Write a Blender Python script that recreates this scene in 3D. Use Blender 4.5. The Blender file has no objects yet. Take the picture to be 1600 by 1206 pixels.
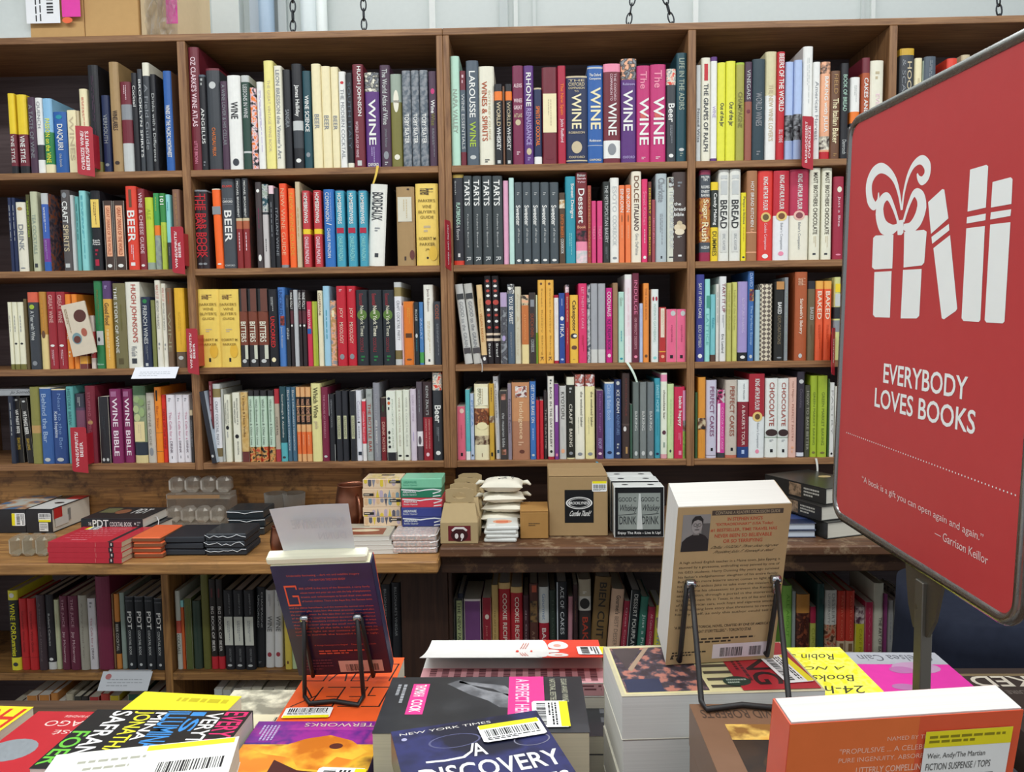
import bpy, math, random, hashlib
from mathutils import Vector, Matrix, Euler

# ------------------------------------------------------------------ camera, world, lights, exposure
scn = bpy.context.scene
COL = scn.collection
FPX, CXP, CYP = 1250.0, 800.0, 603.0                      # focal length and centre, in pixels of 1600x1206
CAM_POS = Vector((0.0, -2.4, 1.55))
YAW, PITCH, ROLL = -0.025533, 0.078114, -0.012937


def cam_axes():
    cp, sp = math.cos(PITCH), math.sin(PITCH)
    fw = Vector((math.sin(YAW) * cp, math.cos(YAW) * cp, -sp))
    r0 = Vector((math.cos(YAW), -math.sin(YAW), 0))
    u0 = r0.cross(fw)
    c, s = math.cos(ROLL), math.sin(ROLL)
    return c * r0 + s * u0, -s * r0 + c * u0, fw


RIGHT, UPV, FWD = cam_axes()
cam = bpy.data.cameras.new('camera')
cam.lens = 36.0 * FPX / 1600.0
cam.sensor_width = 36.0
cam.clip_start = 0.05
cam_o = bpy.data.objects.new('camera', cam)
COL.objects.link(cam_o)
m3 = Matrix((RIGHT, UPV, -FWD)).transposed()
cam_o.matrix_world = Matrix.Translation(CAM_POS) @ m3.to_4x4()
scn.camera = cam_o

world = bpy.data.worlds.new('world')
scn.world = world
world.use_nodes = True
wb = world.node_tree.nodes['Background']
wb.inputs[0].default_value = (0.86, 0.93, 1.0, 1)
wb.inputs[1].default_value = 0.62


def area(name, loc, sx, sy, power, color=(0.96, 0.99, 1.0), rot=(0, 0, 0)):
    l = bpy.data.lights.new(name, 'AREA')
    l.shape = 'RECTANGLE'
    l.size, l.size_y, l.energy, l.color = sx, sy, power, color
    o = bpy.data.objects.new(name, l)
    COL.objects.link(o)
    o.location, o.rotation_euler = loc, rot
    return o


area('ceiling_tube_light', (-1.0, -1.25, 3.10), 1.9, 0.25, 26)
area('ceiling_tube_light', (1.2, -1.25, 3.10), 1.9, 0.25, 26)
area('ceiling_tube_light', (-1.0, -2.9, 3.25), 1.9, 0.25, 22)
area('ceiling_tube_light', (1.2, -2.9, 3.25), 1.9, 0.25, 22)
area('ceiling_tube_light', (0.0, 0.30, 3.45), 3.6, 0.20, 20)

scn.view_settings.view_transform = 'Standard'
scn.view_settings.look = 'None'
scn.view_settings.exposure = 0.20
scn.view_settings.gamma = 1.0
scn.view_settings.use_curve_mapping = False


def ray(px, py):
    return FWD + (px - CXP) / FPX * RIGHT - (py - CYP) / FPX * UPV


def atY(px, py, Y=0.0):
    d = ray(px, py)
    return CAM_POS + d * ((Y - CAM_POS.y) / d.y)


def atZ(px, py, Z):
    d = ray(px, py)
    return CAM_POS + d * ((Z - CAM_POS.z) / d.z)


# ------------------------------------------------------------------ materials
PAL = {
    'k': ('black', '1b1b20'), 'ch': ('charcoal', '3a3e43'), 'sl': ('slate', '515d68'), 'gy': ('grey', '8b8f93'),
    'lg': ('pale grey', 'c6c9c6'), 'w': ('white', 'ecece6'), 'iv': ('ivory', 'e9e5d0'), 'cr': ('cream', 'f0e4b8'),
    'be': ('beige', 'cbbb98'), 'tn': ('tan', 'b58d57'), 'br': ('brown', '6d4a33'), 'db': ('dark brown', '3f302b'),
    'ma': ('maroon', '722431'), 'bu': ('burgundy', '7a2448'), 'cm': ('crimson', 'b01f3c'), 'rd': ('red', 'c4202b'),
    'sc': ('scarlet', 'e2432e'), 'or': ('orange', 'f07c26'), 'am': ('amber', 'e5a53c'), 'yl': ('yellow', 'f0d02c'),
    'go': ('golden yellow', 'f1d067'), 'py': ('pale yellow', 'efe58e'), 'le': ('lemon', 'e6e544'), 'gn': ('green', '2d8348'),
    'dg': ('dark green', '27463a'), 'ol': ('olive', '7a7538'), 'lm': ('lime', 'a8c23c'), 'mt': ('mint', 'b9dfc9'),
    'tl': ('teal', '2793a4'), 'aq': ('aqua', '8ed3d0'), 'sb': ('sky blue', '8dc0e2'), 'bl': ('blue', '2b5fa6'),
    'co': ('cornflower blue', '6f97cf'), 'nv': ('navy', '202c50'), 'pb': ('pale blue', 'b0c4e8'), 'pu': ('purple', '5b2f78'),
    'pl': ('plum', '4c3347'), 'lv': ('lavender', 'b2a2d0'), 'pk': ('pink', 'ee90aa'), 'hp': ('hot pink', 'dd3a7c'),
    'mg': ('magenta', 'c43072'), 'pp': ('pale pink', 'efd0d6'), 'sa': ('sage', '9aa898'), 'ru': ('rust', 'b0532c'),
    'pe': ('peach', 'eeb08a'), 'dt': ('dark teal', '1f4a54'), 'mu': ('mustard', 'cfa62e'), 'kr': ('kraft brown', 'a8895c'),
}


def lin(h):
    out = []
    for i in (0, 2, 4):
        c = int(h[i:i + 2], 16) / 255.0
        out.append(c / 12.92 if c <= 0.04045 else ((c + 0.055) / 1.055) ** 2.4)
    return tuple(out) + (1.0,)


_M = {}


def new_mat(name):
    m = bpy.data.materials.new(name)
    m.use_nodes = True
    nt = m.node_tree
    return m, nt, nt.nodes['Principled BSDF']


def hexof(code):
    return PAL[code][1] if code in PAL else code


def paint(code, rough=0.42, spec=0.4, metal=0.0, var=0.10):
    """Printed card, paper, cloth or paint in one colour with a little wear."""
    key = ('paint', code, rough, spec, metal, var)
    if key in _M:
        return _M[key]
    m, nt, b = new_mat('paint_' + (PAL[code][0].replace(' ', '_') if code in PAL else code))
    n = nt.nodes.new('ShaderNodeTexNoise')
    n.inputs['Scale'].default_value = 55
    n.inputs['Detail'].default_value = 3
    tc = nt.nodes.new('ShaderNodeTexCoord')
    nt.links.new(tc.outputs['Object'], n.inputs['Vector'])
    mx = nt.nodes.new('ShaderNodeMix')
    mx.data_type = 'RGBA'
    c = lin(hexof(code))
    mx.inputs[6].default_value = tuple(x * (1 - var) for x in c[:3]) + (1,)
    mx.inputs[7].default_value = tuple(min(1, x * (1 + var * 0.6) + 0.004) for x in c[:3]) + (1,)
    nt.links.new(n.outputs['Fac'], mx.inputs[0])
    nt.links.new(mx.outputs[2], b.inputs['Base Color'])
    b.inputs['Roughness'].default_value = rough
    b.inputs['Specular IOR Level'].default_value = spec
    b.inputs['Metallic'].default_value = metal
    _M[key] = m
    return m


def photo(c1, c2, c3=None, scale=70.0, kind='noise'):
    """A printed picture: blotches of two or three colours."""
    key = ('photo', c1, c2, c3, scale, kind)
    if key in _M:
        return _M[key]
    m, nt, b = new_mat('printed_picture')
    tc = nt.nodes.new('ShaderNodeTexCoord')
    if kind == 'noise':
        n = nt.nodes.new('ShaderNodeTexNoise')
        n.inputs['Detail'].default_value = 4
        out = n.outputs['Fac']
    else:
        n = nt.nodes.new('ShaderNodeTexVoronoi')
        out = n.outputs['Distance']
    n.inputs['Scale'].default_value = scale
    nt.links.new(tc.outputs['Object'], n.inputs['Vector'])
    r = nt.nodes.new('ShaderNodeValToRGB')
    e = r.color_ramp.elements
    e[0].position, e[0].color = 0.40, lin(hexof(c1))
    e[1].position, e[1].color = 0.60, lin(hexof(c2))
    if c3:
        x = e.new(0.5)
        x.color = lin(hexof(c3))
    nt.links.new(out, r.inputs[0])
    nt.links.new(r.outputs[0], b.inputs['Base Color'])
    b.inputs['Roughness'].default_value = 0.35
    _M[key] = m
    return m


def lattice(c1, c2, scale):
    key = ('lattice', c1, c2, scale)
    if key in _M:
        return _M[key]
    m, nt, b = new_mat('diamond_lattice')
    tc = nt.nodes.new('ShaderNodeTexCoord')
    mp = nt.nodes.new('ShaderNodeMapping')
    mp.inputs['Rotation'].default_value = (0, math.radians(45), 0)
    w1 = nt.nodes.new('ShaderNodeTexChecker')
    w1.inputs['Scale'].default_value = scale
    w1.inputs['Color1'].default_value = lin(hexof(c1))
    w1.inputs['Color2'].default_value = lin(hexof(c2))
    nt.links.new(tc.outputs['Object'], mp.inputs['Vector'])
    nt.links.new(mp.outputs[0], w1.inputs['Vector'])
    nt.links.new(w1.outputs[0], b.inputs['Base Color'])
    b.inputs['Roughness'].default_value = 0.6
    _M[key] = m
    return m


def paper(tone='ded9cb', stripes='z'):
    """The cut edges of a block of pages."""
    key = ('paper', tone, stripes)
    if key in _M:
        return _M[key]
    m, nt, b = new_mat('page_edges')
    tc = nt.nodes.new('ShaderNodeTexCoord')
    mp = nt.nodes.new('ShaderNodeMapping')
    mp.inputs['Scale'].default_value = {'x': (900, 4, 4), 'z': (4, 4, 900), 'y': (4, 900, 4)}[stripes]
    n = nt.nodes.new('ShaderNodeTexNoise')
    n.inputs['Scale'].default_value = 1.0
    n.inputs['Detail'].default_value = 2
    nt.links.new(tc.outputs['Object'], mp.inputs['Vector'])
    nt.links.new(mp.outputs[0], n.inputs['Vector'])
    mx = nt.nodes.new('ShaderNodeMix')
    mx.data_type = 'RGBA'
    c = lin(tone)
    mx.inputs[6].default_value = tuple(x * 0.84 for x in c[:3]) + (1,)
    mx.inputs[7].default_value = tuple(min(1, x * 1.05) for x in c[:3]) + (1,)
    nt.links.new(n.outputs['Fac'], mx.inputs[0])
    nt.links.new(mx.outputs[2], b.inputs['Base Color'])
    b.inputs['Roughness'].default_value = 0.85
    b.inputs['Specular IOR Level'].default_value = 0.1
    _M[key] = m
    return m


def wood(name, dark, light, axis='x', rough=0.5, scale=1.0, worn=None, spec=0.35):
    key = ('wood', name, axis)
    if key in _M:
        return _M[key]
    m, nt, b = new_mat('wood_' + name)
    tc = nt.nodes.new('ShaderNodeTexCoord')
    mp = nt.nodes.new('ShaderNodeMapping')
    s = {'x': (2.2, 38, 38), 'y': (38, 2.2, 38), 'z': (38, 38, 2.2)}[axis]
    mp.inputs['Scale'].default_value = tuple(v * scale for v in s)
    n = nt.nodes.new('ShaderNodeTexNoise')
    n.inputs['Scale'].default_value = 1.6
    n.inputs['Detail'].default_value = 6
    n.inputs['Roughness'].default_value = 0.62
    n.inputs['Distortion'].default_value = 0.8
    nt.links.new(tc.outputs['Object'], mp.inputs['Vector'])
    nt.links.new(mp.outputs[0], n.inputs['Vector'])
    r = nt.nodes.new('ShaderNodeValToRGB')
    e = r.color_ramp.elements
    e[0].position, e[0].color = 0.32, lin(dark)
    e[1].position, e[1].color = 0.68, lin(light)
    nt.links.new(n.outputs['Fac'], r.inputs[0])
    col = r.outputs[0]
    if worn:
        n2 = nt.nodes.new('ShaderNodeTexNoise')
        n2.inputs['Scale'].default_value = 14
        n2.inputs['Detail'].default_value = 8
        n2.inputs['Roughness'].default_value = 0.7
        nt.links.new(tc.outputs['Object'], n2.inputs['Vector'])
        r2 = nt.nodes.new('ShaderNodeValToRGB')
        r2.color_ramp.elements[0].position = 0.52
        r2.color_ramp.elements[1].position = 0.66
        nt.links.new(n2.outputs['Fac'], r2.inputs[0])
        mx = nt.nodes.new('ShaderNodeMix')
        mx.data_type = 'RGBA'
        mx.inputs[7].default_value = lin(worn)
        nt.links.new(r2.outputs[0], mx.inputs[0])
        nt.links.new(col, mx.inputs[6])
        col = mx.outputs[2]
    nt.links.new(col, b.inputs['Base Color'])
    bp = nt.nodes.new('ShaderNodeBump')
    bp.inputs['Strength'].default_value = 0.12
    bp.inputs['Distance'].default_value = 0.002
    nt.links.new(n.outputs['Fac'], bp.inputs['Height'])
    nt.links.new(bp.outputs[0], b.inputs['Normal'])
    b.inputs['Roughness'].default_value = rough
    b.inputs['Specular IOR Level'].default_value = spec
    _M[key] = m
    return m


def metal(name, hexc, rough=0.3, met=1.0):
    key = ('metal', name)
    if key in _M:
        return _M[key]
    m, nt, b = new_mat(name)
    n = nt.nodes.new('ShaderNodeTexNoise')
    n.inputs['Scale'].default_value = 30
    mr = nt.nodes.new('ShaderNodeMapRange')
    mr.inputs['To Min'].default_value = max(0.05, rough - 0.1)
    mr.inputs['To Max'].default_value = rough + 0.1
    nt.links.new(n.outputs['Fac'], mr.inputs['Value'])
    nt.links.new(mr.outputs[0], b.inputs['Roughness'])
    b.inputs['Base Color'].default_value = lin(hexc)
    b.inputs['Metallic'].default_value = met
    _M[key] = m
    return m


def clear_plastic(name='clear_plastic', tint='f4f4f0', rough=0.08, body=0.03):
    """Thin clear plastic: mostly see-through, a milky trace and a bright gloss."""
    key = ('clear', name)
    if key in _M:
        return _M[key]
    m, nt, b = new_mat(name)
    b.inputs['Base Color'].default_value = lin(tint)
    b.inputs['Roughness'].default_value = rough
    b.inputs['Specular IOR Level'].default_value = 0.8
    tr = nt.nodes.new('ShaderNodeBsdfTransparent')
    tr.inputs[0].default_value = (0.90, 0.88, 0.85, 1)
    n = nt.nodes.new('ShaderNodeTexNoise')
    n.inputs['Scale'].default_value = 90
    fr = nt.nodes.new('ShaderNodeFresnel')
    fr.inputs['IOR'].default_value = 1.5
    bp = nt.nodes.new('ShaderNodeBump')
    bp.inputs['Strength'].default_value = 0.5
    bp.inputs['Distance'].default_value = 0.004
    nt.links.new(n.outputs['Fac'], bp.inputs['Height'])
    for q in (b, fr):
        nt.links.new(bp.outputs[0], q.inputs['Normal'])
    ad = nt.nodes.new('ShaderNodeMath')
    ad.operation = 'MULTIPLY_ADD'
    ad.inputs[1].default_value = 0.9
    ad.inputs[2].default_value = body
    ad.use_clamp = True
    nt.links.new(fr.outputs[0], ad.inputs[0])
    mx = nt.nodes.new('ShaderNodeMixShader')
    nt.links.new(ad.outputs[0], mx.inputs[0])
    nt.links.new(tr.outputs[0], mx.inputs[1])
    nt.links.new(b.outputs[0], mx.inputs[2])
    out = [q for q in nt.nodes if q.type == 'OUTPUT_MATERIAL'][0]
    nt.links.new(mx.outputs[0], out.inputs['Surface'])
    _M[key] = m
    return m


# ------------------------------------------------------------------ mesh helpers
class MB:
    """Collects vertices and faces with materials; build() links them as ONE mesh object."""

    def __init__(s):
        s.v, s.f, s.m, s.mats = [], [], [], []

    def mi(s, mat):
        if mat not in s.mats:
            s.mats.append(mat)
        return s.mats.index(mat)

    def add(s, verts, faces, mat):
        o = len(s.v)
        s.v += [tuple(p) for p in verts]
        k = s.mi(mat)
        for f in faces:
            s.f.append(tuple(i + o for i in f))
            s.m.append(k)

    def box(s, x0, x1, y0, y1, z0, z1, mat, M=None):
        vs = [Vector((x, y, z)) for z in (z0, z1) for y in (y0, y1) for x in (x0, x1)]
        if M is not None:
            vs = [M @ p for p in vs]
        s.add(vs, [(0, 2, 3, 1), (4, 5, 7, 6), (0, 1, 5, 4), (2, 6, 7, 3), (0, 4, 6, 2), (1, 3, 7, 5)], mat)

    def rbox(s, x0, x1, y0, y1, z0, z1, r, mat, M=None):
        """Box with chamfered edges."""
        vs = []
        r = min(r, (x1 - x0) * .45, (y1 - y0) * .45, (z1 - z0) * .45)
        X, Y, Z = (x0, x1), (y0, y1), (z0, z1)
        idx = {}
        for i in (0, 1):
            for j in (0, 1):
                for k in (0, 1):
                    sx, sy, sz = (r if i == 0 else -r), (r if j == 0 else -r), (r if k == 0 else -r)
                    for a, p in (('x', (X[i], Y[j] + sy, Z[k] + sz)), ('y', (X[i] + sx, Y[j], Z[k] + sz)), ('z', (X[i] + sx, Y[j] + sy, Z[k]))):
                        idx[(i, j, k, a)] = len(vs)
                        vs.append(Vector(p))
        F = []
        for i in (0, 1):
            q = [idx[(i, j, k, 'x')] for j, k in ((0, 0), (1, 0), (1, 1), (0, 1))]
            F.append(q if i else q[::-1])
            q = [idx[(j, i, k, 'y')] for j, k in ((0, 0), (1, 0), (1, 1), (0, 1))]
            F.append(q[::-1] if i else q)
            q = [idx[(j, k, i, 'z')] for j, k in ((0, 0), (1, 0), (1, 1), (0, 1))]
            F.append(q if i else q[::-1])
        for j in (0, 1):
            for k in (0, 1):
                F.append([idx[(0, j, k, 'y')], idx[(1, j, k, 'y')], idx[(1, j, k, 'z')], idx[(0, j, k, 'z')]])
                F.append([idx[(j, 0, k, 'x')], idx[(j, 1, k, 'x')], idx[(j, 1, k, 'z')], idx[(j, 0, k, 'z')]])
                F.append([idx[(j, k, 0, 'x')], idx[(j, k, 1, 'x')], idx[(j, k, 1, 'y')], idx[(j, k, 0, 'y')]])
        for i in (0, 1):
            for j in (0, 1):
                for k in (0, 1):
                    F.append([idx[(i, j, k, 'x')], idx[(i, j, k, 'y')], idx[(i, j, k, 'z')]])
        if M is not None:
            vs = [M @ p for p in vs]
        s.add(vs, F, mat)

    def tube(s, pts, r, mat, n=8, closed=False):
        pts = [Vector(p) for p in pts]
        N = len(pts)
        rs = r if isinstance(r, (list, tuple)) else [r] * N
        ring = []
        prev = None
        for i, p in enumerate(pts):
            a = pts[(i - 1) % N] if (closed or i > 0) else p
            b = pts[(i + 1) % N] if (closed or i < N - 1) else p
            t = (b - a).normalized()
            if prev is None:
                up = Vector((0, 0, 1)) if abs(t.z) < 0.9 else Vector((1, 0, 0))
                u = t.cross(up).normalized()
            else:
                u = (prev - t * prev.dot(t)).normalized()
            prev = u
            w = t.cross(u)
            ring.append([p + (u * math.cos(2 * math.pi * k / n) + w * math.sin(2 * math.pi * k / n)) * rs[i] for k in range(n)])
        vs = [q for rr in ring for q in rr]
        F = []
        for i in range(N if closed else N - 1):
            j = (i + 1) % N
            for k in range(n):
                F.append((i * n + k, i * n + (k + 1) % n, j * n + (k + 1) % n, j * n + k))
        if not closed:
            F.append(tuple(range(n))[::-1])
            F.append(tuple((N - 1) * n + k for k in range(n)))
        s.add(vs, F, mat)

    def lathe(s, prof, mat, n=28, centre=(0, 0, 0), sx=1, sy=1):
        vs, F = [], []
        c = Vector(centre)
        for r, z in prof:
            for k in range(n):
                a = 2 * math.pi * k / n
                vs.append(c + Vector((r * sx * math.cos(a), r * sy * math.sin(a), z)))
        for i in range(len(prof) - 1):
            for k in range(n):
                F.append((i * n + k, i * n + (k + 1) % n, (i + 1) * n + (k + 1) % n, (i + 1) * n + k))
        s.add(vs, F, mat)

    def poly_prism(s, pts, z0, z1, mat, M=None):
        n = len(pts)
        vs = [Vector((x, y, z0)) for x, y in pts] + [Vector((x, y, z1)) for x, y in pts]
        if M is not None:
            vs = [M @ p for p in vs]
        F = [tuple(range(n))[::-1], tuple(range(n, 2 * n))]
        F += [(i, (i + 1) % n, n + (i + 1) % n, n + i) for i in range(n)]
        s.add(vs, F, mat)

    def build(s, name, parent=None, smooth=False, loc=None, rot=None):
        me = bpy.data.meshes.new(name)
        me.from_pydata(s.v, [], s.f)
        for m in s.mats:
            me.materials.append(m)
        me.polygons.foreach_set('material_index', s.m)
        if smooth:
            me.polygons.foreach_set('use_smooth', [True] * len(s.f))
        me.update()
        o = bpy.data.objects.new(name, me)
        COL.objects.link(o)
        if parent is not None:
            o.parent = parent
        if loc is not None:
            o.location = loc
        if rot is not None:
            o.rotation_euler = rot
        return o


def tag(o, label, cat, group=None):
    o['label'], o['category'] = label, cat
    if group:
        o['group'] = group
    return o


def struct(o):
    o['kind'] = 'structure'
    return o


def empty(name, loc=(0, 0, 0), rz=0.0):
    o = bpy.data.objects.new(name, None)
    o.empty_display_size = 0.02
    COL.objects.link(o)
    o.location = loc
    o.rotation_euler = (0, 0, rz)
    return o


# ------------------------------------------------------------------ lettering
_T = {}


def glyphs(text, bold):
    """Filled letter outlines, scaled so the word fills the unit square."""
    key = (text, bold)
    if key in _T:
        return _T[key]
    cu = bpy.data.curves.new('lettering', 'FONT')
    cu.body = text
    cu.resolution_u = 3
    cu.offset = 0.014 if bold else 0.0
    ob = bpy.data.objects.new('lettering', cu)
    me = ob.to_mesh()
    vs = [(v.co.x, v.co.y) for v in me.vertices]
    fs = [tuple(p.vertices) for p in me.polygons]
    ob.to_mesh_clear()
    bpy.data.objects.remove(ob)
    bpy.data.curves.remove(cu)
    if not vs:
        return None
    x0, x1 = min(v[0] for v in vs), max(v[0] for v in vs)
    y0, y1 = min(v[1] for v in vs), max(v[1] for v in vs)
    vs = [((x - x0) / max(1e-6, x1 - x0), (y - y0) / max(1e-6, y1 - y0)) for x, y in vs]
    _T[key] = (vs, fs, (x1 - x0) / max(1e-6, y1 - y0))
    return _T[key]


class Plane:
    """A flat printed face: origin at its lower corner, unit axes, size; items are laid on it in thin layers."""

    def __init__(s, o, r, u, W, H):
        s.o, s.r, s.u, s.W, s.H = Vector(o), Vector(r).normalized(), Vector(u).normalized(), W, H
        s.n = s.r.cross(s.u).normalized()
        s.mb = MB()
        s.k = 1

    def p(s, u, v, lift=0.0):
        return s.o + s.r * (u * s.W) + s.u * (v * s.H) + s.n * (s.k * 0.00008 + lift)

    def uv(s, px, py):
        d = ray(px, py)
        t = (s.o - CAM_POS).dot(s.n) / d.dot(s.n)
        q = CAM_POS + d * t - s.o
        return q.dot(s.r) / s.W, q.dot(s.u) / s.H

    def poly(s, pts, mat):
        s.mb.add([s.p(u, v) for u, v in pts], [tuple(range(len(pts)))], mat)

    def sticks(s, word, u0, v0, u1, v1, mat, w=0.0022, rot=180, slant=0.15):
        """Capital letters drawn as thin open strokes."""
        S = {'G': [(1, 1, 0, 1), (0, 1, 0, 0), (0, 0, 1, 0), (1, 0, 1, .45), (1, .45, .6, .45)], 'E': [(1, 1, 0, 1), (0, 1, 0, 0), (0, 0, 1, 0), (0, .5, .7, .5)],
             'K': [(0, 0, 0, 1), (1, 1, 0, .45), (.2, .55, 1, 0)], 'L': [(0, 1, 0, 0), (0, 0, 1, 0)], 'O': [(0, 0, 1, 0), (1, 0, 1, 1), (1, 1, 0, 1), (0, 1, 0, 0)], 'V': [(0, 1, .5, 0), (.5, 0, 1, 1)]}
        n = len(word)
        for i, ch in enumerate(word):
            for x0, y0, x1, y1 in S[ch]:
                q = []
                for x, y in ((x0, y0), (x1, y1)):
                    x = (i + .10 + .74 * x + slant * (y - .5)) / n
                    if rot == 180:
                        x, y = 1 - x, 1 - y
                    q.append(Vector(((u0 + x * (u1 - u0)) * s.W, (v0 + y * (v1 - v0)) * s.H)))
                d = (q[1] - q[0]).normalized() * (w / 2)
                nn = Vector((-d.y, d.x))
                c = [q[0] - d - nn, q[1] + d - nn, q[1] + d + nn, q[0] - d + nn]
                s.mb.add([s.p(e.x / s.W, e.y / s.H) for e in c], [(0, 1, 2, 3)], mat)
        s.k += 1

    def rect(s, u0, v0, u1, v1, mat):
        s.poly([(u0, v0), (u1, v0), (u1, v1), (u0, v1)], mat)
        s.k += 1

    def disc(s, cu, cv, ru, rv, mat, n=20):
        s.poly([(cu + ru * math.cos(2 * math.pi * k / n), cv + rv * math.sin(2 * math.pi * k / n)) for k in range(n)], mat)
        s.k += 1

    def ring(s, cu, cv, ru, rv, w, mat, n=28):
        a = [(math.cos(2 * math.pi * k / n), math.sin(2 * math.pi * k / n)) for k in range(n)]
        vs = [s.p(cu + ru * c, cv + rv * d) for c, d in a] + [s.p(cu + ru * (1 - w) * c, cv + rv * (1 - w) * d) for c, d in a]
        s.mb.add(vs, [(i, (i + 1) % n, n + (i + 1) % n, n + i) for i in range(n)], mat)
        s.k += 1

    def text(s, t, u0, v0, u1, v1, mat, rot=0, bold=False, slant=0.0):
        """Letters filling the box; rot 0 upright, 180 upside down, -90 reading downwards, 90 reading upwards."""
        g = glyphs(t, bold)
        if g is None:
            return
        vs, fs, _ = g
        out = []
        for a, b in vs:
            a = a + slant * b * 0.12
            if rot == 0:
                x, y = a, b
            elif rot == 180:
                x, y = 1 - a, 1 - b
            elif rot == -90:
                x, y = b, 1 - a
            else:
                x, y = 1 - b, a
            out.append(s.p(u0 + x * (u1 - u0), v0 + y * (v1 - v0)))
        s.mb.add(out, fs, mat)

    def bars(s, u0, v0, u1, v1, lines, mat, rot=0, seed=1, fill=0.55):
        """Small print too fine to read: rows of word-long dashes."""
        rnd = random.Random(seed)
        for i in range(lines):
            a = 0.0
            end = 1.0 if i < lines - 1 else 0.6
            while a < end:
                w = rnd.uniform(0.05, 0.14)
                b = min(end, a + w)
                c0, c1 = (i + 0.5 - fill / 2) / lines, (i + 0.5 + fill / 2) / lines
                if rot in (0, 180):
                    x0, x1, y0, y1 = a, b, 1 - c1, 1 - c0
                    if rot == 180:
                        x0, x1, y0, y1 = 1 - b, 1 - a, c0, c1
                else:
                    x0, x1, y0, y1 = 1 - c1, 1 - c0, 1 - b, 1 - a
                s.mb.add([s.p(u0 + x * (u1 - u0), v0 + y * (v1 - v0)) for x, y in ((x0, y0), (x1, y0), (x1, y1), (x0, y1))], [(0, 1, 2, 3)], mat)
                a = b + 0.025

    def done(s, name, parent, world=None):
        if not s.mb.f:
            return None
        o = s.mb.build(name, parent)
        return o


def barcode(pl, u0, v0, u1, v1, mat, rot=0, n=22, seed=3):
    rnd = random.Random(seed)
    a = 0.0
    while a < 1.0:
        w = rnd.choice((0.012, 0.02, 0.035))
        b = min(1, a + w)
        if rot in (0, 180):
            pl.mb.add([pl.p(u0 + x * (u1 - u0), v0 + y * (v1 - v0)) for x, y in ((a, 0), (b, 0), (b, 1), (a, 1))], [(0, 1, 2, 3)], mat)
        else:
            pl.mb.add([pl.p(u0 + x * (u1 - u0), v0 + y * (v1 - v0)) for x, y in ((0, a), (1, a), (1, b), (0, b))], [(0, 1, 2, 3)], mat)
        a = b + rnd.choice((0.012, 0.02, 0.03))


def sticker(parent, o, r, u, W, H, stripe='bottom', rot=0, seed=1, stripe_hex='f0e21c', rnd_c=0.06):
    """White price sticker with a barcode, small print and a yellow stripe; o is its lower corner."""
    pl = Plane(o, r, u, W, H)
    pl.k = 3
    wm = paint('eff0ee', 0.5, var=0.02)
    bk = paint('1c1c1e', 0.6)
    c = rnd_c
    pts = [(c, 0), (1 - c, 0), (1, c), (1, 1 - c), (1 - c, 1), (c, 1), (0, 1 - c), (0, c)]
    pl.poly(pts, wm)
    pl.k += 1
    ye = paint(stripe_hex, 0.5, var=0.03)
    if stripe == 'bottom':
        pl.rect(0.02, 0.0, 0.98, 0.24, ye)
        box = (0.08, 0.32, 0.92, 0.92)
    elif stripe == 'top':
        pl.rect(0.02, 0.76, 0.98, 1.0, ye)
        box = (0.08, 0.08, 0.92, 0.68)
    elif stripe == 'right':
        pl.rect(0.76, 0.02, 1.0, 0.98, ye)
        box = (0.06, 0.08, 0.70, 0.92)
    else:
        pl.rect(0.0, 0.02, 0.24, 0.98, ye)
        box = (0.3, 0.08, 0.94, 0.92)
    x0, y0, x1, y1 = box
    if stripe in ('top', 'bottom'):
        barcode(pl, x0, y0 + (y1 - y0) * 0.35, x1, y1, bk, 0, seed=seed)
        pl.bars(x0, y0, x1, y0 + (y1 - y0) * 0.28, 2, bk, 0, seed)
    else:
        barcode(pl, x0 + (x1 - x0) * 0.1, y0, x0 + (x1 - x0) * 0.5, y1, bk, 90, seed=seed)
        pl.bars(x0 + (x1 - x0) * 0.58, y0, x1, y1, 3, bk, -90, seed)
    return pl.done('price_sticker', parent)

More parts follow.
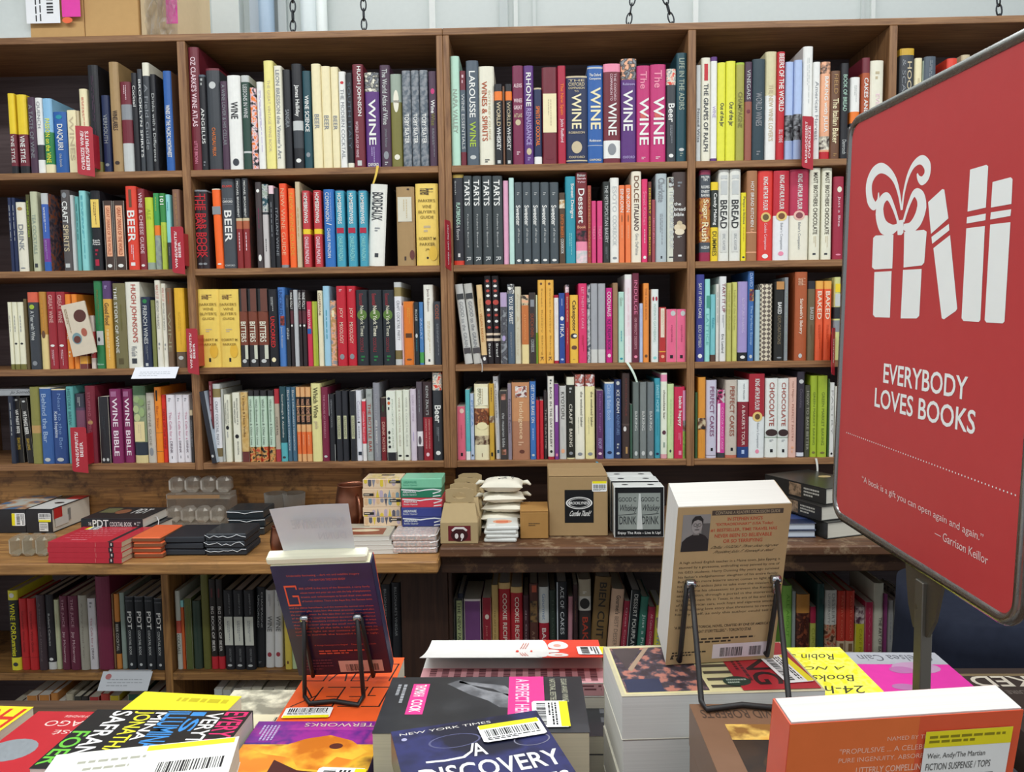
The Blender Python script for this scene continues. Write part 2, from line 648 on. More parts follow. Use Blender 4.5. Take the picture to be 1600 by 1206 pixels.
# ------------------------------------------------------------------ books standing on the shelves
# one line per book: spine edges and top as measured, colour, lean in degrees ! spine print
#  b band, t letters reading down, h letters across, o oval, r patch, g small print; a-b run from the spine's head to its tail; @c-d across it
SHELF_Z = {1: 2.0168, 2: 1.7255, 3: 1.4280, 4: 1.1360, 5: 0.5460, 6: 0.3000}
ROW_Y = {1: 0.0, 2: 0.0, 3: 0.0, 4: 0.0, 5: -0.15, 6: -0.15}      # the lower cabinet stands further out
SHELF_NAME = {1: 'top shelf', 2: 'second shelf', 3: 'third shelf', 4: 'fourth shelf', 5: 'shelf under the counter', 6: 'bottom shelf'}
BAY_NAME = ['first bay', 'second bay', 'third bay', 'fourth bay', 'fifth bay']
ROWS = {}
ROWS[1, 0] = '''
14.4,25,146,ma!b0-.5 yl!b.9-1 k!t.52-.86 w VINE STYLE
28,43,148,ma!b0-.5 yl!b.9-1 k!t.52-.86 w VINE STYLE
45,56.5,152,pl!t.1-.8 gy ~A TASTE OF WINE
57,68,153,w!b.62-.82 ch!t.05-.4 gy QUENCH
68.5,83,154,sb!b.45-.88 gn!b.88-1 cr!t.27-.86 le PASSION on the VINE
84,105,175,bl!o.05-.12 tl!t.2-.62 w DAIQUIRI!t.68-.9@.4-.6 lg ~the book
106,120,172,cr!t.1-.8 be ~WINES
120.5,125.5,173,be
126,138.5,139,cr!b.9-1 rd!g.1-.5 rd
140,156,102,k!b.9-1 ol!g.1-.8 pl!#glossy
160,172.5,149,nv!t.25-.62 gy VERMOUTH!o.88-.92 gy
173,188,97,kr!t.44-.62 db ~WINELABELS!o.9-.935 db
190,207,128,ma!b.25-.42 gy!b.68-1 lg!g.04-.2 pp
207.5,216.5,114,k!t.13-.34 w Cocktail
217,224.5,108,ch!t.1-.86 w ~BROOKLYN SPIRITS
225,236,98,iv!b.12-1 ch!t.2-.8 gy ~A Field Guide
237,245.5,116,k!c p:2a2c30:1e2022!t.2-.9 lg ~Drinks with a Difference
257,270,111,bl!c 7a5a44!t.34-.86 w ~WINES OF THE PACIFIC NORTHWEST
'''
ROWS[1, 1] = '''
293.5,310,74,ma!t.08-.64 pp ~OZ CLARKE'S WINE ATLAS!t.76-.94@.3-.6 pk ~LITTLE BROWN
310.5,323,117,k!b0-.02 sl!t.35-.72 w ANGELUS!g.03-.12 lg!g.9-.96 gy
323.5,345,107,ch!b0-.02 ma!b.985-1 ma!o.13-.2 lg!t.58-.86@.35-.6 or ~CHATEAU FELIX!#maroon edged
346,356.6,127,pl!t.04-.72 gy ~A WINE LOVER & HIS CELLAR
357,377,118,w!t.28-.46@.25-.8 k WINE!o.88-.96 ch!#clear wrapped
378.5,391.5,118,dg!b0-.07 lg!b.8-.82 lg!t.1-.45 lg ~LESSONS IN WINE
392,402,137,p:k:or:pp!t.3-.6 w ~A TWIST!#flowery
402.5,413.5,128,w!g.1-.8 lv
414,429,95,py!t.18-.84@.35-.65 be ~THE GREAT VINTAGE WINE BOOK!#curled
430,442,103,iv!t.04-.9 gy ~LEON BRESSON the Vintner's Art
443,456,109,k!t.4-.58 gy SANGRIA
457,473,100,k!b.54-.63 lg!b.63-.8 ch!t.2-.5 w ~James Halliday!o.9-.94 w
474,487,111,dt!t.25-.62 w WINE SCIENCE!o.83-.88 gy
488,502.5,100,cr!t.48-.62 gy BEER
503,517.5,103.7,cr!t.48-.62 gy BEER
518,530,104.6,cr!t.48-.62 gy BEER
530.5,541.5,112,w!o.1-.13 rd!t.18-.9 gy ~THE MODERN COCKTAIL
542,551.5,114,k!b.95-1 iv!t.1-.8 sl ~SOUTH ITALY
552,569,100.7,ma!t.02-.5@.35-.8 w ~HUGH JOHNSON!t.55-.9@.2-.45 pp ~WORLD ATLAS OF WINE!r.93-.98@.3-.7 lg
571,593,113.6,pu!b0-.2 p:gy:iv:k!t.28-.76 w WINE!g.78-.94 lv!h.95-.985 w ~OXFORD
594.5,610.5,102,pl!t.04-.58 lg The World Atlas of Wine!t.62-.8@.35-.65 gy ~Johnson Robinson!o.84-.92 gy!g.94-.98 lg
611,628.5,116,sa!b.3-1 ol!o.17-.41 iv!h.28-.31@.25-.75 db WINE!o.86-.92 iv!#shiny
629,642.5,110.6,p:sl:gy!t.45-.76 w ~TOBY SLATER
643,655.5,110.2,p:sl:gy!t.45-.76 w ~TOBY SLATER
656,669.5,109.8,p:sl:gy!t.45-.76 w ~TOBY SLATER
670.5,683,111.6,pl!o.18-.24 mg!t.3-.44 w Wine!t.44-.57 ol Wise!g.6-.9 gy
'''
ROWS[1, 2] = '''
703,717,88,mt!t.3-.7 sa ~NAPA VALLEY
717.5,728.5,111,ma!b.2-.85 sl!t.24-.82 lg WINE ESSENTIALS!g.03-.14 pp
729,748,95,sl!t.1-.54 w ~LAROUSSE!t.58-.82 lm WINE!o.9-.94 lg
748.5,772.5,104,iv!t.15-.75@.2-.55 ru WINES & SPIRITS!t.24-.74@.62-.76 be ~SOTHEBY GUIDE!g.93-.97 ch
773,785.5,131.5,k!b.09-.2 or!t.22-.52 be WORLD!t.53-.82 w WHISKEY!r.94-.98@.3-.7 lg
785.7,789,135,br
789.5,800.5,131.5,k!b.09-.2 or!t.22-.52 be WORLD!t.53-.82 w WHISKEY!r.94-.98@.3-.7 lg
801,818,103,bu!h.18-.22 pp ALEXIS!h.33-.37 pp WINES!h.4-.44 pp GREAT!h.48-.52 be ATLAS!o.54-.6 be!g.86-.9 pp
818.5,834,103,pu!t.07-.41 w RHONE!t.43-.8 lv RENAISSANCE!o.83-.9 be!g.92-.96 lv!#crinkled
834.5,846.5,137.5,nv!b0-.02 be!b.9-1 w!t.24-.76 or SPIRITS OF COCKTAIL
847,871,105.6,ma!r.27-.67@.06-.94 cr!g.33-.6 be!o.92-.95 ma!#cream labelled
871.5,884,103,cm!t.18-.5 or The New Spain!t.54-.78 pp ~John Radford
884.5,917.5,119,nv!b0-.02 be!b.955-.97 be!h.04-.065 be THE!h.075-.115 be ~OXFORD!h.125-.15 be COMPANION!h.165-.185@.4-.6 be TO!t.2-.6@.27-.72 cr WINE!h.63-.655 be ~ROBINSON!o.74-.88@.25-.75 be!h.91-.935 be ~OXFORD!#gold crested
918,942,103,bl!b.015-.03 lg!h.08-.11 w ~The Oxford!h.12-.15 w ~Companion!t.22-.65@.2-.85 cr WINE!h.75-.775 w ~Robinson!b.81-.815 lg!h.95-.97 cr ~OXFORD
943,969,100,ma!b0-.08 pk!b.77-.95 w!t.1-.37@.62-.76 pp ~THE OXFORD!t.1-.37@.4-.54 pp ~COMPANION TO!t.39-.72@.28-.78 w WINE!o.8-.92 gy!#pink topped
970,994.5,92,pu!b0-.2 p:gy:pe:k!h.23-.255 lv ~Robinson!t.3-.69@.15-.75 w WINE!h.93-.955 lv ~OXFORD!#picture topped
995,1015.5,103,mg!t.06-.24 pk The!o.47-.55 d0605a!t.33-.82@.2-.9 w WINE!g.94-.97 pp
1016,1040,101,mg!t.06-.24 pk The!o.47-.55 d0605a!t.33-.82@.2-.9 w WINE!g.94-.97 pp
1041,1056,108,ch!b0-.17 p:gy:sc:iv!t.37-.57@.2-.85 w Beer!g.6-.8 gy!o.91-.95 w
1057,1073.5,83,dt!t.05-.52 sa ~LIFE IN THE ADIRS!o.87-.9 lg!g.91-.95 sa
'''
ROWS[1, 3] = '''
1087.5,1095,102,lg!t.45-.8 ch ~Noted Wits
1095.5,1110,90.5,iv!t.25-.9 ch THE GRAPES OF RALPH!r.06-.22@.3-.7 rd
1110.5,1120.5,89,w!b0-.04 pu!b.97-1 pu!t.47-.58 lv WINE
1121,1133.5,98,le!t.41-.65@.2-.8 ch Out of the Jar
1134,1149,95.7,le!t.41-.65@.2-.8 ch Out of the Jar
1149.5,1163,98,lm!b.02-1 a5a24a!t.3-.66 ol CHAMPAGNE
1163.5,1175,97,pl!b.4-1 9a5a4a!t.08-.38 lg VINEGARS!o.48-.52 ma
1175.5,1195,92.5,2a3f48!t.33-.66 gy WORLD WINES!g.9-.95 gy
1195.5,1213,81,w!b0-.4 d8cfa4!t.3-.82@.3-.7 be ~THE NEW WINE LOVER'S
1213.5,1226,81,rd!t.02-.55@.2-.85 w BEERS OF THE WORLD!t.72-.84 pp ~BILL YENNE
1226.5,1239.5,97,pb!b.54-.66 p:gy:k!b.66-.8 p:k:gy
1240,1253,94,pb!b.54-.66 p:gy:k!b.66-.8 p:k:gy
1254,1269.5,73,w!g.1-.5 lg
1270,1281,97,w!t.2-.8 gy ~American Harvest
1281.5,1297,97,pe!b0-.12 p:db:pe!b.76-.9 p:db:iv!b.92-1 rd!t.15-.72 w ~BAKING with JULIA
1297.5,1312.5,111,br!t.04-.26@.3-.7 tn ~FIELD!t.31-.82@.2-.8 cr The Italian Baker!g.93-.97 tn
1313,1325.5,99,k!t.12-.5 mt BOOK OF BREAD!t.8-.95 lg ~Damrosch
1328,1343,121,w!b.42-.56 or!b.56-.6 ch!g.1-.3 lg
1346,1358.5,90.5,ma!b.15-.75 ru!t.2-.56 w CAKES AND
1359,1379.5,95,iv!t.34-.7@.4-.7 pp EVERYDAY!g.1-.2 be
'''
ROWS[1, 4] = '''
1404.5,1427,76,ch!b0-.06 mu!t.12-.5@.5-.8 be HOOKS!t.1-.55@.15-.4 gy & SCALES
1428,1439.5,91,cr!g.2-.7 be
1440,1442,95,sa
1442.5,1461,88.6,sl!g.04-.5 gy
1478,1494,91.5,sc!g.1-.5 pe
1500,1514,86,be
1515,1530,92,lg
1531,1556,84,dt
1558,1580,88,ma
'''
ROWS[2, 0] = '''
14.5,20,309,nv!g.1-.9 lg
20.5,26,309,nv!g.1-.9 lg
26.5,42,316,iv!o.07-.12 tn!t.32-.7 gy DRINK!o.94-.96 gy
42.5,48.5,304,4c4a24!t.08-.55 lm ~SUMMER COCKTAILS
49,60.5,299.5,c6c9a8!t.28-.78 sa TEA COCKTAILS!r.9-.95@.3-.7 ch
66,77,302,3c63b4!c p:4a4048:a05a3a:6a6068!b0-.14 lg!b.58-.88 7a3a90!b.88-1 2f5fb0!g.18-.5 w!g.6-.85 lv
97,111,297,55504f!t.14-.41@.2-.8 w CRAFT!t.43-.76@.2-.8 be SPIRITS!r.91-.96@.25-.75 lg!o.03-.1 gy
111.5,116.5,305,lg
117,125,307,6ab0ac!g.1-.9 dt
125.5,136,298,aq!g.06-.85 tl!#two-tone
143,158,298,k!r.11-.46@.1-.95 go!g.14-.42 br!h.61-.63 w ~Seth!h.635-.655 w ~Allen!h.66-.68 w ~Fraud!g.72-.82 cm!r.86-.94@.3-.7 cm
162.5,177,313.5,46352d!r.07-.8@.25-.85 pe!t.1-.78@.38-.72 ru ~GREAT DRINKS OF THE WORLD!o.91-.96 w!#peach labelled
178,195.5,313.5,46352d!r.07-.8@.25-.85 pe!t.1-.78@.38-.72 ru ~GREAT DRINKS OF THE WORLD!o.91-.96 w!#peach labelled
198,214.5,291,sc!r.04-.25@.35-.62 br!t.29-.67@.15-.85 w BEER!g.7-.88 pp!r.91-.95@.3-.7 w
215,227.5,295,8a2f36!t.05-.8 pp ~WINE & CHEESE GUIDE!o.93-.96 w
228,240.5,308.6,c2d23a!b.9-1 sa!t.15-.3 lm ~ALE
241,250.5,302,3a9a55!b.42-.55 or!b.55-1 p:sa:gy!g.05-.35 lm
251,259.5,302,3a8a44!b.38-1 b9cc45!t.04-.15@.15-.85 w 101!g.42-.9 lm
260,267.5,304,aq!b.64-1 ch!g.1-.3 tl!g.7-.9 gy
271,283,296,8a6450!g.05-.5 tn
'''
ROWS[2, 1] = '''
297,310,297,2e2226!b0-.02 gy!t.05-.86@.1-.85 rd THE BAR BOOK!o.92-.95 gy
310.5,325.5,297,2e2226!b0-.02 gy!t.05-.86@.1-.85 rd THE BAR BOOK!o.92-.95 gy
334,347,295,ff6a25,-1!b0-.012 iv!r.22-.32@0-1 gy!o.93-.95 w
347.5,368,279.7,474c52!h.07-.095 sc ~OLIVER!h.215-.23 gy THE!h.24-.265 w ~OXFORD!h.275-.29 gy COMPANION!t.35-.7@.2-.75 w BEER!h.955-.975 lg ~OXFORD
368.5,378.5,279,26282c!b.44-.47 be!b.47-.56 b06040!b.56-1 8a2626!t.03-.43@.35-.65 w ~MICHAEL BROADBENT!g.6-.95 pp
379,389.5,278.5,26282c!c p:3a3230:5a3a30!b.44-.47 be!b.47-.56 b06040!b.56-1 8a2626!t.03-.43@.35-.65 w ~MICHAEL BROADBENT!g.6-.95 pp
400,410,284.7,453c3c!o.08-.12 w!o.84-.92 w!g.3-.7 bu
410.5,420,288,c8c3c0!b0-.32 p:sa:dt:lg!b.33-.36 ch!g.65-.9 ch!#misty pictured
421,429,290,k!b0-.1 pp!g.2-.9 gy
429.5,437,294,k!t.25-.85 gy ~ITALIAN WINE
437.5,449,286.8,f0542c!b.965-1 gy!t.06-.85 pe NEW WINE GUIDE!#scarlet orange
451.5,462,294.5,fa6a28!t.06-.85 am NEW WINE GUIDE
462.5,470,284,be!g.3-.9 tn
473,485,298,c03a40!t.03-.42@.25-.75 w HOMEBREWING!b.5-.565 yl!t.6-.95 pp ~CHARLIE PAPAZIAN
490.5,503,297.5,c03a40!t.03-.42@.25-.75 w HOMEBREWING!b.5-.565 yl!t.6-.95 pp ~CHARLIE PAPAZIAN
506.5,523,296,2f6fb8!t.04-.41@.2-.55 w COMPANION!t.04-.41@.65-.75 pb ~THE HOMEBREWER'S!t.43-.46 w /!t.5-.88@.3-.6 w ~CHARLIE PAPAZIAN
525,539,297,46a0b8!b0-.01 nv!t.04-.44@.25-.7 w HOMEBREWERS!r.49-.56@.1-.9 cm!t.6-.92 aq ~CHARLIE PAPAZIAN
543,557,297,46a0b8!b0-.01 nv!t.04-.44@.25-.7 w HOMEBREWERS!r.49-.56@.1-.9 cm!t.6-.92 aq ~CHARLIE PAPAZIAN
561,574,297,46a0b8!b0-.01 nv!t.04-.44@.25-.7 w HOMEBREWERS!r.49-.56@.1-.9 cm!t.6-.92 aq ~CHARLIE PAPAZIAN
577,603,288,ecece2,3.6!c 2a2a2a!t.10-.44@.12-.78 ch ~BORDEAUX!g.52-.58 gy!r.84-.89@.4-.62 ch!#leaning
620,648,292,kr!r.13-.44@.08-.86 d8d4c0!g.16-.4 be!o.02-.045@.6-.75 db!r.88-.93@.4-.5 db!o.8-.92@.7-.98 6a3a34!#labelled cardboard
650,685,287,go!t.06-.14@.2-.8 db ~Parker!h.19-.225 8a7432 ~PARKER'S!h.26-.3@.3-.7 8a7432 WINE!h.325-.36 8a7432 BUYER'S!h.39-.425@.2-.8 8a7432 GUIDE!g.5-.6 be!h.65-.685 8a7432 ~ROBERT M!h.72-.755@.15-.85 8a7432 ~PARKER!h.79-.82@.4-.6 8a7432 JR!o.76-.94@.55-.95 eec548!o.89-.92@.45-.55 db
'''
ROWS[2, 2] = '''
704,721.5,270.5,33343a!b0-.035 go!b.95-1 sc!t.31-.55@.3-.65 mt FLATBREADS!t.56-.72@.3-.6 lg & flavors!t.07-.22@.2-.32 lg ~Smith!r.87-.91@.4-.6 w
722.5,738,275,3f4648!t.045-.335@.15-.75 w TARTS!t.43-.8@.42-.58 lg ~Frederic Bernard!t.91-.96@.3-.8 lg R
738.5,753.5,275,3f4648!t.045-.335@.15-.75 w TARTS!t.43-.8@.42-.58 lg ~Frederic Bernard!t.91-.96@.3-.8 lg R
754,769,275,3f4648!t.045-.335@.15-.75 w TARTS!t.43-.8@.42-.58 lg ~Frederic Bernard!t.91-.96@.3-.8 lg R
769.5,785.5,275,3f4648!t.045-.335@.15-.75 w TARTS!t.43-.8@.42-.58 lg ~Frederic Bernard!t.91-.96@.3-.8 lg R
786.5,795,282.5,e7a9c4
795.5,803.5,278,bfe0d6
804,816.5,285,4a5358!g.12-.16 lg!t.28-.53@.2-.75 w Sweeter!t.56-.74@.4-.65 lg ~off the vine!o.94-.97 w
817,830,285,4a5358!g.12-.16 lg!t.28-.53@.2-.75 w Sweeter!t.56-.74@.4-.65 lg ~off the vine!o.94-.97 w
830.5,844,285,4a5358!g.12-.16 lg!t.28-.53@.2-.75 w Sweeter!t.56-.74@.4-.65 lg ~off the vine!o.94-.97 w
844.5,858,285,4a5358!g.12-.16 lg!t.28-.53@.2-.75 w Sweeter!t.56-.74@.4-.65 lg ~off the vine!o.94-.97 w
858.5,873,285,4a5358!g.12-.16 lg!t.28-.53@.2-.75 w Sweeter!t.56-.74@.4-.65 lg ~off the vine!o.94-.97 w
874,883,301,54402f!b.1-.22 p:iv:tn!t.31-.63 or DUTCH BAKER'S!t.65-.86 w COOKBOOK
883.5,899.5,276,3096a8!t.08-.48@.45-.85 w Sweet Designs!g.65-.9 aq
900,917.5,265,7a2a2e!b.64-.76 p:k:8a3a4a!b.76-.86 pk!b.86-1 p:pp:lg!h.02-.05 lg ~Baker!h.06-.08 pp ~Sarah!h.1-.12 pp ~Tyler!t.18-.56@.2-.75 w Dessert!h.585-.615 pe Book
918,924,290,a8483c!t.05-.92 tn ~SOUTHERN SWEETS
924.5,931.5,314,d8447c!t.4-.62 pk TREAT
933,941.5,314,d8447c!t.4-.62 pk TREAT
942,953,284,2e3330!t.05-.75 lg ~THE METROPOLITAN BAKERY!g.8-.95 gy
953.5,967,278,ecebe2!t.1-.4 lg ~ESOTO!t.44-.8 lg ~COOKBOOK!o.93-.96 gy
967.5,976,289.5,f0804a!t.05-.35@.2-.8 w EINKORN!o.38-.48@.42-.58 br!g.52-.8 pe
977,986,289,f0804a!t.05-.35@.2-.8 w EINKORN!o.38-.48@.42-.58 br!g.52-.8 pe
986.5,1002,268,efe6d0!t.05-.34 7a5a44 DOLCE!t.36-.65 4a3030 ITALIANO!t.68-.92@.4-.7 gy ~Gina DePalma
1002.5,1012,280,e0386e!t.15-.55 pk ~Sweet Kitchen!g.6-.88 pp!o.92-.96 w
1012.5,1018,284,6f3c30!t.08-.92 yl ~DESSERT COOKBOOK
1018.5,1024,312,a04a50!t.3-.7 pk HELLO JELLO
1024.5,1041.5,271.5,b3bfc2!t.05-.32@.2-.8 gy ~Charlotte!g.45-.8 gy!r.93-.96@.45-.6 ch
1042.5,1056,277,d6d8c8!r.01-.12@.15-.9 p:br:lg:k!t.15-.85 lg ~THE COOKIE BOOK!r.935-.95@.2-.8 ch
1057.5,1079.5,269,4a3c38!g.1-.17 gy!h.335-.37@.1-.6 w the!h.39-.43@.1-.9 w bread!h.45-.49@.1-.8 w bible!o.54-.6@.3-.7 be!o.58-.65@.1-.55 e0cfae!o.58-.65@.5-.95 d8c4a0!o.63-.7@.15-.85 e6d8bc!g.71-.73 w!r.92-.94@.4-.65 w
'''
ROWS[2, 3] = '''
1093,1110,266,4a5058!b0-.05 8a2a4a!b.3-.79 p:b0623a:8a3030:c89040!b.9-1 9a2a4a!h.065-.09 w MASTER!h.095-.12@.3-.7 w TIPS!h.17-.2 w RECIPES!h.22-.25 w SWEET!h.26-.29 w BAKING!t.32-.54@.2-.8 cr Sugar!t.57-.78@.2-.8 cr Rush!h.83-.86 w ~HAZZAN
1110.5,1122,284.7,yl!b.1-.57 2c322c!t.14-.54@.25-.8 w Candy Making!t.62-.93@.2-.8 6a6020 ~DUMMIES
1122.5,1139,259.7,e6e6dc!r.06-.1@.2-.8 lg!r.12-.27@.2-.8 lg!t.33-.64@.15-.8 2e2e30 BREAD!r.66-.9@.2-.8 d8d8d0!t.7-.88@.4-.65 gy ~ERIC KAYSER
1140,1157,259,e6e6dc!r.06-.1@.2-.8 lg!r.12-.27@.2-.8 lg!t.33-.64@.15-.8 2e2e30 BREAD!r.66-.9@.2-.8 d8d8d0!t.7-.88@.4-.65 gy ~ERIC KAYSER
1158,1166,301,eadb2a!t.06-.46@.2-.8 ch ~Peeps-a-licious!g.5-.85 mu!o.93-.96 ch
1166.5,1183,267,a8744e!t.12-.62@.35-.65 w HOT BREAD KITCHEN!g.64-.68 pe!b.68-.69 pe!b.9-.91 pe
1183.5,1207.5,267,de3b34!t.07-.44@.35-.65 w ~KING ARTHUR FLOUR!o.46-.57@.2-.85 e0c070!o.48-.55@.32-.73 6a5a34!t.58-.88@.38-.62 pp Cookie Companion!o.925-.975@.3-.7 w
1208,1233,267,e9e9ea!b0-.5 c02838!t.05-.43@.35-.65 w ~KING ARTHUR FLOUR!o.45-.56@.15-.85 e8c878!o.47-.54@.28-.72 7a5030!t.58-.88@.38-.6 gy Baker's Companion!o.9-.95@.3-.65 pk
1233.5,1263,265,ebe6d2!b0-.505 b83050!t.05-.44@.4-.65 w ~KING ARTHUR FLOUR!o.45-.56@.2-.8 e8b8a8!o.47-.54@.32-.7 8a4a50!t.58-.88@.4-.6 gy Baker's Companion
1265,1281.5,262.5,e9e6cf!t.05-.72@.3-.7 5a5448 ~MAST BROTHERS CHOCOLATE!g.74-.86 be!r.925-.945@.3-.6 ch
1283.5,1299.5,261,e9e6cf!t.05-.72@.3-.7 5a5448 ~MAST BROTHERS CHOCOLATE!g.74-.86 be!r.925-.945@.3-.6 ch
1302,1318,276,a02840!o.12-.19@.3-.75 iv!t.24-.6@.35-.65 pp Just a Bite!o.93-.95 pk
'''
ROWS[3, 0] = '''
14,20,472,efeccf!b.92-1 ol!g.2-.6 gy!#olive footed
20.5,28.5,472,efeccf!b.92-1 ol!g.2-.6 gy!o.6-.63 k!#olive footed
29,38,472,efeccf!b.92-1 ol!g.2-.6 gy!o.6-.63 k!#olive footed
38.5,44,467,6a5a38
45,60.5,456.6,3c4046!b0-.13 e0664a!o.16-.22 lm!t.24-.62@.3-.7 lg ~A Year with Wine!o.89-.95 gy
61.5,74,456,c08a3c!b.55-1 e8d290!g.1-.5 am!o.5-.6 br
75,88.5,456,a02a34!t.04-.4@.3-.75 e0a8a0 GREAT WINE!o.68-.71 w!g.75-.95 pp
89,103,456,a02a34!t.04-.4@.3-.75 e0a8a0 GREAT WINE!o.68-.71 w!g.75-.95 pp
103.5,112.5,459.7,ee8a2e!t.2-.6@.2-.8 w SUPERSTITIONS!g.75-.85 cr
113.5,122,459.7,ee8a2e!t.2-.6@.2-.8 w SUPERSTITIONS!g.75-.85 cr
122.5,135,497,7a3a34!b.75-.9 am
141,147.5,493,d8c8bc!b.3-.8 c04a48!t.32-.78 w DEAL
148.5,161.5,439,2f7f4c!r.57-.73@.2-1 lg!o.64-.69@.3-.6 ch!g.1-.5 ol!h.94-.96 mt ~Norton
162,175.5,439,e0ac4a!b0-.205 5a3f6e!g.05-.09 lv!t.25-.5 br ~Good Food!g.55-.9 cr
178,197,442.5,77704a!t.05-.82@.15-.4 w THE STORY OF WINE!t.25-.55@.55-.75 ol ~HUGH JOHNSON!r.88-.95@.3-.7 5a5030
197.5,220,440.6,eae8d8!t.03-.7@.35-.8 b8564a ~HUGH JOHNSON'S!t.74-.86@.3-.7 gy ~Wine Guide!r.885-.945@.3-.65 ch
222,236,464,252f48!o.03-.09 gn!t.12-.66@.25-.7 lg FRENCH WINES!g.68-.88 gy!r.93-.97@.3-.6 lg
237,243,469,7c8048
243.5,252.5,438,e6e2d0!t.05-.21 c87a6a ~WINE OUT OF!t.23-.55@.3-.7 8a8a84 BEYOND THE BASICS!g.7-.8 gy
253,260.5,443,e6e2d0!t.05-.21 c87a6a ~WINE OUT OF!t.23-.55@.3-.7 8a8a84 BEYOND THE BASICS!g.7-.8 gy
261,270,450,7a6048!g.05-.3 ru!t.3-.8 a09878 ~WINE
273.5,289.5,450,e9b52e!b.8-1 6a5642!g.3-.7 mu!o.85-.9 lg
'''
ROWS[3, 1] = '''
309.5,342,452,f0cf62!t.07-.13@.2-.7 br ~Parker!h.175-.21@.08-.92 9a7f34 ~PARKER'S!h.235-.27@.25-.75 9a7f34 WINE!h.295-.33@.1-.9 9a7f34 BUYER'S!h.36-.39@.2-.8 9a7f34 GUIDE!g.5-.55 be!h.63-.66@.1-.9 9a7f34 ~ROBERT M!h.69-.72@.15-.85 9a7f34 ~PARKER!o.7-.88@.5-.9 e8b83a!r.88-.93@.45-.55 k
342.5,374,452,f0cf62!t.07-.13@.2-.7 br ~Parker!h.175-.21@.08-.92 9a7f34 ~PARKER'S!h.235-.27@.25-.75 9a7f34 WINE!h.295-.33@.1-.9 9a7f34 BUYER'S!h.36-.39@.2-.8 9a7f34 GUIDE!g.5-.55 be!h.63-.66@.1-.9 9a7f34 ~ROBERT M!h.69-.72@.15-.85 9a7f34 ~PARKER!o.7-.88@.5-.9 e8b83a!r.88-.93@.45-.55 k
374.5,387.5,451,2e2c2c!r.0-.29@.35-1 6a4034!b.29-.72 7a3f2c!t.42-.68@.2-.8 iv BITTERS!r.72-.9@.6-.95 cfd2be!o.9-.95 lg!#rust banded
388,402.5,451,2e2c2c!r.0-.29@.35-1 6a4034!b.29-.72 7a3f2c!t.42-.68@.2-.8 iv BITTERS!r.72-.9@.6-.95 cfd2be!o.9-.95 lg!#rust banded
403,419.5,451,2e2c2c!r.0-.29@.35-1 6a4034!b.29-.72 7a3f2c!t.42-.68@.2-.8 iv BITTERS!r.72-.9@.6-.95 cfd2be!o.9-.95 lg!#rust banded
420,433.5,452,k!t.35-.75@.25-.75 d02a2a UNCORKED!g.1-.28 lg!o.88-.94@.25-.75 cr
434,446.5,449,4a7cc0!t.03-.35@.2-.7 24407a UNCORKED!r.36-.48@.3-.9 p:k:b04030!t.5-.76@.3-.6 lg ~Jancis Robinson
447,453.5,461,26282c!t.46-.62@.2-.8 lg shake!g.05-.25 gy
454,459,453,2a2022!t.03-.25@.15-.85 w WINE FOLLY!b.27-.44 5a2a32!o.45-.48 w
459.5,466,453,b9bcbe
466.5,472,453,2a2022!t.03-.25@.15-.85 w WINE FOLLY!b.27-.44 5a2a32!o.45-.48 w
472.5,479,453,2a2022!t.03-.25@.15-.85 w WINE FOLLY!b.27-.44 5a2a32!o.45-.48 w
480,487.5,471,c92f50!t.13-.42 pp RED WINE!r.42-.5@.1-.9 bl
488,496.5,471,b4bc3c!r.0-1@.55-1 9fb03a!#two-tone
497,504.5,454,eae2c0!t.03-.33 br CHAMPAGNE
505.5,516,447,9fcbe0!g.3-.9 tl
516.5,526,469.6,p:tn:gy:pe!r.15-.25@.3-.7 cr
526.5,541,447,c22232!t.27-.4@.3-.7 e8b8a8 JOY!t.45-.72@.3-.7 e8b8a8 MIXOLOGY!o.85-.92@.25-.75 gy!g.04-.07 pp
541.5,556.5,447,c22232!t.27-.4@.3-.7 e8b8a8 JOY!t.45-.72@.3-.7 e8b8a8 MIXOLOGY!o.85-.92@.25-.75 gy!g.04-.07 pp
557,576,453,262b30!o.26-.4@.1-.9 5a7a34!t.05-.2@.3-.6 a03038 ~Essential!t.21-.61@.35-.65 e8e4cc ~New York Times!t.63-.82@.3-.55 9a3038 ~COCKTAILS!g.86-.95 gn!#green disc
576.5,597,453,262b30!o.26-.4@.1-.9 5a7a34!t.05-.2@.3-.6 a03038 ~Essential!t.21-.61@.35-.65 e8e4cc ~New York Times!t.63-.82@.3-.55 9a3038 ~COCKTAILS!g.86-.95 gn!#green disc
597.5,616,453,262b30!o.26-.4@.1-.9 5a7a34!t.05-.2@.3-.6 a03038 ~Essential!t.21-.61@.35-.65 e8e4cc ~New York Times!t.63-.82@.3-.55 9a3038 ~COCKTAILS!g.86-.95 gn!#green disc
616.5,628,441,e8e8ea!b0-.06 lg!b.06-.17 8f7f50!b.82-.93 7a6a40!b.93-1 lg!t.22-.7@.35-.75 8a8a90 CRAFT COCKTAIL PARTY
628.5,630,477,pp
630.5,647,471,e07a26!r.5-.57@.2-.8 5a3418!g.1-.35 am!o.9-.93 br
647.5,654.5,472,1f2a30!t.12-.3 lg ~ROSE!o.5-.57 lg!g.6-.9 tl
655,661.5,472,4a80b8!b.8-.97 4aa050!t.25-.6 pb ~ZAGAT!#green footed
662.5,677.5,445,eceade!t.05-.33@.3-.65 8a7a74 ~Jancis Robinson!g.45-.85 be!r.93-.96@.4-.6 ch
678.5,689.5,471,3a3d44!t.05-.28@.2-.7 b06040 ~CODE!g.35-.85 gy
'''
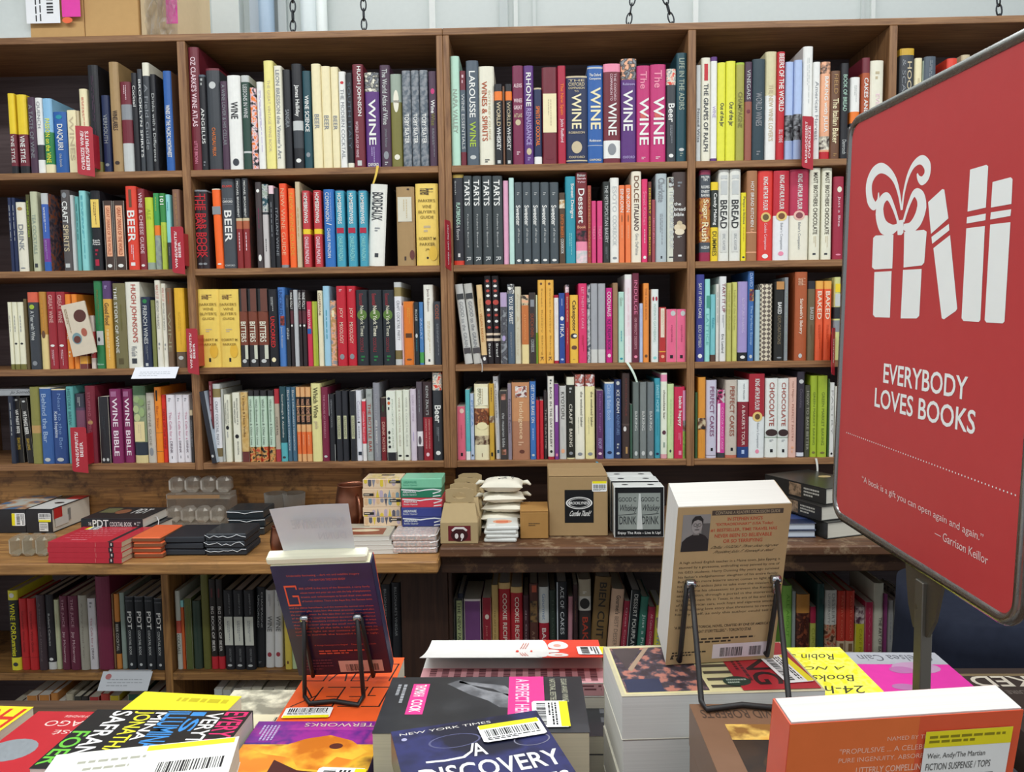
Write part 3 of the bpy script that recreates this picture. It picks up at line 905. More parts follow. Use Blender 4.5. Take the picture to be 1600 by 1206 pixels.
ROWS[3, 2] = '''
716,728.5,444,c9c9c4,-6.5!r.12-.19@.1-.95 3a3c3e!t.22-.79@.3-.75 8a8c8e ~GOOD to the GRAIN!r.8-.87@.1-1 4a4648!#leaning
732,745,443,c4c3bc,-6.5!r.12-.19@.1-.95 3a3c3e!t.22-.79@.3-.75 8a8c8e ~GOOD to the GRAIN!r.8-.87@.1-1 4a4648!#leaning
748.5,757.5,445,e2c28c,-3.5!b.89-1 3a3436!t.17-.34@.3-.6 b09060 ~The Joy of!t.36-.72@.25-.7 c07a34 VEGAN BAKING!o.91-.96 w!#leaning
758.5,769.5,431,231c1e,-1.5!b.65-.675 e6d2b8!b.71-.74 e6d2b8!o.04-.075 c04a40!o.1-.13 w!o.155-.185 c04a40!o.21-.24 w!o.27-.33@.1-.9 c04a40!o.37-.4 w!o.43-.46 c04a40!o.5-.53 w!o.57-.6 c04a40!t.77-.92@.3-.6 w ~Bread!#polka dotted
770,781.5,431,231c1e,-1.5!b.65-.675 e6d2b8!b.71-.74 e6d2b8!o.04-.075 c04a40!o.1-.13 w!o.155-.185 c04a40!o.21-.24 w!o.27-.33@.1-.9 c04a40!o.37-.4 w!o.43-.46 c04a40!o.5-.53 w!o.57-.6 c04a40!t.77-.92@.3-.6 w ~Bread!#polka dotted
782,792.5,457,p:5a5a60:gy:3a3a40!b0-.2 b7a2c4!o.6-.68 lv!#floral
793,804,444,4f5f70!b0-.12 p:gy:w:k!t.15-.5@.25-.8 w YOU BE SWEET!g.6-.92 gy
804.5,814.5,448,d3cdb4!t.1-.9@.3-.6 be ~Four & Twenty!#unlettered
815,826.5,461,c8743c!b0-.15 p:db:pe:be!b.72-1 ead69a!t.28-.65@.35-.6 e8a060 ~A HANDMADE!#leopard topped
827,837,457,3a3230!t.3-.62@.2-.7 a8502c ~DUTCH OVEN!t.66-.84 lg ~COOKBOOK!r.1-.2@.2-.8 gy
837.5,840,461,d8e0b8!b.55-1 8cb83c
840.5,852.5,437.5,ecb44c!o.03-.06@.3-.6 br!t.1-.9@.4-.65 b08436 ~Sweet Buttery Baking!t.92-.97@.3-.7 br K
853,865.5,437.5,ecb44c!o.03-.06@.3-.6 br!t.1-.9@.4-.65 b08436 ~Sweet Buttery Baking!t.92-.97@.3-.7 br K
866,873,461,ece8e2!b0-.04 cm!b.96-1 cm!g.1-.8 pp!#red tipped
873.5,883,458,2c4a96!o.33-.39@.2-.8 w!t.44-.63@.2-.8 w FIKA!g.08-.25 pb!o.93-.96 pb
883.5,889.5,445,b02434!b0-.1 p:ch:pp!t.15-.47 e8c89a Simple Cakes!g.55-.9 pe
890,903.5,461,eebf48!t.08-.53@.2-.75 5a4428 Cakespotor!o.56-.64@.1-.9 3a3030!o.58-.62@.4-.85 w!o.74-.8@.2-.85 6a4638!g.94-.95 br
904,917,443,e0386c!t.05-.57@.35-.65 f0a0b8 LET THEM EAT CAKE!g.65-.85 cm
917.5,922.5,445,p:gy:sl:lg
923,934,443,a6a8ac!b.83-1 d2d2cc!#linen
934.5,946,443,a6a8ac!b.83-1 d2d2cc!#linen
946.5,957,450,cc2480!t.05-.38@.25-.75 w ~COOLHAUS!t.42-.83@.25-.75 5a2060 ICE CREAM BOOK!o.88-.93 pp
957.5,965.5,442,9c7a58
966,975.5,456,b6dccb!t.08-.2 sa ~Gluten!g.55-.8 tl!o.93-.96 tl
976,987.5,429,f0e4e6!b0-.05 w!b.7-1 f4eeee!g.15-.9 pp
988,998.5,427,6a2438!t.08-.46@.25-.75 e07a9a INDULGE!t.5-.85@.3-.65 d8a0a8 ~100 PERFECT DESSERTS!o.92-.95 pk
999,1004.5,474,b8c6e0!g.1-.9 lv!#thin
1005,1014,442.5,ee9340!t.06-.47@.3-.65 b0642c THE CAKE BOOK!o.9-.94 br
1017.5,1029,452,e4ebe6!o.1-.16@.15-.4 b03040!o.1-.16@.55-.85 b03040!t.2-.72@.3-.65 aac8bc ~INTIMATE GATHERING!o.92-.96 aq
1030,1041,480,b8302f!r.02-.55@.2-.75 ead8c4!g.06-.5 be!b.8-.82 am!o.87-.93 pe
1041.5,1057,483,e8688c!o.03-.13@.4-.9 lg!t.3-.62@.4-.65 a03a60 cupcakes!r.87-.93@.35-.65 k
1057.5,1072,483,e8688c!o.03-.13@.4-.9 lg!t.3-.62@.4-.65 a03a60 cupcakes!r.87-.93@.35-.65 k
'''
ROWS[3, 3] = '''
1087,1100.5,429,3b3f8a!t.1-.5@.3-.65 w SAY IT WITH CAKE!t.58-.84@.3-.65 lg ~EDD KIMBER!o.91-.96 w
1101,1109.5,436,9adcd4!r.2-.35@.3-1 4a9a86!t.42-.8 6ab8b0 ~LATTICE
1110,1118,460,7cc4c8!b.9-1 5a3c30!t.35-.5 tl ~Kitchen
1118.5,1123.5,444,dcd8ce!g.1-.8 gy
1124,1135,432,e6e6e4!t.08-.42@.35-.8 8a2a44 TART IT UP!g.45-.6 gy!t.68-.9@.3-.65 ch ~Eric Lanlard
1135.5,1143,442,c2bf6c!t.1-.6@.3-.7 b0aa58 ~Ladies of the Kitchen
1143.5,1152,441,cdcc70!t.1-.6@.3-.7 b0aa58 ~Ladies of the Kitchen!#brighter
1152.5,1168,440,a596c8!b.89-1 1f2024!t.2-.64@.4-.65 d8c8e8 ~ADVENTURES IN BAKING!o.93-.97 w
1168.5,1178,424,3c6aa8!r.2-.33@.2-.9 p:c89040:8a2a20:nv!t.02-.17 pb ~DAVID!t.38-.82@.3-.75 a8c8e8 The Perfect Scoop!o.93-.97 lg
1180,1187.5,453,a8c4ca
1188,1206.5,443.6,x:d8cdb4:6a5e54!#lattice patterned
1210,1225,440,22221f!r.0-.1@.15-.95 c08a50!t.26-.41@.3-.7 w BAKED!t.43-.79@.3-.65 8a7a60 EXPLORATIONS!o.95-.97 gy
1225.5,1231.5,433.5,8a8f92!t.15-.9@.3-.7 sa ~THE GREAT BOOK
1242,1261,425,b05a32!t.07-.15@.2-.8 e0b090 ~Sarabeth!t.3-.7@.3-.65 f0dcc8 ~Sarabeth's Bakery!o.92-.97@.3-.6 lg
1261.5,1273.5,439,6f6044!b0-.1 2a2a30!t.33-.49@.3-.75 lg BAKED!g.55-.75 br
1274,1286,439,e86038!b0-.1 f0b050!t.13-.48@.2-.75 f4e0c8 BAKED!g.55-.85 b84020
1286.5,1299,439,e86038!b0-.1 f0b050!t.13-.48@.2-.75 f4e0c8 BAKED!g.55-.85 b84020
1303,1313,433,d4d48c!r.08-.18@.1-.9 yl!r.2-.35@.1-.9 lg!b.36-.5 2a2c30!b.52-.66 gy!#sticker covered
'''
ROWS[4, 0] = '''
14.5,22,619,2a3040!g.1-.9 lg
22.5,34,619,24211f,-1!t.2-.56@.2-.75 w WE MAKE BEER!t.62-.8@.3-.7 d0b040 ~SEAN LEWIS!o.04-.07 lg
37,47.5,621.6,24211f,-3.5!t.2-.56@.2-.75 w WE MAKE BEER!t.62-.8@.3-.7 d0b040 ~SEAN LEWIS!o.04-.07 lg!#leaning
48.5,63,604.7,8c8a48!b.5-.6 c09a60!b.43-.432 ol
63.5,81.5,605.6,3a62a0!b0-.012 iv!t.08-.72@.25-.65 a0b8d8 ~Behind the Bar!o.92-.97 lg
82,103.5,608,2e4c88!b0-.012 cr!t.06-.8@.5-.75 7a98c8 ~Near to the Bar!t.3-.65@.15-.45 c8d4e4 ~Kate Hopkins!o.92-.97 lg
105,116.5,604,5ea8a4!t.03-.5@.3-.7 3a6a70 ~HISTORY BREW
119,133.5,615,56425a!b0-.2 3c3c48!g.05-.18 lg!b.24-.5 7a4a60
134.5,150,603,7a2434!t.08-.85@.35-.6 a8606c ~STUFFING A PRO & PAID!o.44-.5 tn
155,171,620,28262a!o.92-.97@.2-.45 lg!o.92-.97@.6-.85 lg!g.3-.6 ch
172.5,190,608,842a5c!r.03-.1@.2-.7 a86a90!t.12-.9@.3-.75 f0e0e8 WINE BIBLE
190.5,208,608,842a5c!r.03-.1@.2-.7 a86a90!t.12-.9@.3-.75 f0e0e8 WINE BIBLE
209,228.5,603,8a9a78!b0-.12 4a6a48!o.13-.22@.1-.6 9ab07a!o.16-.26@.45-.95 86a068!o.25-.35@.05-.5 b0c088!o.28-.4@.5-.95 98b078!o.36-.46@.1-.6 c0c890!b.73-.9 2a3440!b.9-1 d8c890!r.46-.72@.1-.9 e8d8a0!g.5-.68 be!#grape pictured
229.5,242,614,c4beb0!t.1-.75@.3-.6 8a8478 ~THE WINE GUIDE!o.78-.9 gy
242.5,253,605,f08c22!r.04-.18@.3-.55 1f1a16!t.25-.55@.3-.65 c05a20 ~Bar Star!b.6-.605 br!b.85-.855 br
253.5,260.5,617,d8301f!t.2-.8 8a2418 ~TASTE OF THE WINE
261,274,617,e9e6ea!g.04-.1 gy!t.25-.66@.35-.65 c87a94 ~This Calls for a!t.68-.86@.35-.65 5a4450 DRINK!r.9-.94@.48-.56 k
274.5,286,617,e9e6ea!g.04-.1 gy!t.25-.66@.35-.65 c87a94 ~This Calls for a!t.68-.86@.35-.65 5a4450 DRINK!r.9-.94@.48-.56 k
286.5,297,617,e9e6ea!g.04-.1 gy!t.25-.66@.35-.65 c87a94 ~This Calls for a!t.68-.86@.35-.65 5a4450 DRINK!r.9-.94@.48-.56 k
297.5,302.3,641,3a3634!b0-.1 be!t.2-.7 gy ~MOUNTAIN BREW
'''
ROWS[4, 1] = '''
308,316,612,2a2c34,-8,-.04!c b4c2d0!P P!o.88-.92 lg!#leaning
328,333,596,7a3038!g.05-.8 pp!#thin
333.5,345.5,600,e6e6e8!b0-.06 lg!b.06-.17 8f7f50!b.82-.93 7a6a48!b.93-1 lg!t.22-.78@.35-.7 8a8a90 CRAFT COCKTAIL PARTY
346,350.5,608,b4b6ae
351,361,616.5,e9e9d4!t.08-.46@.55-.75 3a3a38 ~RECOLLECTIONS OF A!t.12-.44@.2-.4 3a3a38 ~WINE MERCHANT!o.46-.52 k!g.55-.7 gy
364,376,613.7,e9e9d4!t.08-.46@.55-.75 3a3a38 ~RECOLLECTIONS OF A!t.12-.44@.2-.4 3a3a38 ~WINE MERCHANT!o.6-.66 k!t.7-.9@.5-.7 3a3a38 ~NEAL ROSENTHAL
376.5,388,613,p:c8a058:d8b878!b.85-1 6a3430!t.04-.64@.35-.65 6a4a28 ~To Have & Have Vodka!#mottled
388.5,397.5,610,c2dac4!b0-.08 2e2a2c!b.79-1 p:k:c04a30:d8a860!t.12-.76@.3-.65 5a6a5c ~VINO Business & Other Lines!#black topped
398,406.5,610,c2dac4!b0-.08 2e2a2c!b.79-1 p:k:c04a30:d8a860!t.12-.76@.3-.65 5a6a5c ~VINO Business & Other Lines!#black topped
407,418,610,c2dac4!b0-.08 2e2a2c!b.79-1 p:k:c04a30:d8a860!t.12-.76@.3-.65 5a6a5c ~VINO Business & Other Lines!#black topped
419.5,429,610,c2dac4!b0-.08 2e2a2c!b.79-1 p:k:c04a30:d8a860!t.12-.76@.3-.65 5a6a5c ~VINO Business & Other Lines!#black topped
429.5,437,608,b8ac98!b0-.2 b03038!b.83-1 a83840!t.38-.64@.3-.7 4a3a34 COCKTAIL
437.5,448,604,234850!b.75-1 58b0b8!t.1-.68@.3-.65 d8d8d0 ~Sourdough & Absinthe!o.93-.96 ch!#aqua footed
448.5,455.5,605,44687e!t.04-.18 lg ~Bart!t.2-.86@.3-.65 d0dce0 DRUNKARD'S HANDBOOK
456,463,605,44687e!t.04-.18 lg ~Bart!t.2-.86@.3-.65 d0dce0 DRUNKARD'S HANDBOOK
463.5,470,605,e4b078!b.13-.5 2a221e!b.6-.9 e8743a!t.16-.24@.2-.8 pe MAKE!t.27-.36@.2-.8 pe SOME!t.39-.47@.2-.8 pe BEER!b.25-.265 e4b078!b.37-.38 e4b078!g.64-.88 pe
470.5,477.5,605,e4b078!b.13-.5 2a221e!b.6-.9 e8743a!t.16-.24@.2-.8 pe MAKE!t.27-.36@.2-.8 pe SOME!t.39-.47@.2-.8 pe BEER!b.25-.265 e4b078!b.37-.38 e4b078!g.64-.88 pe
478,486.5,605,e4b078!b.13-.5 2a221e!b.6-.9 e8743a!t.16-.24@.2-.8 pe MAKE!t.27-.36@.2-.8 pe SOME!t.39-.47@.2-.8 pe BEER!b.25-.265 e4b078!b.37-.38 e4b078!g.64-.88 pe
487,502,599,e6e09a!t.05-.44@.25-.75 5a5638 Which Wine!t.48-.58 be ~guide
502.5,513.5,605,7a2440!t.1-.68@.35-.6 c88a9c ~THE HOUSE OF MONDAVI!o.92-.95 lg
514,524,616,26282c!r.0-.32@.05-.12 lg!r.75-1@.88-.95 lg!t.08-.5@.35-.6 gy ~HEMINGWAY COCKTAIL
525,534.5,611,2a2c32!r.35-.68@.25-.8 c2c49e!t.37-.66@.35-.7 4a4a3a OLD FASHIONED
535,544,611,2a2c32!r.35-.68@.25-.8 c2c49e!t.37-.66@.35-.7 4a4a3a OLD FASHIONED
547,556,611,2a2c32!r.35-.68@.25-.8 c2c49e!t.37-.66@.35-.7 4a4a3a OLD FASHIONED
556.5,565.5,610,e0e2e8!t.15-.42 b0a8bc ~Cocktails!r.87-.92@.3-.9 2a3440!o.44-.46 k!g.5-.8 gy
566,572,624,e6e4e0!b.03-.72 d83a4a!t.2-.68 pp Cocktails for Book Lovers
572.5,583,608,a8aeaa!t.06-.1 8a8e8a ~THE!t.2-.88@.3-.75 a8402c THE BOTTLE BAR!b.92-.925 gy
583.5,594,598,8e8f96!t.15-.48@.3-.6 b0b2b8 ~INTERESTING!t.48-.78@.3-.6 w BEER & WHISKEY!g.8-.95 lg
595,603.5,622,7a2028!b0-.3 3a2a28!g.12-.28 gn!t.38-.86@.25-.75 e0b0a0 DRINK NOTES
604,618.5,610.7,e6ebdc!b.88-1 26262a!o.09-.13@.15-.45 2a3440!o.15-.2@.15-.45 d0602c!r.23-.27@.2-.35 2a2a30!o.57-.62@.15-.4 2a2a30!o.65-.69@.15-.4 3a4a40!o.71-.75@.15-.4 4a4a40!o.78-.82@.15-.45 2a2a30!t.12-.82@.6-.75 a8b4a4 ~POCKET GUIDE!#icon printed
619,629.5,610,e6ead8!t.1-.8@.4-.65 b8a898 ~WINE & COCKTAIL GUIDE!o.92-.95 k
630,641,609,e6ead8!t.1-.8@.4-.65 b8bab0 ~WINE & COCKTAIL GUIDE!o.92-.95 k
641.5,650.5,608,d8ccd8!t.08-.45@.35-.65 b8a4b8 ~STORY OF WINE!g.6-.8 lv
651,660.5,596.6,5c525a!b.63-.82 ece8ea!o.69-.8 5c525a!g.1-.6 gy
661,675.5,596.6,3a282a!b.45-1 9a2430!t.05-.42@.35-.65 lg ~KEVIN ZRALY'S!t.47-.85@.6-.75 e0a8a0 ~WINDOWS ON THE WORLD!t.47-.85@.25-.4 e0a8a0 ~COMPLETE WINE COURSE!o.9-.95@.3-.65 pp
676.5,691.5,582,32353a!b0-.2 p:gy:sc:iv!t.37-.57@.2-.85 w Beer!g.62-.78 gy!o.89-.94 w
'''
ROWS[4, 2] = '''
713.5,727,635,e06a80!o.04-.13@.35-.85 e8c8b8!t.35-.6@.4-.65 b04a60 cupcakes!r.87-.93@.4-.65 k
727.5,734.5,609,5cb4b8!b.88-1 e8e8e4!g.3-.6 aq
735,741,615,b4c4dc!t.1-.5 co ~PIZZA!o.92-.95 ch
741.5,764,600,eee6c0!r.04-.28@.1-.95 f0ecd0!t.06-.27@.25-.5 8a8a70 BREADS!g.06-.26 be!b.32-.54 p:8a4a2c:c08050:5a3020!b.54-.68 efe4b4!o.5-.6@.15-.9 efe4b4!b.68-.8 p:4a2a20:be!r.91-.96@.48-.52 br!#picture spined
764.5,772,599.6,cfa43a!b.42-.51 p:br:be!r.9-.95@.3-.7 k!g.05-.35 br!#narrow mustard
772.5,780.5,588,e2e3e4,-1.5!t.03-.5@.3-.7 8a8c90 ~The Cheesecake!g.56-.8 lg!r.89-.93@.3-.7 4a6a80
781,793,611,3c3838!r.045-.13@.2-.8 p:c08070:br!r.85-.93@.2-.8 p:c08070:br!t.32-.82@.3-.65 lg the macaron bible
793.5,799.5,599.6,8e8490!t.2-.65 5a5060 ~French Feast
800,827.5,597.5,c88e62!b.5-1 b07a5c!r.045-.19@.2-.85 p:e0a090:7a3a34:w!t.25-.73@.35-.65 e8c8a0 ~Indulgence!g.76-.82 e0b898!o.87-.92@.4-.7 6a3c30!#broad
828,837.5,596,3f74b8!t.04-.53@.25-.75 w GET YOUR BAKE ON!g.6-.85 pb!o.93-.96 lg
838,843,625.7,c42632!#thin
843.5,849.5,625.7,c42632!#thin
850,855.5,612,342c2c!t.25-.85 a09890 ~THE TEATIME
856,866,588,e4e0d4!b.965-1 b03040!g.03-.1 ch!t.13-.85@.3-.65 3a3434 BACK IN THE DAY BAKERY!o.885-.92@.3-.7 k
866.5,873,600,7a3a8a!r.28-.5@.2-.8 e0d8e4!o.92-.96 pk
873.5,885,603,c9c8c2!t.08-.45@.3-.75 4a4a48 ~KYOTOFU!g.55-.75 lg!o.86-.92 pe
885.5,898,589,26261f!b0-.095 e6e4cc!b.985-1 e6e0b0!g.12-.2 lg!t.33-.57@.3-.7 e8e4d4 CRAFT!t.63-.85@.3-.7 e8e4d4 BAKING!o.91-.95 gy
898.5,913.5,585,efecd8!b0-.14 p:c06a58:ece4e0:8a4038!t.2-.62@.55-.8 3c3c36 the weekend baker!t.5-.7@.3-.4 6a6a60 ~abigail johnson!o.92-.96 gy
914.5,929.5,585,ede2a4!b0-.14 p:c06a58:ece4e0:8a4038!t.2-.62@.55-.8 3c3c36 the weekend baker!t.5-.7@.3-.4 6a6a60 ~abigail johnson!o.92-.96 gy
932,943,610,5c2f60!t.05-.6@.35-.65 9a6aa0 ~Italian Dough!t.7-.85 lv ~KNOPF!o.9-.94 pp
945,959.5,597,6f94c8!b0-.02 iv!t.03-.5@.25-.65 a8c0e0 ~Cake & Bake Book!g.6-.85 8aa8d8!o.9-.94 nv
960,971,593,26345e!o.02-.07 lg!t.13-.42@.3-.7 w ICE CREAM!t.44-.7@.3-.7 7a94c0 ADVENTURES!g.8-.88 lg!o.92-.95 lg
972,984,583,40302c!b.59-.61 5a4a44!o.62-.68@.15-.55 d8d4d0!t.06-.5@.35-.65 7a3a34 ~CHOCOLATIQUE!r.86-.94@.45-.7 tn
984.5,988.5,632,3a5a48
989,998.5,597,6b7470!t.38-.63@.3-.7 d8dad4 BAKING!o.9-.96 lg
999.5,1010.5,597,7b817f!t.38-.63@.3-.7 d8dad4 BAKING!o.9-.96 lg
1011.5,1022,597,70787a!t.38-.63@.3-.7 d8dad4 BAKING!o.9-.96 lg
1022.5,1032,591,3f9cae!t.08-.42@.25-.75 a8e0e8 SWEET HOME!g.5-.85 tl!o.93-.96 nv
1032.5,1042.5,582.7,e8ecd8!b.02-.1 e890b0!b.95-1 e0a0a8!t.2-.54@.35-.7 4a3a34 chocolate bar!o.67-.72@.2-.8 5a3440!r.81-.87@.35-.65 sa!#pink tipped
1043,1053,600,c6dca0!g.2-.8 b0c890!o.88-.92@.3-.6 ch
1053.5,1070.5,604.5,cc2a50!t.13-.55@.3-.7 w bake happy!g.64-.8 pk!r.89-.95@.4-.65 pk
1071,1078.5,610,p:6a8a40:8aa848!b0-.44 d090b0!b.44-.6 p:gy:br!#pink and green
'''
ROWS[4, 3] = '''
1085.8,1090,613,3a5a34
1090.5,1102.5,589.5,e09638!r.5-.64@0-1 p:k:be:br!g.7-.9 am!#amber pictured
1103,1119.5,594,ccc8d8!t.08-.72@.35-.75 8a5a78 PERFECT CAKES!r.87-.91@.45-.65 k!b.965-.97 pl
1120.5,1133,609,d8409a!b0-.19 p:lg:k:mg!b.93-1 ch!r.2-.92@.0-.35 f0e8ec!t.26-.88@.5-.75 f0b0d8 ~COCOA AND CAKE
1133.5,1151.5,593.5,cabfb0!t.08-.72@.35-.75 9a5a48 PERFECT CAKES!r.87-.91@.45-.65 k!b.965-1 c07058
1152.5,1170,593.5,e6eae6!b.28-.86 8a2432!b.86-1 24407a!t.05-.25@.45-.6 gy ~NICK MALGIERI!t.32-.84@.35-.65 f0d8d0 A BAKER'S TOUR!r.9-.95@.35-.6 pb
1170.5,1194.5,584,e6eae8!b0-.51 a82432!t.06-.43@.35-.65 w ~KING ARTHUR FLOUR!o.45-.57@.2-.85 e8c878!o.475-.545@.35-.7 6a4a2c!t.58-.88@.45-.65 gy Baker's Companion!o.9-.95@.4-.65 pk
1195.5,1215,591,e6e9e2!t.05-.6@.3-.7 a85c50 CHOCOLATE!o.64-.73@.02-.98 3a2624!b.74-.755 sa!g.77-.8 gy!r.895-.935@.4-.62 k
1215.5,1232,591.3,e6e9e2!t.05-.6@.3-.7 a85c50 CHOCOLATE!o.64-.73@.02-.98 3a2624!b.74-.755 sa!g.77-.8 gy!r.895-.935@.4-.62 k
1232.5,1244.5,590,e2b8a8!t.05-.3@.3-.6 b08070 ~Nick Malgieri's!t.33-.8@.35-.6 b07a6c PERFECT PASTRY!g.85-.95 pe
1245,1257,580.6,322c38!o.09-.14@.2-.8 lg!t.2-.42@.3-.65 6a6470 ~Chocolate!b.945-.99 d8dce4
1257.5,1265.5,602,4a4a3a!t.08-.9 a8a890 ~HOW TO BAKE BETTER
1266,1277,587,a6bc34!t.2-.85@.35-.65 6a7c2c GREEN MARKET BAKING!o.93-.96 ol
1277.5,1292.5,587,a6bc34!t.2-.85@.35-.65 6a7c2c GREEN MARKET BAKING!o.93-.96 ol
1293,1296,592,3a5a2c
1296.5,1303.5,598,dcdcd6!t.1-.7 b0b0aa ~PASTRY!o.94-.97 k
1304,1309,604,e0ded0
'''
ROWS[5, 0] = '''
14.5,30,922.5,e8de3a!b.12-.84 2a2a26!t.16-.55@.25-.75 e8e02a WINE FOR!t.56-.82@.25-.75 e8e02a ~Dummies!o.9-.95 ch!o.03-.09 w
30.5,43.5,935,c82a2c!t.18-.75@.4-.65 7a1c1e ~Uncorked: Wine Guide!b.82-.825 8a1c1e
44,57.5,935,c82a2c!t.18-.75@.4-.65 7a1c1e ~Uncorked: Wine Guide!b.82-.825 8a1c1e
58,71,929.5,44353a!t.1-.88@.35-.6 7a6a6c ~A History of Drinking
71.5,85,929,2a282c!b.9-1 d8d8d2!t.25-.68@.35-.6 c8c8c4 ~Robert Camuto!o.84-.88 w!#white footed
85.5,94,937,c8cca4!g.2-.8 be
94.5,107,931,6a2a40!t.04-.42@.3-.65 c89aa4 THE JUICE!t.48-.9@.3-.65 d8b8bc ~Jay McInerney
107.5,123,931,6a2a40!t.04-.42@.3-.65 c89aa4 THE JUICE!t.48-.9@.3-.65 d8b8bc ~Jay McInerney
123.5,137,930,a8a494!t.1-.85@.35-.6 8a8478 ~A Very Good Year
137.5,150.5,935,d6d3d4!t.27-.68@.35-.6 b87a84 ~This Calls for a!t.7-.86@.35-.6 5a4450 DRINK!g.04-.14 gy
151,173.5,900.6,7a2844!#plain tall
174,179,928,8a6a48!g.2-.8 be
179.5,188,928,d0843a!b.37-.8 2a2624!t.4-.76 c8c4b8 BEER COCKTAIL
188.5,196,926,8a9a90
197,211,932,23272b!b0-.005 gy!h.05-.065 gy ~JIM MEEHAN!t.2-.44@.3-.75 w ~PDT!t.46-.8@.35-.6 d0d4d0 COCKTAIL BOOK!o.91-.95@.35-.65 lg
211.5,226.5,932,23272b!b0-.005 gy!h.05-.065 gy ~JIM MEEHAN!t.2-.44@.3-.75 w ~PDT!t.46-.8@.35-.6 d0d4d0 COCKTAIL BOOK!o.91-.95@.35-.65 lg
227,241.5,932,23272b!b0-.005 gy!h.05-.065 gy ~JIM MEEHAN!t.2-.44@.3-.75 w ~PDT!t.46-.8@.35-.6 d0d4d0 COCKTAIL BOOK!o.91-.95@.35-.65 lg
242,256.5,935,23272b!b0-.005 gy!h.05-.065 gy ~JIM MEEHAN!t.2-.44@.3-.75 w ~PDT!t.46-.8@.35-.6 d0d4d0 COCKTAIL BOOK!o.91-.95@.35-.65 lg
'''
ROWS[5, 1] = '''
275,283,923,c8ccc0!b.38-.54 c85a4a!t.55-.8@.2-.8 4a4a48 COCKTAILS
283.5,288.5,938,d0602c!b0-.1 aq
289,300,935,5a6434!g.1-.5 ol
300.5,314.5,938.5,36463a!g.1-.7 dg
315,327,890.5,66662e!#plain tall
328,338.5,905,26221f!b.86-1 c42a34!r.1-.2@.35-.6 5a2428!t.3-.8@.3-.7 e8e4dc BIG BOOK OF BEER
339,349.5,905,26221f!b.86-1 c42a34!r.1-.2@.35-.6 5a2428!t.3-.8@.3-.7 e8e4dc BIG BOOK OF BEER
350.5,365,922,25262a!r.33-.69@.06-.94 d4d6c8!g.38-.64 gy!t.04-.3@.55-.75 8a8c8c JUDGMENT OF PARIS!t.73-.9@.5-.7 8a8c8c ~GEORGE TABER!o.93-.96 lg!#white labelled
365.5,381,922,25262a!r.33-.69@.06-.94 d4d6c8!g.38-.64 gy!t.04-.3@.55-.75 8a8c8c JUDGMENT OF PARIS!t.73-.9@.5-.7 8a8c8c ~GEORGE TABER!o.93-.96 lg!#white labelled
382,397.5,922,25262a!r.33-.69@.06-.94 d4d6c8!g.38-.64 gy!t.04-.3@.55-.75 8a8c8c JUDGMENT OF PARIS!t.73-.9@.5-.7 8a8c8c ~GEORGE TABER!o.93-.96 lg!#white labelled
400,414,917,24272a,2.2!t.06-.5@.6-.8 b8bcbc CHAMPAGNE!t.1-.5@.2-.4 b8bcbc UNCORKED!g.92-.95 gy
415,428,922,d8d8d4,1.8!t.33-.53@.25-.8 6a6a68 WINE!o.8-.86@.25-.75 a03a44!g.05-.2 gy
428.5,441.5,922,d8d8d4,1.8!t.33-.53@.25-.8 6a6a68 WINE!o.8-.86@.25-.75 a03a44!g.05-.2 gy
444,454.5,940,d8c050!o.87-.92@.3-.6 br
455,463,950,b8cc9a
588,595.5,916,b8b09a
596,611.5,913,22252a!t.05-.62@.35-.6 9aa0a0 ~BILLIONAIRE'S VINEGAR
612,627.5,910,22252a!t.05-.62@.35-.6 9aa0a0 ~BILLIONAIRE'S VINEGAR
'''
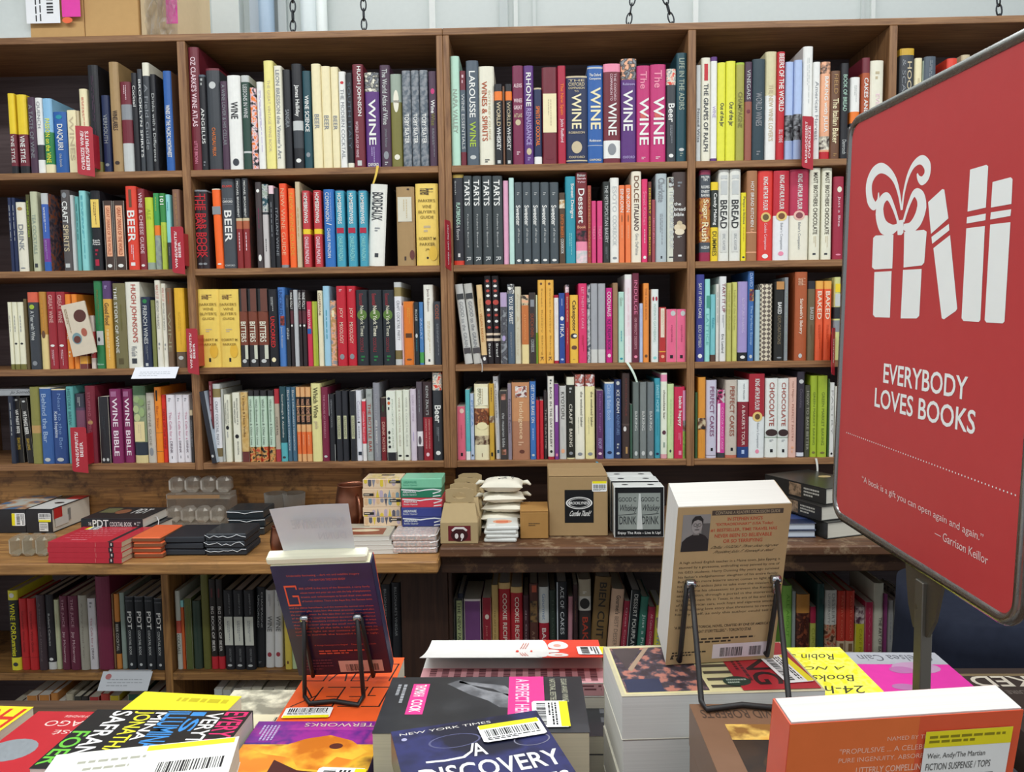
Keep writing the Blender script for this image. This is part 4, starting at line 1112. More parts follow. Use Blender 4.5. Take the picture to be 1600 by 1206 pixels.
ROWS[5, 2] = '''
698.5,713,935,2e3430!r.03-.95@.3-.88 b8c48c!t.05-.8@.4-.75 3a4030 THE NEW PASTRY
713.5,725,927.5,22283a!g.1-.3 lg!t.46-.9@.3-.7 c8ccd4 GREAT DESSERTS
725.5,752,936,7a4a80!b0-.03 e8e0dc
754,768,934,9a2434!o.23-.3@.3-.75 e8d8c8!t.38-.8@.35-.6 d08a80 ~Just a Bite
768.5,779,914,c8a868!t.3-.9@.35-.6 8a6a38 ~THE ART OF DECORATION
779.5,798,910.6,b82832!b0-.07 dcb878!t.12-.75@.35-.7 f0e0d0 COOKIE RECIPES
798.5,817,917,b82832!b0-.07 dcb878!t.12-.75@.35-.7 f0e0d0 COOKIE RECIPES
818,827,930,4a2a30!t.2-.9@.35-.6 b8a0a0 ~de Gustibus
827.5,841,911.5,5a342c!r.02-.1@.3-.85 c05a40!r.2-.45@.1-.9 p:8a6a40:k!t.55-.95@.3-.6 a08068 ~A Passion for
842,858,917,dce0da!b.44-1 b02434!t.08-.4@.35-.65 8aa0c0 Gourmet!t.5-.9@.3-.7 f0dcd4 BAKE IT
858.5,869.5,922,2c3a30!t.1-.7@.35-.65 4a5a4c THE BASICS
870,886.5,909,23262a!r0-1@0-.12 c8d0d4!t.05-.3@.35-.7 e0e4e4 ACE OF!t.34-.6@.35-.7 e0e4e4 CAKES!o.68-.76 b02a5a
887,895,932,d89aa4,1!#narrow pink
896,903,913,3a2426!g.2-.6 br
904,923.5,905,38302e!b0-.19 b4a890!b.19-.35 dcd8cc!o.21-.33@.1-.9 2e2c2a!t.42-.85@.3-.75 b0402c BAKED!g.13-.16 w
925,950,901,7e6238,4.6!t.06-.68@.3-.75 2e2820 ~BIEN CUIT
951,971,920,dcb698,4.8!t.08-.32@.4-.75 5a4a40 ~Gourmet's!t.35-.8@.4-.7 8a7464 BEST DESSERTS
971.5,980.5,939,a02a40,4.8!t.1-.85@.35-.65 d8a0a4 ~Great Cookies
981.5,996.5,922,22282a,4.8!t.05-.75@.35-.75 dcdcd4 DESSERT FOURPLAY!r0-1@0-.06 lg
997,1009.5,932,3a7a68,4.8!t.25-.85@.3-.75 cce0d8 ~Just a Pinch
1010,1021.5,948,a42a44,4!t.12-.8@.35-.65 d8a0a4 ~All Cakes CONSIDERED
1022,1033,946,d4d04a,4!t.2-.85@.4-.75 8a9ab0 ~Muffins
'''
ROWS[5, 3] = '''
1222,1237,915,94cc5a!t.1-.62@.4-.7 6aa83a ~ALL ABOUT!o.75-.88@.3-.9 7a3a5a
1237.5,1243,924,a0a8a4
1244,1265,928.6,p:5a2e22:8a4a30:3a1c18!b0-.25 c88a40!#chocolate pictured
1265.5,1275,948,c2c45a!b0-.27 b02a4a!t.35-.9 9aa03a ~CUPCAKES
1275.5,1287.5,912,24403c!r.04-.17@.2-.9 2e4c48!r.24-.9@.2-.9 2a4844
1288.5,1307,922,d4d2c8!b.44-.78 p:5a3a2c:b04a30:c8a080!b.78-1 c8c8c0!t.04-.42@.55-.8 8a8a84 DESSERT!t.04-.42@.2-.4 9a9a94 ~UNIVERSITY
1307.5,1321,923,c83c2c!b.65-.8 d8c0a0!r.68-.78@.3-.75 8a6a4a!t.06-.62@.4-.65 e07a60 ~PASTRY COOK
1321.5,1335,923,c83c2c!b.65-.8 d8c0a0!r.68-.78@.3-.75 8a6a4a!t.06-.62@.4-.65 e07a60 ~PASTRY COOK
1336,1351,948,d0c830!b0-.28 p:5a3444:d8c8c0!t.36-.9@.4-.7 a8a020 ~CAKE POPS
1351.5,1364,941,b83050!t.08-.9@.4-.6 d06a80 ~SWEET
1364.5,1380,911,d4d2bc!t.4-.95@.5-.8 3a3a34 THE ART OF BAKING
1380.5,1386,928,8a3a70!#narrow purple
1386.5,1396,938,a8a8a4!g.2-.9 gy
1396.5,1404,938,9a9a94
1404.5,1415,930,p:b0aca4:4a4444
1415.5,1424,934,b0aca4
'''
ROWS[6, 0] = '''
14,27,1102,4a2430
28,41,1102,4a2430
43,60,1087,b87a3c!#lone
62,79.5,1086,b87a3c
81,92.5,1083,b87a3c
94,103,1094,26282a!b0-.25 e0e0da!#white topped
104.5,116.5,1084,b0a890
117.5,128,1088,3a3a34
128.5,139.5,1088,33302e
141,156.5,1089,a83434
159,172.5,1084,b04038!r.15-.6@.2-.8 d8a090
173,188,1087,cfb832!b.25-.5 3a3428
189,200,1096,9a3444
201,222,1085,2f5a48!r.1-.7@.3-.9 6a9a8a
223,240,1090,3a3028
242,256,1088,6a2430
'''
ROWS[6, 1] = '''
336,349,1077,c0c4bc
349.5,362.5,1078,b4b6ae
363,376,1080,b8b4a4
377,393,1076,d0ccb8
394,410,1075,c4c0a8
411,428,1078,b8b8ac
429,446,1076,d4cfba
447,462,1078,c0bcaa
'''


def span(s):
    a, b = s.split('-')
    return float(a), float(b)


def colmat(c, H=0.25):
    if c.startswith('p:'):
        q = c.split(':')[1:]
        return photo(q[0], q[1], q[2] if len(q) > 2 else None, 80)
    if c.startswith('x:'):
        q = c.split(':')[1:]
        return lattice(q[0], q[1], 105)
    return paint(c)


NEAR = sorted(PAL.values())


def colname(c):
    if c.startswith('p:'):
        q = c.split(':')[1:]
        return 'mottled ' + colname(q[0])
    if c.startswith('x:'):
        return 'beige'
    if c in PAL:
        return PAL[c][0]
    r = [int(c[i:i + 2], 16) for i in (0, 2, 4)]

    def dist(h):
        s = [int(h[i:i + 2], 16) for i in (0, 2, 4)]
        m = (r[0] + s[0]) / 2
        d = [r[i] - s[i] for i in range(3)]
        return (2 + m / 256) * d[0] ** 2 + 4 * d[1] ** 2 + (2 + (255 - m) / 256) * d[2] ** 2
    return min(PAL.values(), key=lambda v: dist(v[1]))[0]


def book_mesh(t, h, depth, bands, base, hard, bulge, side=None):
    """Cover of a standing book: rounded spine at y=0, two boards running back."""
    ct = 0.0022 if hard else 0.0007
    ct = min(ct, t * 0.2)
    e = min(0.003, t * 0.2)
    outer = [(-t / 2, depth), (-t / 2, e)]
    for a in (-0.8, -0.45, 0, 0.45, 0.8):
        outer.append((a * t / 2, -bulge * (1 - a * a) + e * (a * a) * 0.4))
    outer += [(t / 2, e), (t / 2, depth)]
    inner = [(max(-t / 2 + ct, min(t / 2 - ct, x)), (y if y == depth else max(y + ct, ct))) for x, y in outer]
    n = len(outer)
    cuts = sorted({0.0, 1.0} | {a for a, b, c in bands} | {b for a, b, c in bands})
    mb = MB()
    zs = [h * (1 - c) for c in cuts]
    for i in range(len(cuts) - 1):
        mid = (cuts[i] + cuts[i + 1]) / 2
        c = base
        for a, b, bc in bands:
            if a <= mid <= b:
                c = bc
        z1, z0 = zs[i], zs[i + 1]
        vs = [(x, y, z) for z in (z0, z1) for x, y in outer] + [(x, y, z) for z in (z0, z1) for x, y in inner]
        F = []
        SF = []
        for k in range(n - 1):
            (SF if side and k in (0, n - 2) else F).append((k, k + 1, n + k + 1, n + k))
            F.append((2 * n + k + 1, 2 * n + k, 3 * n + k, 3 * n + k + 1))
        F.append((0, n, 3 * n, 2 * n))
        F.append((n - 1, 3 * n - 1, 4 * n - 1, 2 * n - 1))
        if i == 0:
            F += [(n + k, n + k + 1, 3 * n + k + 1, 3 * n + k) for k in range(n - 1)]
        if i == len(cuts) - 2:
            F += [(k + 1, k, 2 * n + k, 2 * n + k + 1) for k in range(n - 1)]
        mb.add(vs, F, colmat(c))
        if SF:
            mb.add(vs, SF, colmat(side))
    return mb, ct


def lay_print(pl, items, seed):
    for kind, a, b, c, d, col, txt in items:
        v1, v0 = 1 - a, 1 - b
        m = colmat(col)
        if kind == 't':
            pl.text(txt, c, v0, d, v1, m, -90, bold=(d - c) * pl.W > 0.011)
        elif kind == 'h':
            pl.text(txt, c, v0, d, v1, m, 0, bold=True)
        elif kind == 'o':
            pl.disc((c + d) / 2, (v0 + v1) / 2, (d - c) / 2, (v1 - v0) / 2, m, 16)
        elif kind == 'r':
            pl.rect(c, v0, d, v1, m)
        elif kind == 'g':
            if (b - a) < 0.12:
                pl.bars(c, v0, d, v1, 2, m, 0, seed)
            else:
                pl.bars(c, v0, d, v1, 1 if pl.W < 0.02 else 2, m, -90, seed, 0.4)


DEF_LAT = {'t': (0.25, 0.75), 'h': (0.12, 0.88), 'o': (0.25, 0.75), 'r': (0.1, 0.9), 'g': (0.35, 0.65)}
BOOKS = []
N_OWN = 250


def parse(line):
    head, *toks = line.split('!')
    p = head.split(',')
    d = dict(x0=float(p[0]), x1=float(p[1]), yt=float(p[2]), col=p[3], lean=float(p[4]) if len(p) > 4 else 0.0, dy=float(p[5]) if len(p) > 5 else 0.0, mark=None,
             bands=[], items=[], title=[], hint=None, side=None)
    for t in toks:
        k, r = t[0], t[1:]
        if k == 'c':
            d['side'] = r.strip()
            continue
        if k == 'P':
            d['mark'] = r.strip()
            continue
        if k == '#':
            d['hint'] = r
            continue
        parts = r.split(' ', 2)
        sp = parts[0].split('@')
        a, b = span(sp[0])
        col = parts[1]
        txt = parts[2] if len(parts) > 2 else ''
        if k == 'b':
            d['bands'].append((a, b, col))
            continue
        c, e = span(sp[1]) if len(sp) > 1 else DEF_LAT[k]
        if txt.startswith('~'):
            txt = txt[1:]
        elif txt and (b - a > 0.08 or k == 'h') and len(txt) > 2:
            d['title'].append((txt, (b - a) * (e - c) if k == 't' else 0.02))
        d['items'].append((k, a, b, c, e, col, txt))
    return d


def bay_limits(row, bay):
    if row <= 4:
        return ((-1.835, -1.0356), (-1.011, -0.2704), (-0.232, 0.4622), (0.485, 1.0395), (1.062, 1.835))[bay]
    L = lambda px, py: atY(px, py, -0.15).x
    a, b, c, e = L(257, 980), L(268.5, 980), L(629, 960), -0.236
    return ((-1.84, a), (b, c), (e, 1.86), (e, 1.86))[bay]


STUFF = MB()                                                        # the smallest books, past three hundred, and copies hidden in piles


def pour(mb, M):
    """Adds a finished shape to the one mesh of leftover books."""
    o = len(STUFF.v)
    STUFF.v += [tuple(M @ Vector(p)) for p in mb.v]
    idx = [STUFF.mi(m) for m in mb.mats]
    STUFF.f += [tuple(i + o for i in f) for f in mb.f]
    STUFF.m += [idx[k] for k in mb.m]


def stand_book(d, row, bay, prev_x):
    z0 = SHELF_Z[row]
    seed = int(hashlib.md5(('%s%s%s' % (d['x0'], row, d['col'])).encode()).hexdigest()[:6], 16)
    rnd = random.Random(seed)
    lean = math.radians(d['lean'])
    lo_x, hi_x = bay_limits(row, bay)
    Yp = ROW_Y[row] + 0.008 + rnd.uniform(0, 0.010) + (0.012 if d['lean'] else 0) + d['dy']
    xm = (d['x0'] + d['x1']) / 2
    lo, hi = d['yt'], d['yt'] + 320
    for _ in range(30):                                            # where the spine's foot shows
        mid = (lo + hi) / 2
        if atY(xm, mid, Yp).z > z0:
            lo = mid
        else:
            hi = mid
    ym = (d['yt'] + lo) / 2
    X0, X1 = atY(d['x0'], ym, Yp).x, atY(d['x1'], ym, Yp).x
    Zt = atY(xm, d['yt'], Yp).z
    t = (X1 - X0) * math.cos(lean) - 0.0005
    h = (Zt - z0) / math.cos(lean) - t * abs(math.sin(lean)) * 0.5
    if not d['lean'] and prev_x is not None and X0 < prev_x:
        sh = min(prev_x - X0 + 0.0003, 0.004)
        X0 += sh
        t = max(t - sh, 0.003)
    X1 = X0 + (t + 0.0005) / math.cos(lean)
    hmax = (2.389 if row == 1 else (SHELF_Z[row - 1] - 0.022 if row in (2, 3, 4, 6) else (0.888 if bay > 1 else 0.911))) - z0 - 0.002
    h = min(h, hmax)
    if not d['lean']:
        sh = max(lo_x + 0.0006 - X0, 0) or min(hi_x - 0.0006 - X1, 0)
        X0 += sh
        X1 += sh
    else:
        s_ = math.sin(lean) * h / 2
        lft, rgt = (X0 + X1) / 2 - abs(s_) - t / 2, (X0 + X1) / 2 + abs(s_) + t / 2
        sh = max(lo_x + 0.001 - lft, 0) or min(hi_x - 0.001 - rgt, 0)
        X0 += sh
        X1 += sh
    depth = min(max(h * rnd.uniform(0.70, 0.82), 0.10), 0.262)
    hard = h > 0.215 and t > 0.014 or rnd.random() < 0.25
    bulge = min(0.10 * t, 0.0028) if hard else 0.0004
    mb, ct = book_mesh(t, h, depth, d['bands'], d['col'], hard, bulge, d['side'])
    xc = (X0 + X1) / 2 - math.sin(lean) * h / 2
    loc = (xc, Yp, z0 + (t / 2) * abs(math.sin(lean)) + 0.0003)
    pg = MB()
    ins = 0.003 if hard else 0.0006
    pg.box(-t / 2 + ct, t / 2 - ct, ct + 0.0012, depth - ins, ins, h - ins, paper(rnd.choice(('dfdacb', 'd8d2be', 'e4e0d6', 'cfc8b2')), 'x'))
    prints = []
    for nm, kinds, k0 in (('spine_emblem', 'or', 1), ('spine_lettering', 'thg', 7)):
        its = [q for q in d['items'] if q[0] in kinds]
        if its:
            pl = Plane((-t / 2, -bulge - 0.0002, 0), (1, 0, 0), (0, 0, 1), t, h)
            pl.k = k0
            lay_print(pl, its, seed)
            prints.append((nm, pl))
    o = None
    if d['own']:
        o = mb.build('book', loc=loc, rot=(0, lean, 0))
        pg.build('page_block', o)
        for nm, pl in prints:
            pl.done(nm, o)
        if d['mark']:
            pl = Plane((t / 2 + 0.0003, 0, 0), (0, 1, 0), (0, 0, 1), depth, h)
            pl.text(d['mark'], .10, .46, .24, .60, paint('2a3036', .5), 0, True)
            pl.done('cover_lettering', o)
    else:
        M = Matrix.Translation(loc) @ Matrix.Rotation(lean, 4, 'Y')
        for q in [mb, pg] + [pl.mb for nm, pl in prints]:
            pour(q, M)
    d.update(o=o, t=t, h=h, row=row, bay=bay)
    BOOKS.append(d)
    return xc + t / 2 if not d['lean'] else None


def build_shelf_books():
    P = {k: [parse(line) for line in txt.strip().splitlines()] for k, txt in ROWS.items()}
    foot = {1: 262, 2: 414, 3: 572, 4: 720, 5: 1035, 6: 1112}
    rank = sorted(((d['x1'] - d['x0']) * (min(foot[k[0]], 1010 if k == (5, 2) else 9999) - d['yt']), i, k) for k, L in P.items() for i, d in enumerate(L))
    own = {(k, i) for _, i, k in rank[-N_OWN:]}
    for k, L in P.items():
        prev = None
        for i, d in enumerate(L):
            d['own'] = (k, i) in own or bool(d['mark'])
            prev = stand_book(d, k[0], k[1], prev)


# ---- labels: look first, then what it stands between
ORD = ['first', 'second', 'third', 'fourth', 'fifth', 'sixth', 'seventh']
NUM = {2: 'two', 3: 'three', 4: 'four', 5: 'five'}


def nwords(s):
    return len(s.replace(',', ' ').split())


def describe_books():
    for d in BOOKS:
        mates = [b for b in BOOKS if b['row'] == d['row'] and b['bay'] == d['bay']]
        hs = sorted(b['h'] for b in mates)
        med = hs[len(hs) // 2]
        size = []
        if d['t'] > 0.036:
            size.append('thick')
        elif d['t'] < 0.0135:
            size.append('slim')
        if d['h'] > med * 1.13:
            size.append('tall')
        elif d['h'] < med * 0.86:
            size.append('short')
        cn = colname(d['col'])
        hint = d['hint'] or ''
        if hint and any(w in hint for w in ('thin', 'narrow', 'tall', 'broad')):
            size = [s for s in size if s not in ('slim', 'tall', 'thick')]
        if hint and cn in hint:
            hint = hint.replace(cn, '').strip()
        title = ''
        if d['title']:
            best = max(d['title'], key=lambda q: q[1])[0]
            title = ' '.join(best.split()[:4])
        core = ' '.join(size + ([hint] if hint else []) + [cn])
        band = ''
        if not title and not hint and d['bands']:
            a, b, c = max(d['bands'], key=lambda q: q[1] - q[0])
            place = 'top' if a < 0.05 else ('foot' if b > 0.95 else 'band')
            if colname(c) != cn:
                band = ' with %s %s' % (colname(c), place)
        d['core'] = core + ' book' + (' lettered ' + title if title else '') + band
        d['short'] = (cn + ' ' + title) if title else (((hint + ' ') if hint else '') + cn + ' one')
        d['key'] = (d['core'],)
    where = lambda d: SHELF_NAME[d['row']] + ', ' + (BAY_NAME[d['bay']] if d['row'] < 5 else ('wide ' + BAY_NAME[d['bay']]))
    for d in BOOKS:
        d['where'] = {True: where(d), False: ''}[True]
        if d['row'] >= 5:
            d['where'] = ('under the counter' if d['row'] == 5 else 'bottom shelf') + ', ' + BAY_NAME[d['bay']]
    cnt = {}
    for d in BOOKS:
        cnt.setdefault((d['core'], d['where']), []).append(d)
    used = set()

    def key(s):
        return ' '.join(w for w in s.lower().replace(',', ' ').split() if not w.isdigit())

    def take(d, s):
        if nwords(s) > 16 or key(s) in used:
            return False
        used.add(key(s))
        d['label'] = s
        return True
    for (core, wh), L in cnt.items():
        d0 = L[0]
        plain = not d0['title'] and not d0['hint'] and ' with ' not in core
        if len(L) == 1 and not plain:
            take(d0, core + ', ' + wh)
        else:
            seq = [b for b in BOOKS if b['row'] == L[0]['row'] and b['bay'] == L[0]['bay']]
            idx = [seq.index(b) for b in L]
            run = idx == list(range(idx[0], idx[0] + len(idx)))
            for i, d in enumerate(L):
                j = idx[i]
                lf = seq[j - 1]['short'] if j > 0 else None
                rt = seq[j + 1]['short'] if j + 1 < len(seq) else None
                cand = []
                if run and 1 < len(L) <= 5:
                    before = seq[idx[0] - 1]['short'] if idx[0] > 0 else 'bay side'
                    cand += ['%s, %s of %s after the %s, %s' % (core, ORD[i], NUM[len(L)], before, wh),
                             '%s, %s of %s alike, %s' % (core, ORD[i], NUM[len(L)], wh)]
                if len(L) == 1 and not lf and rt:
                    cand += ['%s at the bay side before the %s, %s' % (core, rt, wh)]
                if lf and rt:
                    cand += ['%s between %s and %s, %s' % (core, lf, rt, wh)]
                if lf:
                    cand += ['%s after the %s, %s' % (core, lf, wh)]
                if rt:
                    cand += ['%s before the %s, %s' % (core, rt, wh)]
                cand += ['%s, %s of its kind, %s' % (core, ORD[min(i, 6)], wh)]
                for s in cand:
                    if take(d, s):
                        break
    for d in BOOKS:
        if 'label' not in d:
            seq = [b for b in BOOKS if b['row'] == d['row'] and b['bay'] == d['bay']]
            j = seq.index(d)
            cn = colname(d['col'])
            for s in ('%s, %s' % (d['core'], d['where']), '%s book, number %s along, %s' % (cn, j + 1, d['where'])):
                if take(d, s):
                    break
            else:
                d['label'] = d['core'] + ' ' + d['where']
        if d['own']:
            tag(d['o'], d['label'], 'book', 'books on the %s of the %s' % (SHELF_NAME[d['row']], BAY_NAME[d['bay']]))

# ------------------------------------------------------------------ the room
def room():
    mb = MB()
    mb.box(-4, 4, -6, 0.75, -0.05, 0.0, wood('floorboards', '4a3a2c', '6a5642', 'x', 0.5))
    struct(mb.build('floor'))
    mb = MB()
    mb.box(-4, 4, -6, 0.75, 3.7, 3.75, paint('e8e8e4', 0.8))
    struct(mb.build('ceiling'))
    mb = MB()
    mb.box(-4, 4, 0.62, 0.68, 0.0, 3.7, paint('d2d9d6', 0.6, var=0.04))
    struct(mb.build('wall_back'))
    k = 0
    for px, w, dep, hx in ((357, .10, .05, 'd6dbd6'), (402, .05, .03, 'b9c4cc'), (441, .03, .02, 'c6cdcc'), (675, .022, .012, 'e4e8e4'), (787, .03, .012, 'c4ccca'),
                           (806, .015, .015, 'dde2de'), (835, .012, .01, 'cfd6d3'), (1088, .018, .012, 'e6eae6'), (1350, .012, .01, 'c6cdca'), (1366, .014, .012, 'dfe4e0')):
        k += 1
        x = atY(px, 28, 0.6).x
        mb = MB()
        mb.box(x - w / 2, x + w / 2, 0.62 - dep, 0.62, 0.0, 3.7, paint(hx, 0.6, var=0.04))
        struct(mb.build('trim_%d' % k))
    for px, r, hx, lab in ((414, .028, '8fa3b6', 'blue grey vertical pipe on the wall above the second bay'),
                           (481, .03, 'c3cccc', 'wide pale pipe on the wall between the two hanging chains'),
                           (499, .022, 'd5dbd8', 'narrow pale pipe on the wall beside the wide pale pipe')):
        x = atY(px, 28, 0.56).x
        mb = MB()
        mb.tube([(x, 0.62 - r - .012, 0.0), (x, 0.62 - r - .012, 3.7)], r, paint(hx, 0.45, var=0.05), 14)
        o = mb.build('wall_pipe', smooth=True)
        tag(o, lab, 'pipe', 'pipes on the back wall')


# ------------------------------------------------------------------ bookcases and the cabinets they stand on
ZT = 2.4105


def bookcase(name, x0, x1, divs, shades, label):
    root = empty(name, ((x0 + x1) / 2, 0.15, 1.114))
    ox, oy, oz = root.location
    edge = wood('oak_edge', '704c31', 'a47a52', 'x', 0.45, 1.6)
    edgez = wood('oak_edge', '704c31', 'a47a52', 'z', 0.45, 1.6)
    inn = wood('dark_interior', '554849', '695b5c', 'x', 0.55)

    def part(nm, a, b, c, d, e, f, m):
        mb = MB()
        mb.rbox(a - ox, b - ox, c - oy, d - oy, e - oz, f - oz, 0.0015, m)
        return mb.build(nm, root)
    part('back_panel', x0, x1, 0.30, 0.312, 1.114, ZT, inn)
    part('top_board', x0, x1, 0.0, 0.30, ZT - .02, ZT, edge)
    for a, b in divs:
        part('upright', a, b, 0.0, 0.30, 1.114, ZT - .0205, edgez)
    xs = [p for ab in divs for p in ab][1:-1]
    for i in range(0, len(xs), 2):
        for z in (2.0168, 1.7255, 1.428, 1.136):
            part('shelf', xs[i] + .0005, xs[i + 1] - .0005, 0.0, 0.2995, z - .020, z, edge)
    tag(root, label, 'bookcase', 'bookcases along the wall')
    return root


def cabinet(name, x0, x1, ztop, yf, thick, label, dark):
    root = empty(name, ((x0 + x1) / 2, 0.0, 0.0))
    ox = root.location.x
    if dark:
        top = wood('worn_counter', '4a3224', '6f4c33', 'x', 0.55, worn='9a8468')
        fr = wood('dark_frame', '33221b', '4a3226', 'x', 0.5)
        frz = wood('dark_frame', '33221b', '4a3226', 'z', 0.5)
        lip = wood('worn_rail', '3a281f', '4c3527', 'x', 0.55, worn='7d5f43')
    else:
        top = wood('pine_counter', '7d5733', 'c08f55', 'x', 0.5, 1.4, worn='8f6a40')
        fr = wood('pine_frame', '74502f', 'bb8a50', 'x', 0.5, 1.2, worn='5f4229')
        frz = wood('pine_frame', '74502f', 'bb8a50', 'z', 0.5, 1.2)
        lip = fr

    def part(nm, a, b, c, d, e, f, m, r=0.002):
        mb = MB()
        mb.rbox(a - ox, b - ox, c, d, e, f, r, m)
        return mb.build(nm, root)
    part('counter_top', x0, x1, yf, 0.318, ztop - thick, ztop, top, 0.004)
    part('back_board', x0, x1, 0.105, 0.169, ztop + .0005, 1.113, fr)
    part('rear_rail', x0, x1, 0.170, 0.318, 1.02, 1.113, fr)
    part('back_panel', x0, x1, 0.17, 0.185, 0.0, ztop - thick - .001, wood('dark_interior', '554849', '695b5c', 'x', 0.55))
    return root, part, fr, frz, lip


def cases():
    bookcase('bookcase', -1.86, -0.2515, [(-1.86, -1.835), (-1.0356, -1.011), (-0.2704, -0.2515)], None,
             'tall oak bookcase with two bays of cocktail and wine books under the cardboard boxes')
    bookcase('bookcase', -0.2508, 1.86, [(-0.2508, -0.232), (0.4622, 0.485), (1.0395, 1.062), (1.835, 1.86)], None,
             'tall oak bookcase with baking and wine books, three bays, above the dark counter')
    r, part, fr, frz, lip = cabinet('counter_cabinet', -1.86, -0.247, 0.945, -0.40, 0.032, '', False)
    L = lambda px, py, Y=-0.15: atY(px, py, Y).x
    y5 = -0.16
    a, b = L(257, 980), L(268.5, 980)
    c, d = L(629, 960), L(695, 960)
    part('shelf', -1.86, a - .0005, y5, 0.169, 0.522, 0.545, fr)
    part('shelf', b + .0005, c - .0005, y5, 0.169, 0.522, 0.545, fr)
    part('shelf', -1.86, a - .0005, y5, 0.169, 0.276, 0.299, fr)
    part('shelf', b + .0005, c - .0005, y5, 0.169, 0.276, 0.299, fr)
    part('divider', a, b, y5, 0.169, 0.0, 0.912, frz)
    m = wood('dark_frame', '33221b', '4a3226', 'z', 0.5)
    part('end_panel', c, -0.248, y5 - .01, 0.169, 0.0, 0.912, m)
    part('side_panel', -1.86, -1.84, y5, 0.169, 0.0, 0.912, frz)
    tag(r, 'light pine counter cabinet with books beneath, supporting the mug and stacked boxes', 'cabinet', 'cabinets under the bookcases')
    r, part, fr, frz, lip = cabinet('counter_cabinet', -0.2465, 1.86, 0.970, -0.365, 0.026, '', True)
    part('apron', -0.2465, 1.86, -0.33, -0.31, 0.892, 0.9435, lip)
    e = -0.236
    part('end_panel', -0.2465, e, y5 - .01, 0.169, 0.0, 0.9435, frz)
    part('shelf', e + .0005, 1.86, y5, 0.169, 0.522, 0.545, fr)
    part('side_panel', 1.861, 1.88, y5, 0.169, 0.0, 0.9435, frz)
    tag(r, 'dark worn counter cabinet under the brown cardboard cartons and white sacks', 'cabinet', 'cabinets under the bookcases')


# ------------------------------------------------------------------ above the bookcases
def chain_links(name, bot, top, parent=None):
    bot, top = Vector(bot), Vector(top)
    d = top - bot
    n = max(1, int(d.length / 0.030))
    pitch = d.length / n
    q = d.normalized().to_track_quat('Z', 'Y').to_matrix()
    mb = MB()
    m = metal('dark_chain_steel', '3c3e42', 0.4)
    for i in range(n):
        c = q @ Vector((0, 0, pitch * (i + .5)))
        pts = []
        for k in range(14):
            a = 2 * math.pi * k / 14
            x, z = 0.0085 * math.cos(a), 0.019 * math.sin(a)
            pts.append(c + q @ (Vector((x, 0, z)) if i % 2 else Vector((0, x, z))))
        mb.tube(pts, 0.0024, m, 6, closed=True)
    return mb.build(name, parent, smooth=True, loc=bot)


def chain(name, top, bot, label):
    tag(chain_links(name, bot, top), label, 'chain', 'chains hanging above the bookcases')


def carton(x0, x1, y0, y1, z0, z1, label, hexc='c8a06a', grp='cardboard boxes on top of the bookcase', tape=True):
    root = empty('cardboard_box', ((x0 + x1) / 2, (y0 + y1) / 2, z0))
    ox, oy = (x0 + x1) / 2, (y0 + y1) / 2
    m = paint(hexc, 0.75, 0.15, var=0.06)
    mb = MB()
    t = 0.004
    H = z1 - z0
    mb.rbox(x0 - ox, x1 - ox, y0 - oy, y1 - oy, 0, H - t, 0.002, m)
    mb.build('carton_body', root)
    g = 0.0015
    for sgn in (0, 1):
        mb = MB()
        if sgn:
            mb.rbox(x0 - ox, x1 - ox, g, y1 - oy, H - t + .0002, H, 0.001, m)
        else:
            mb.rbox(x0 - ox, x1 - ox, y0 - oy, -g, H - t + .0002, H, 0.001, m)
        mb.build('flap', root)
    if tape:
        mb = MB()
        mb.box(x0 - ox - .0004, x1 - ox + .0004, -0.024, 0.024, H, H + .0006, paint('b99a62', 0.25))
        mb.build('packing_tape', root)
    tag(root, label, 'box', grp)
    return root


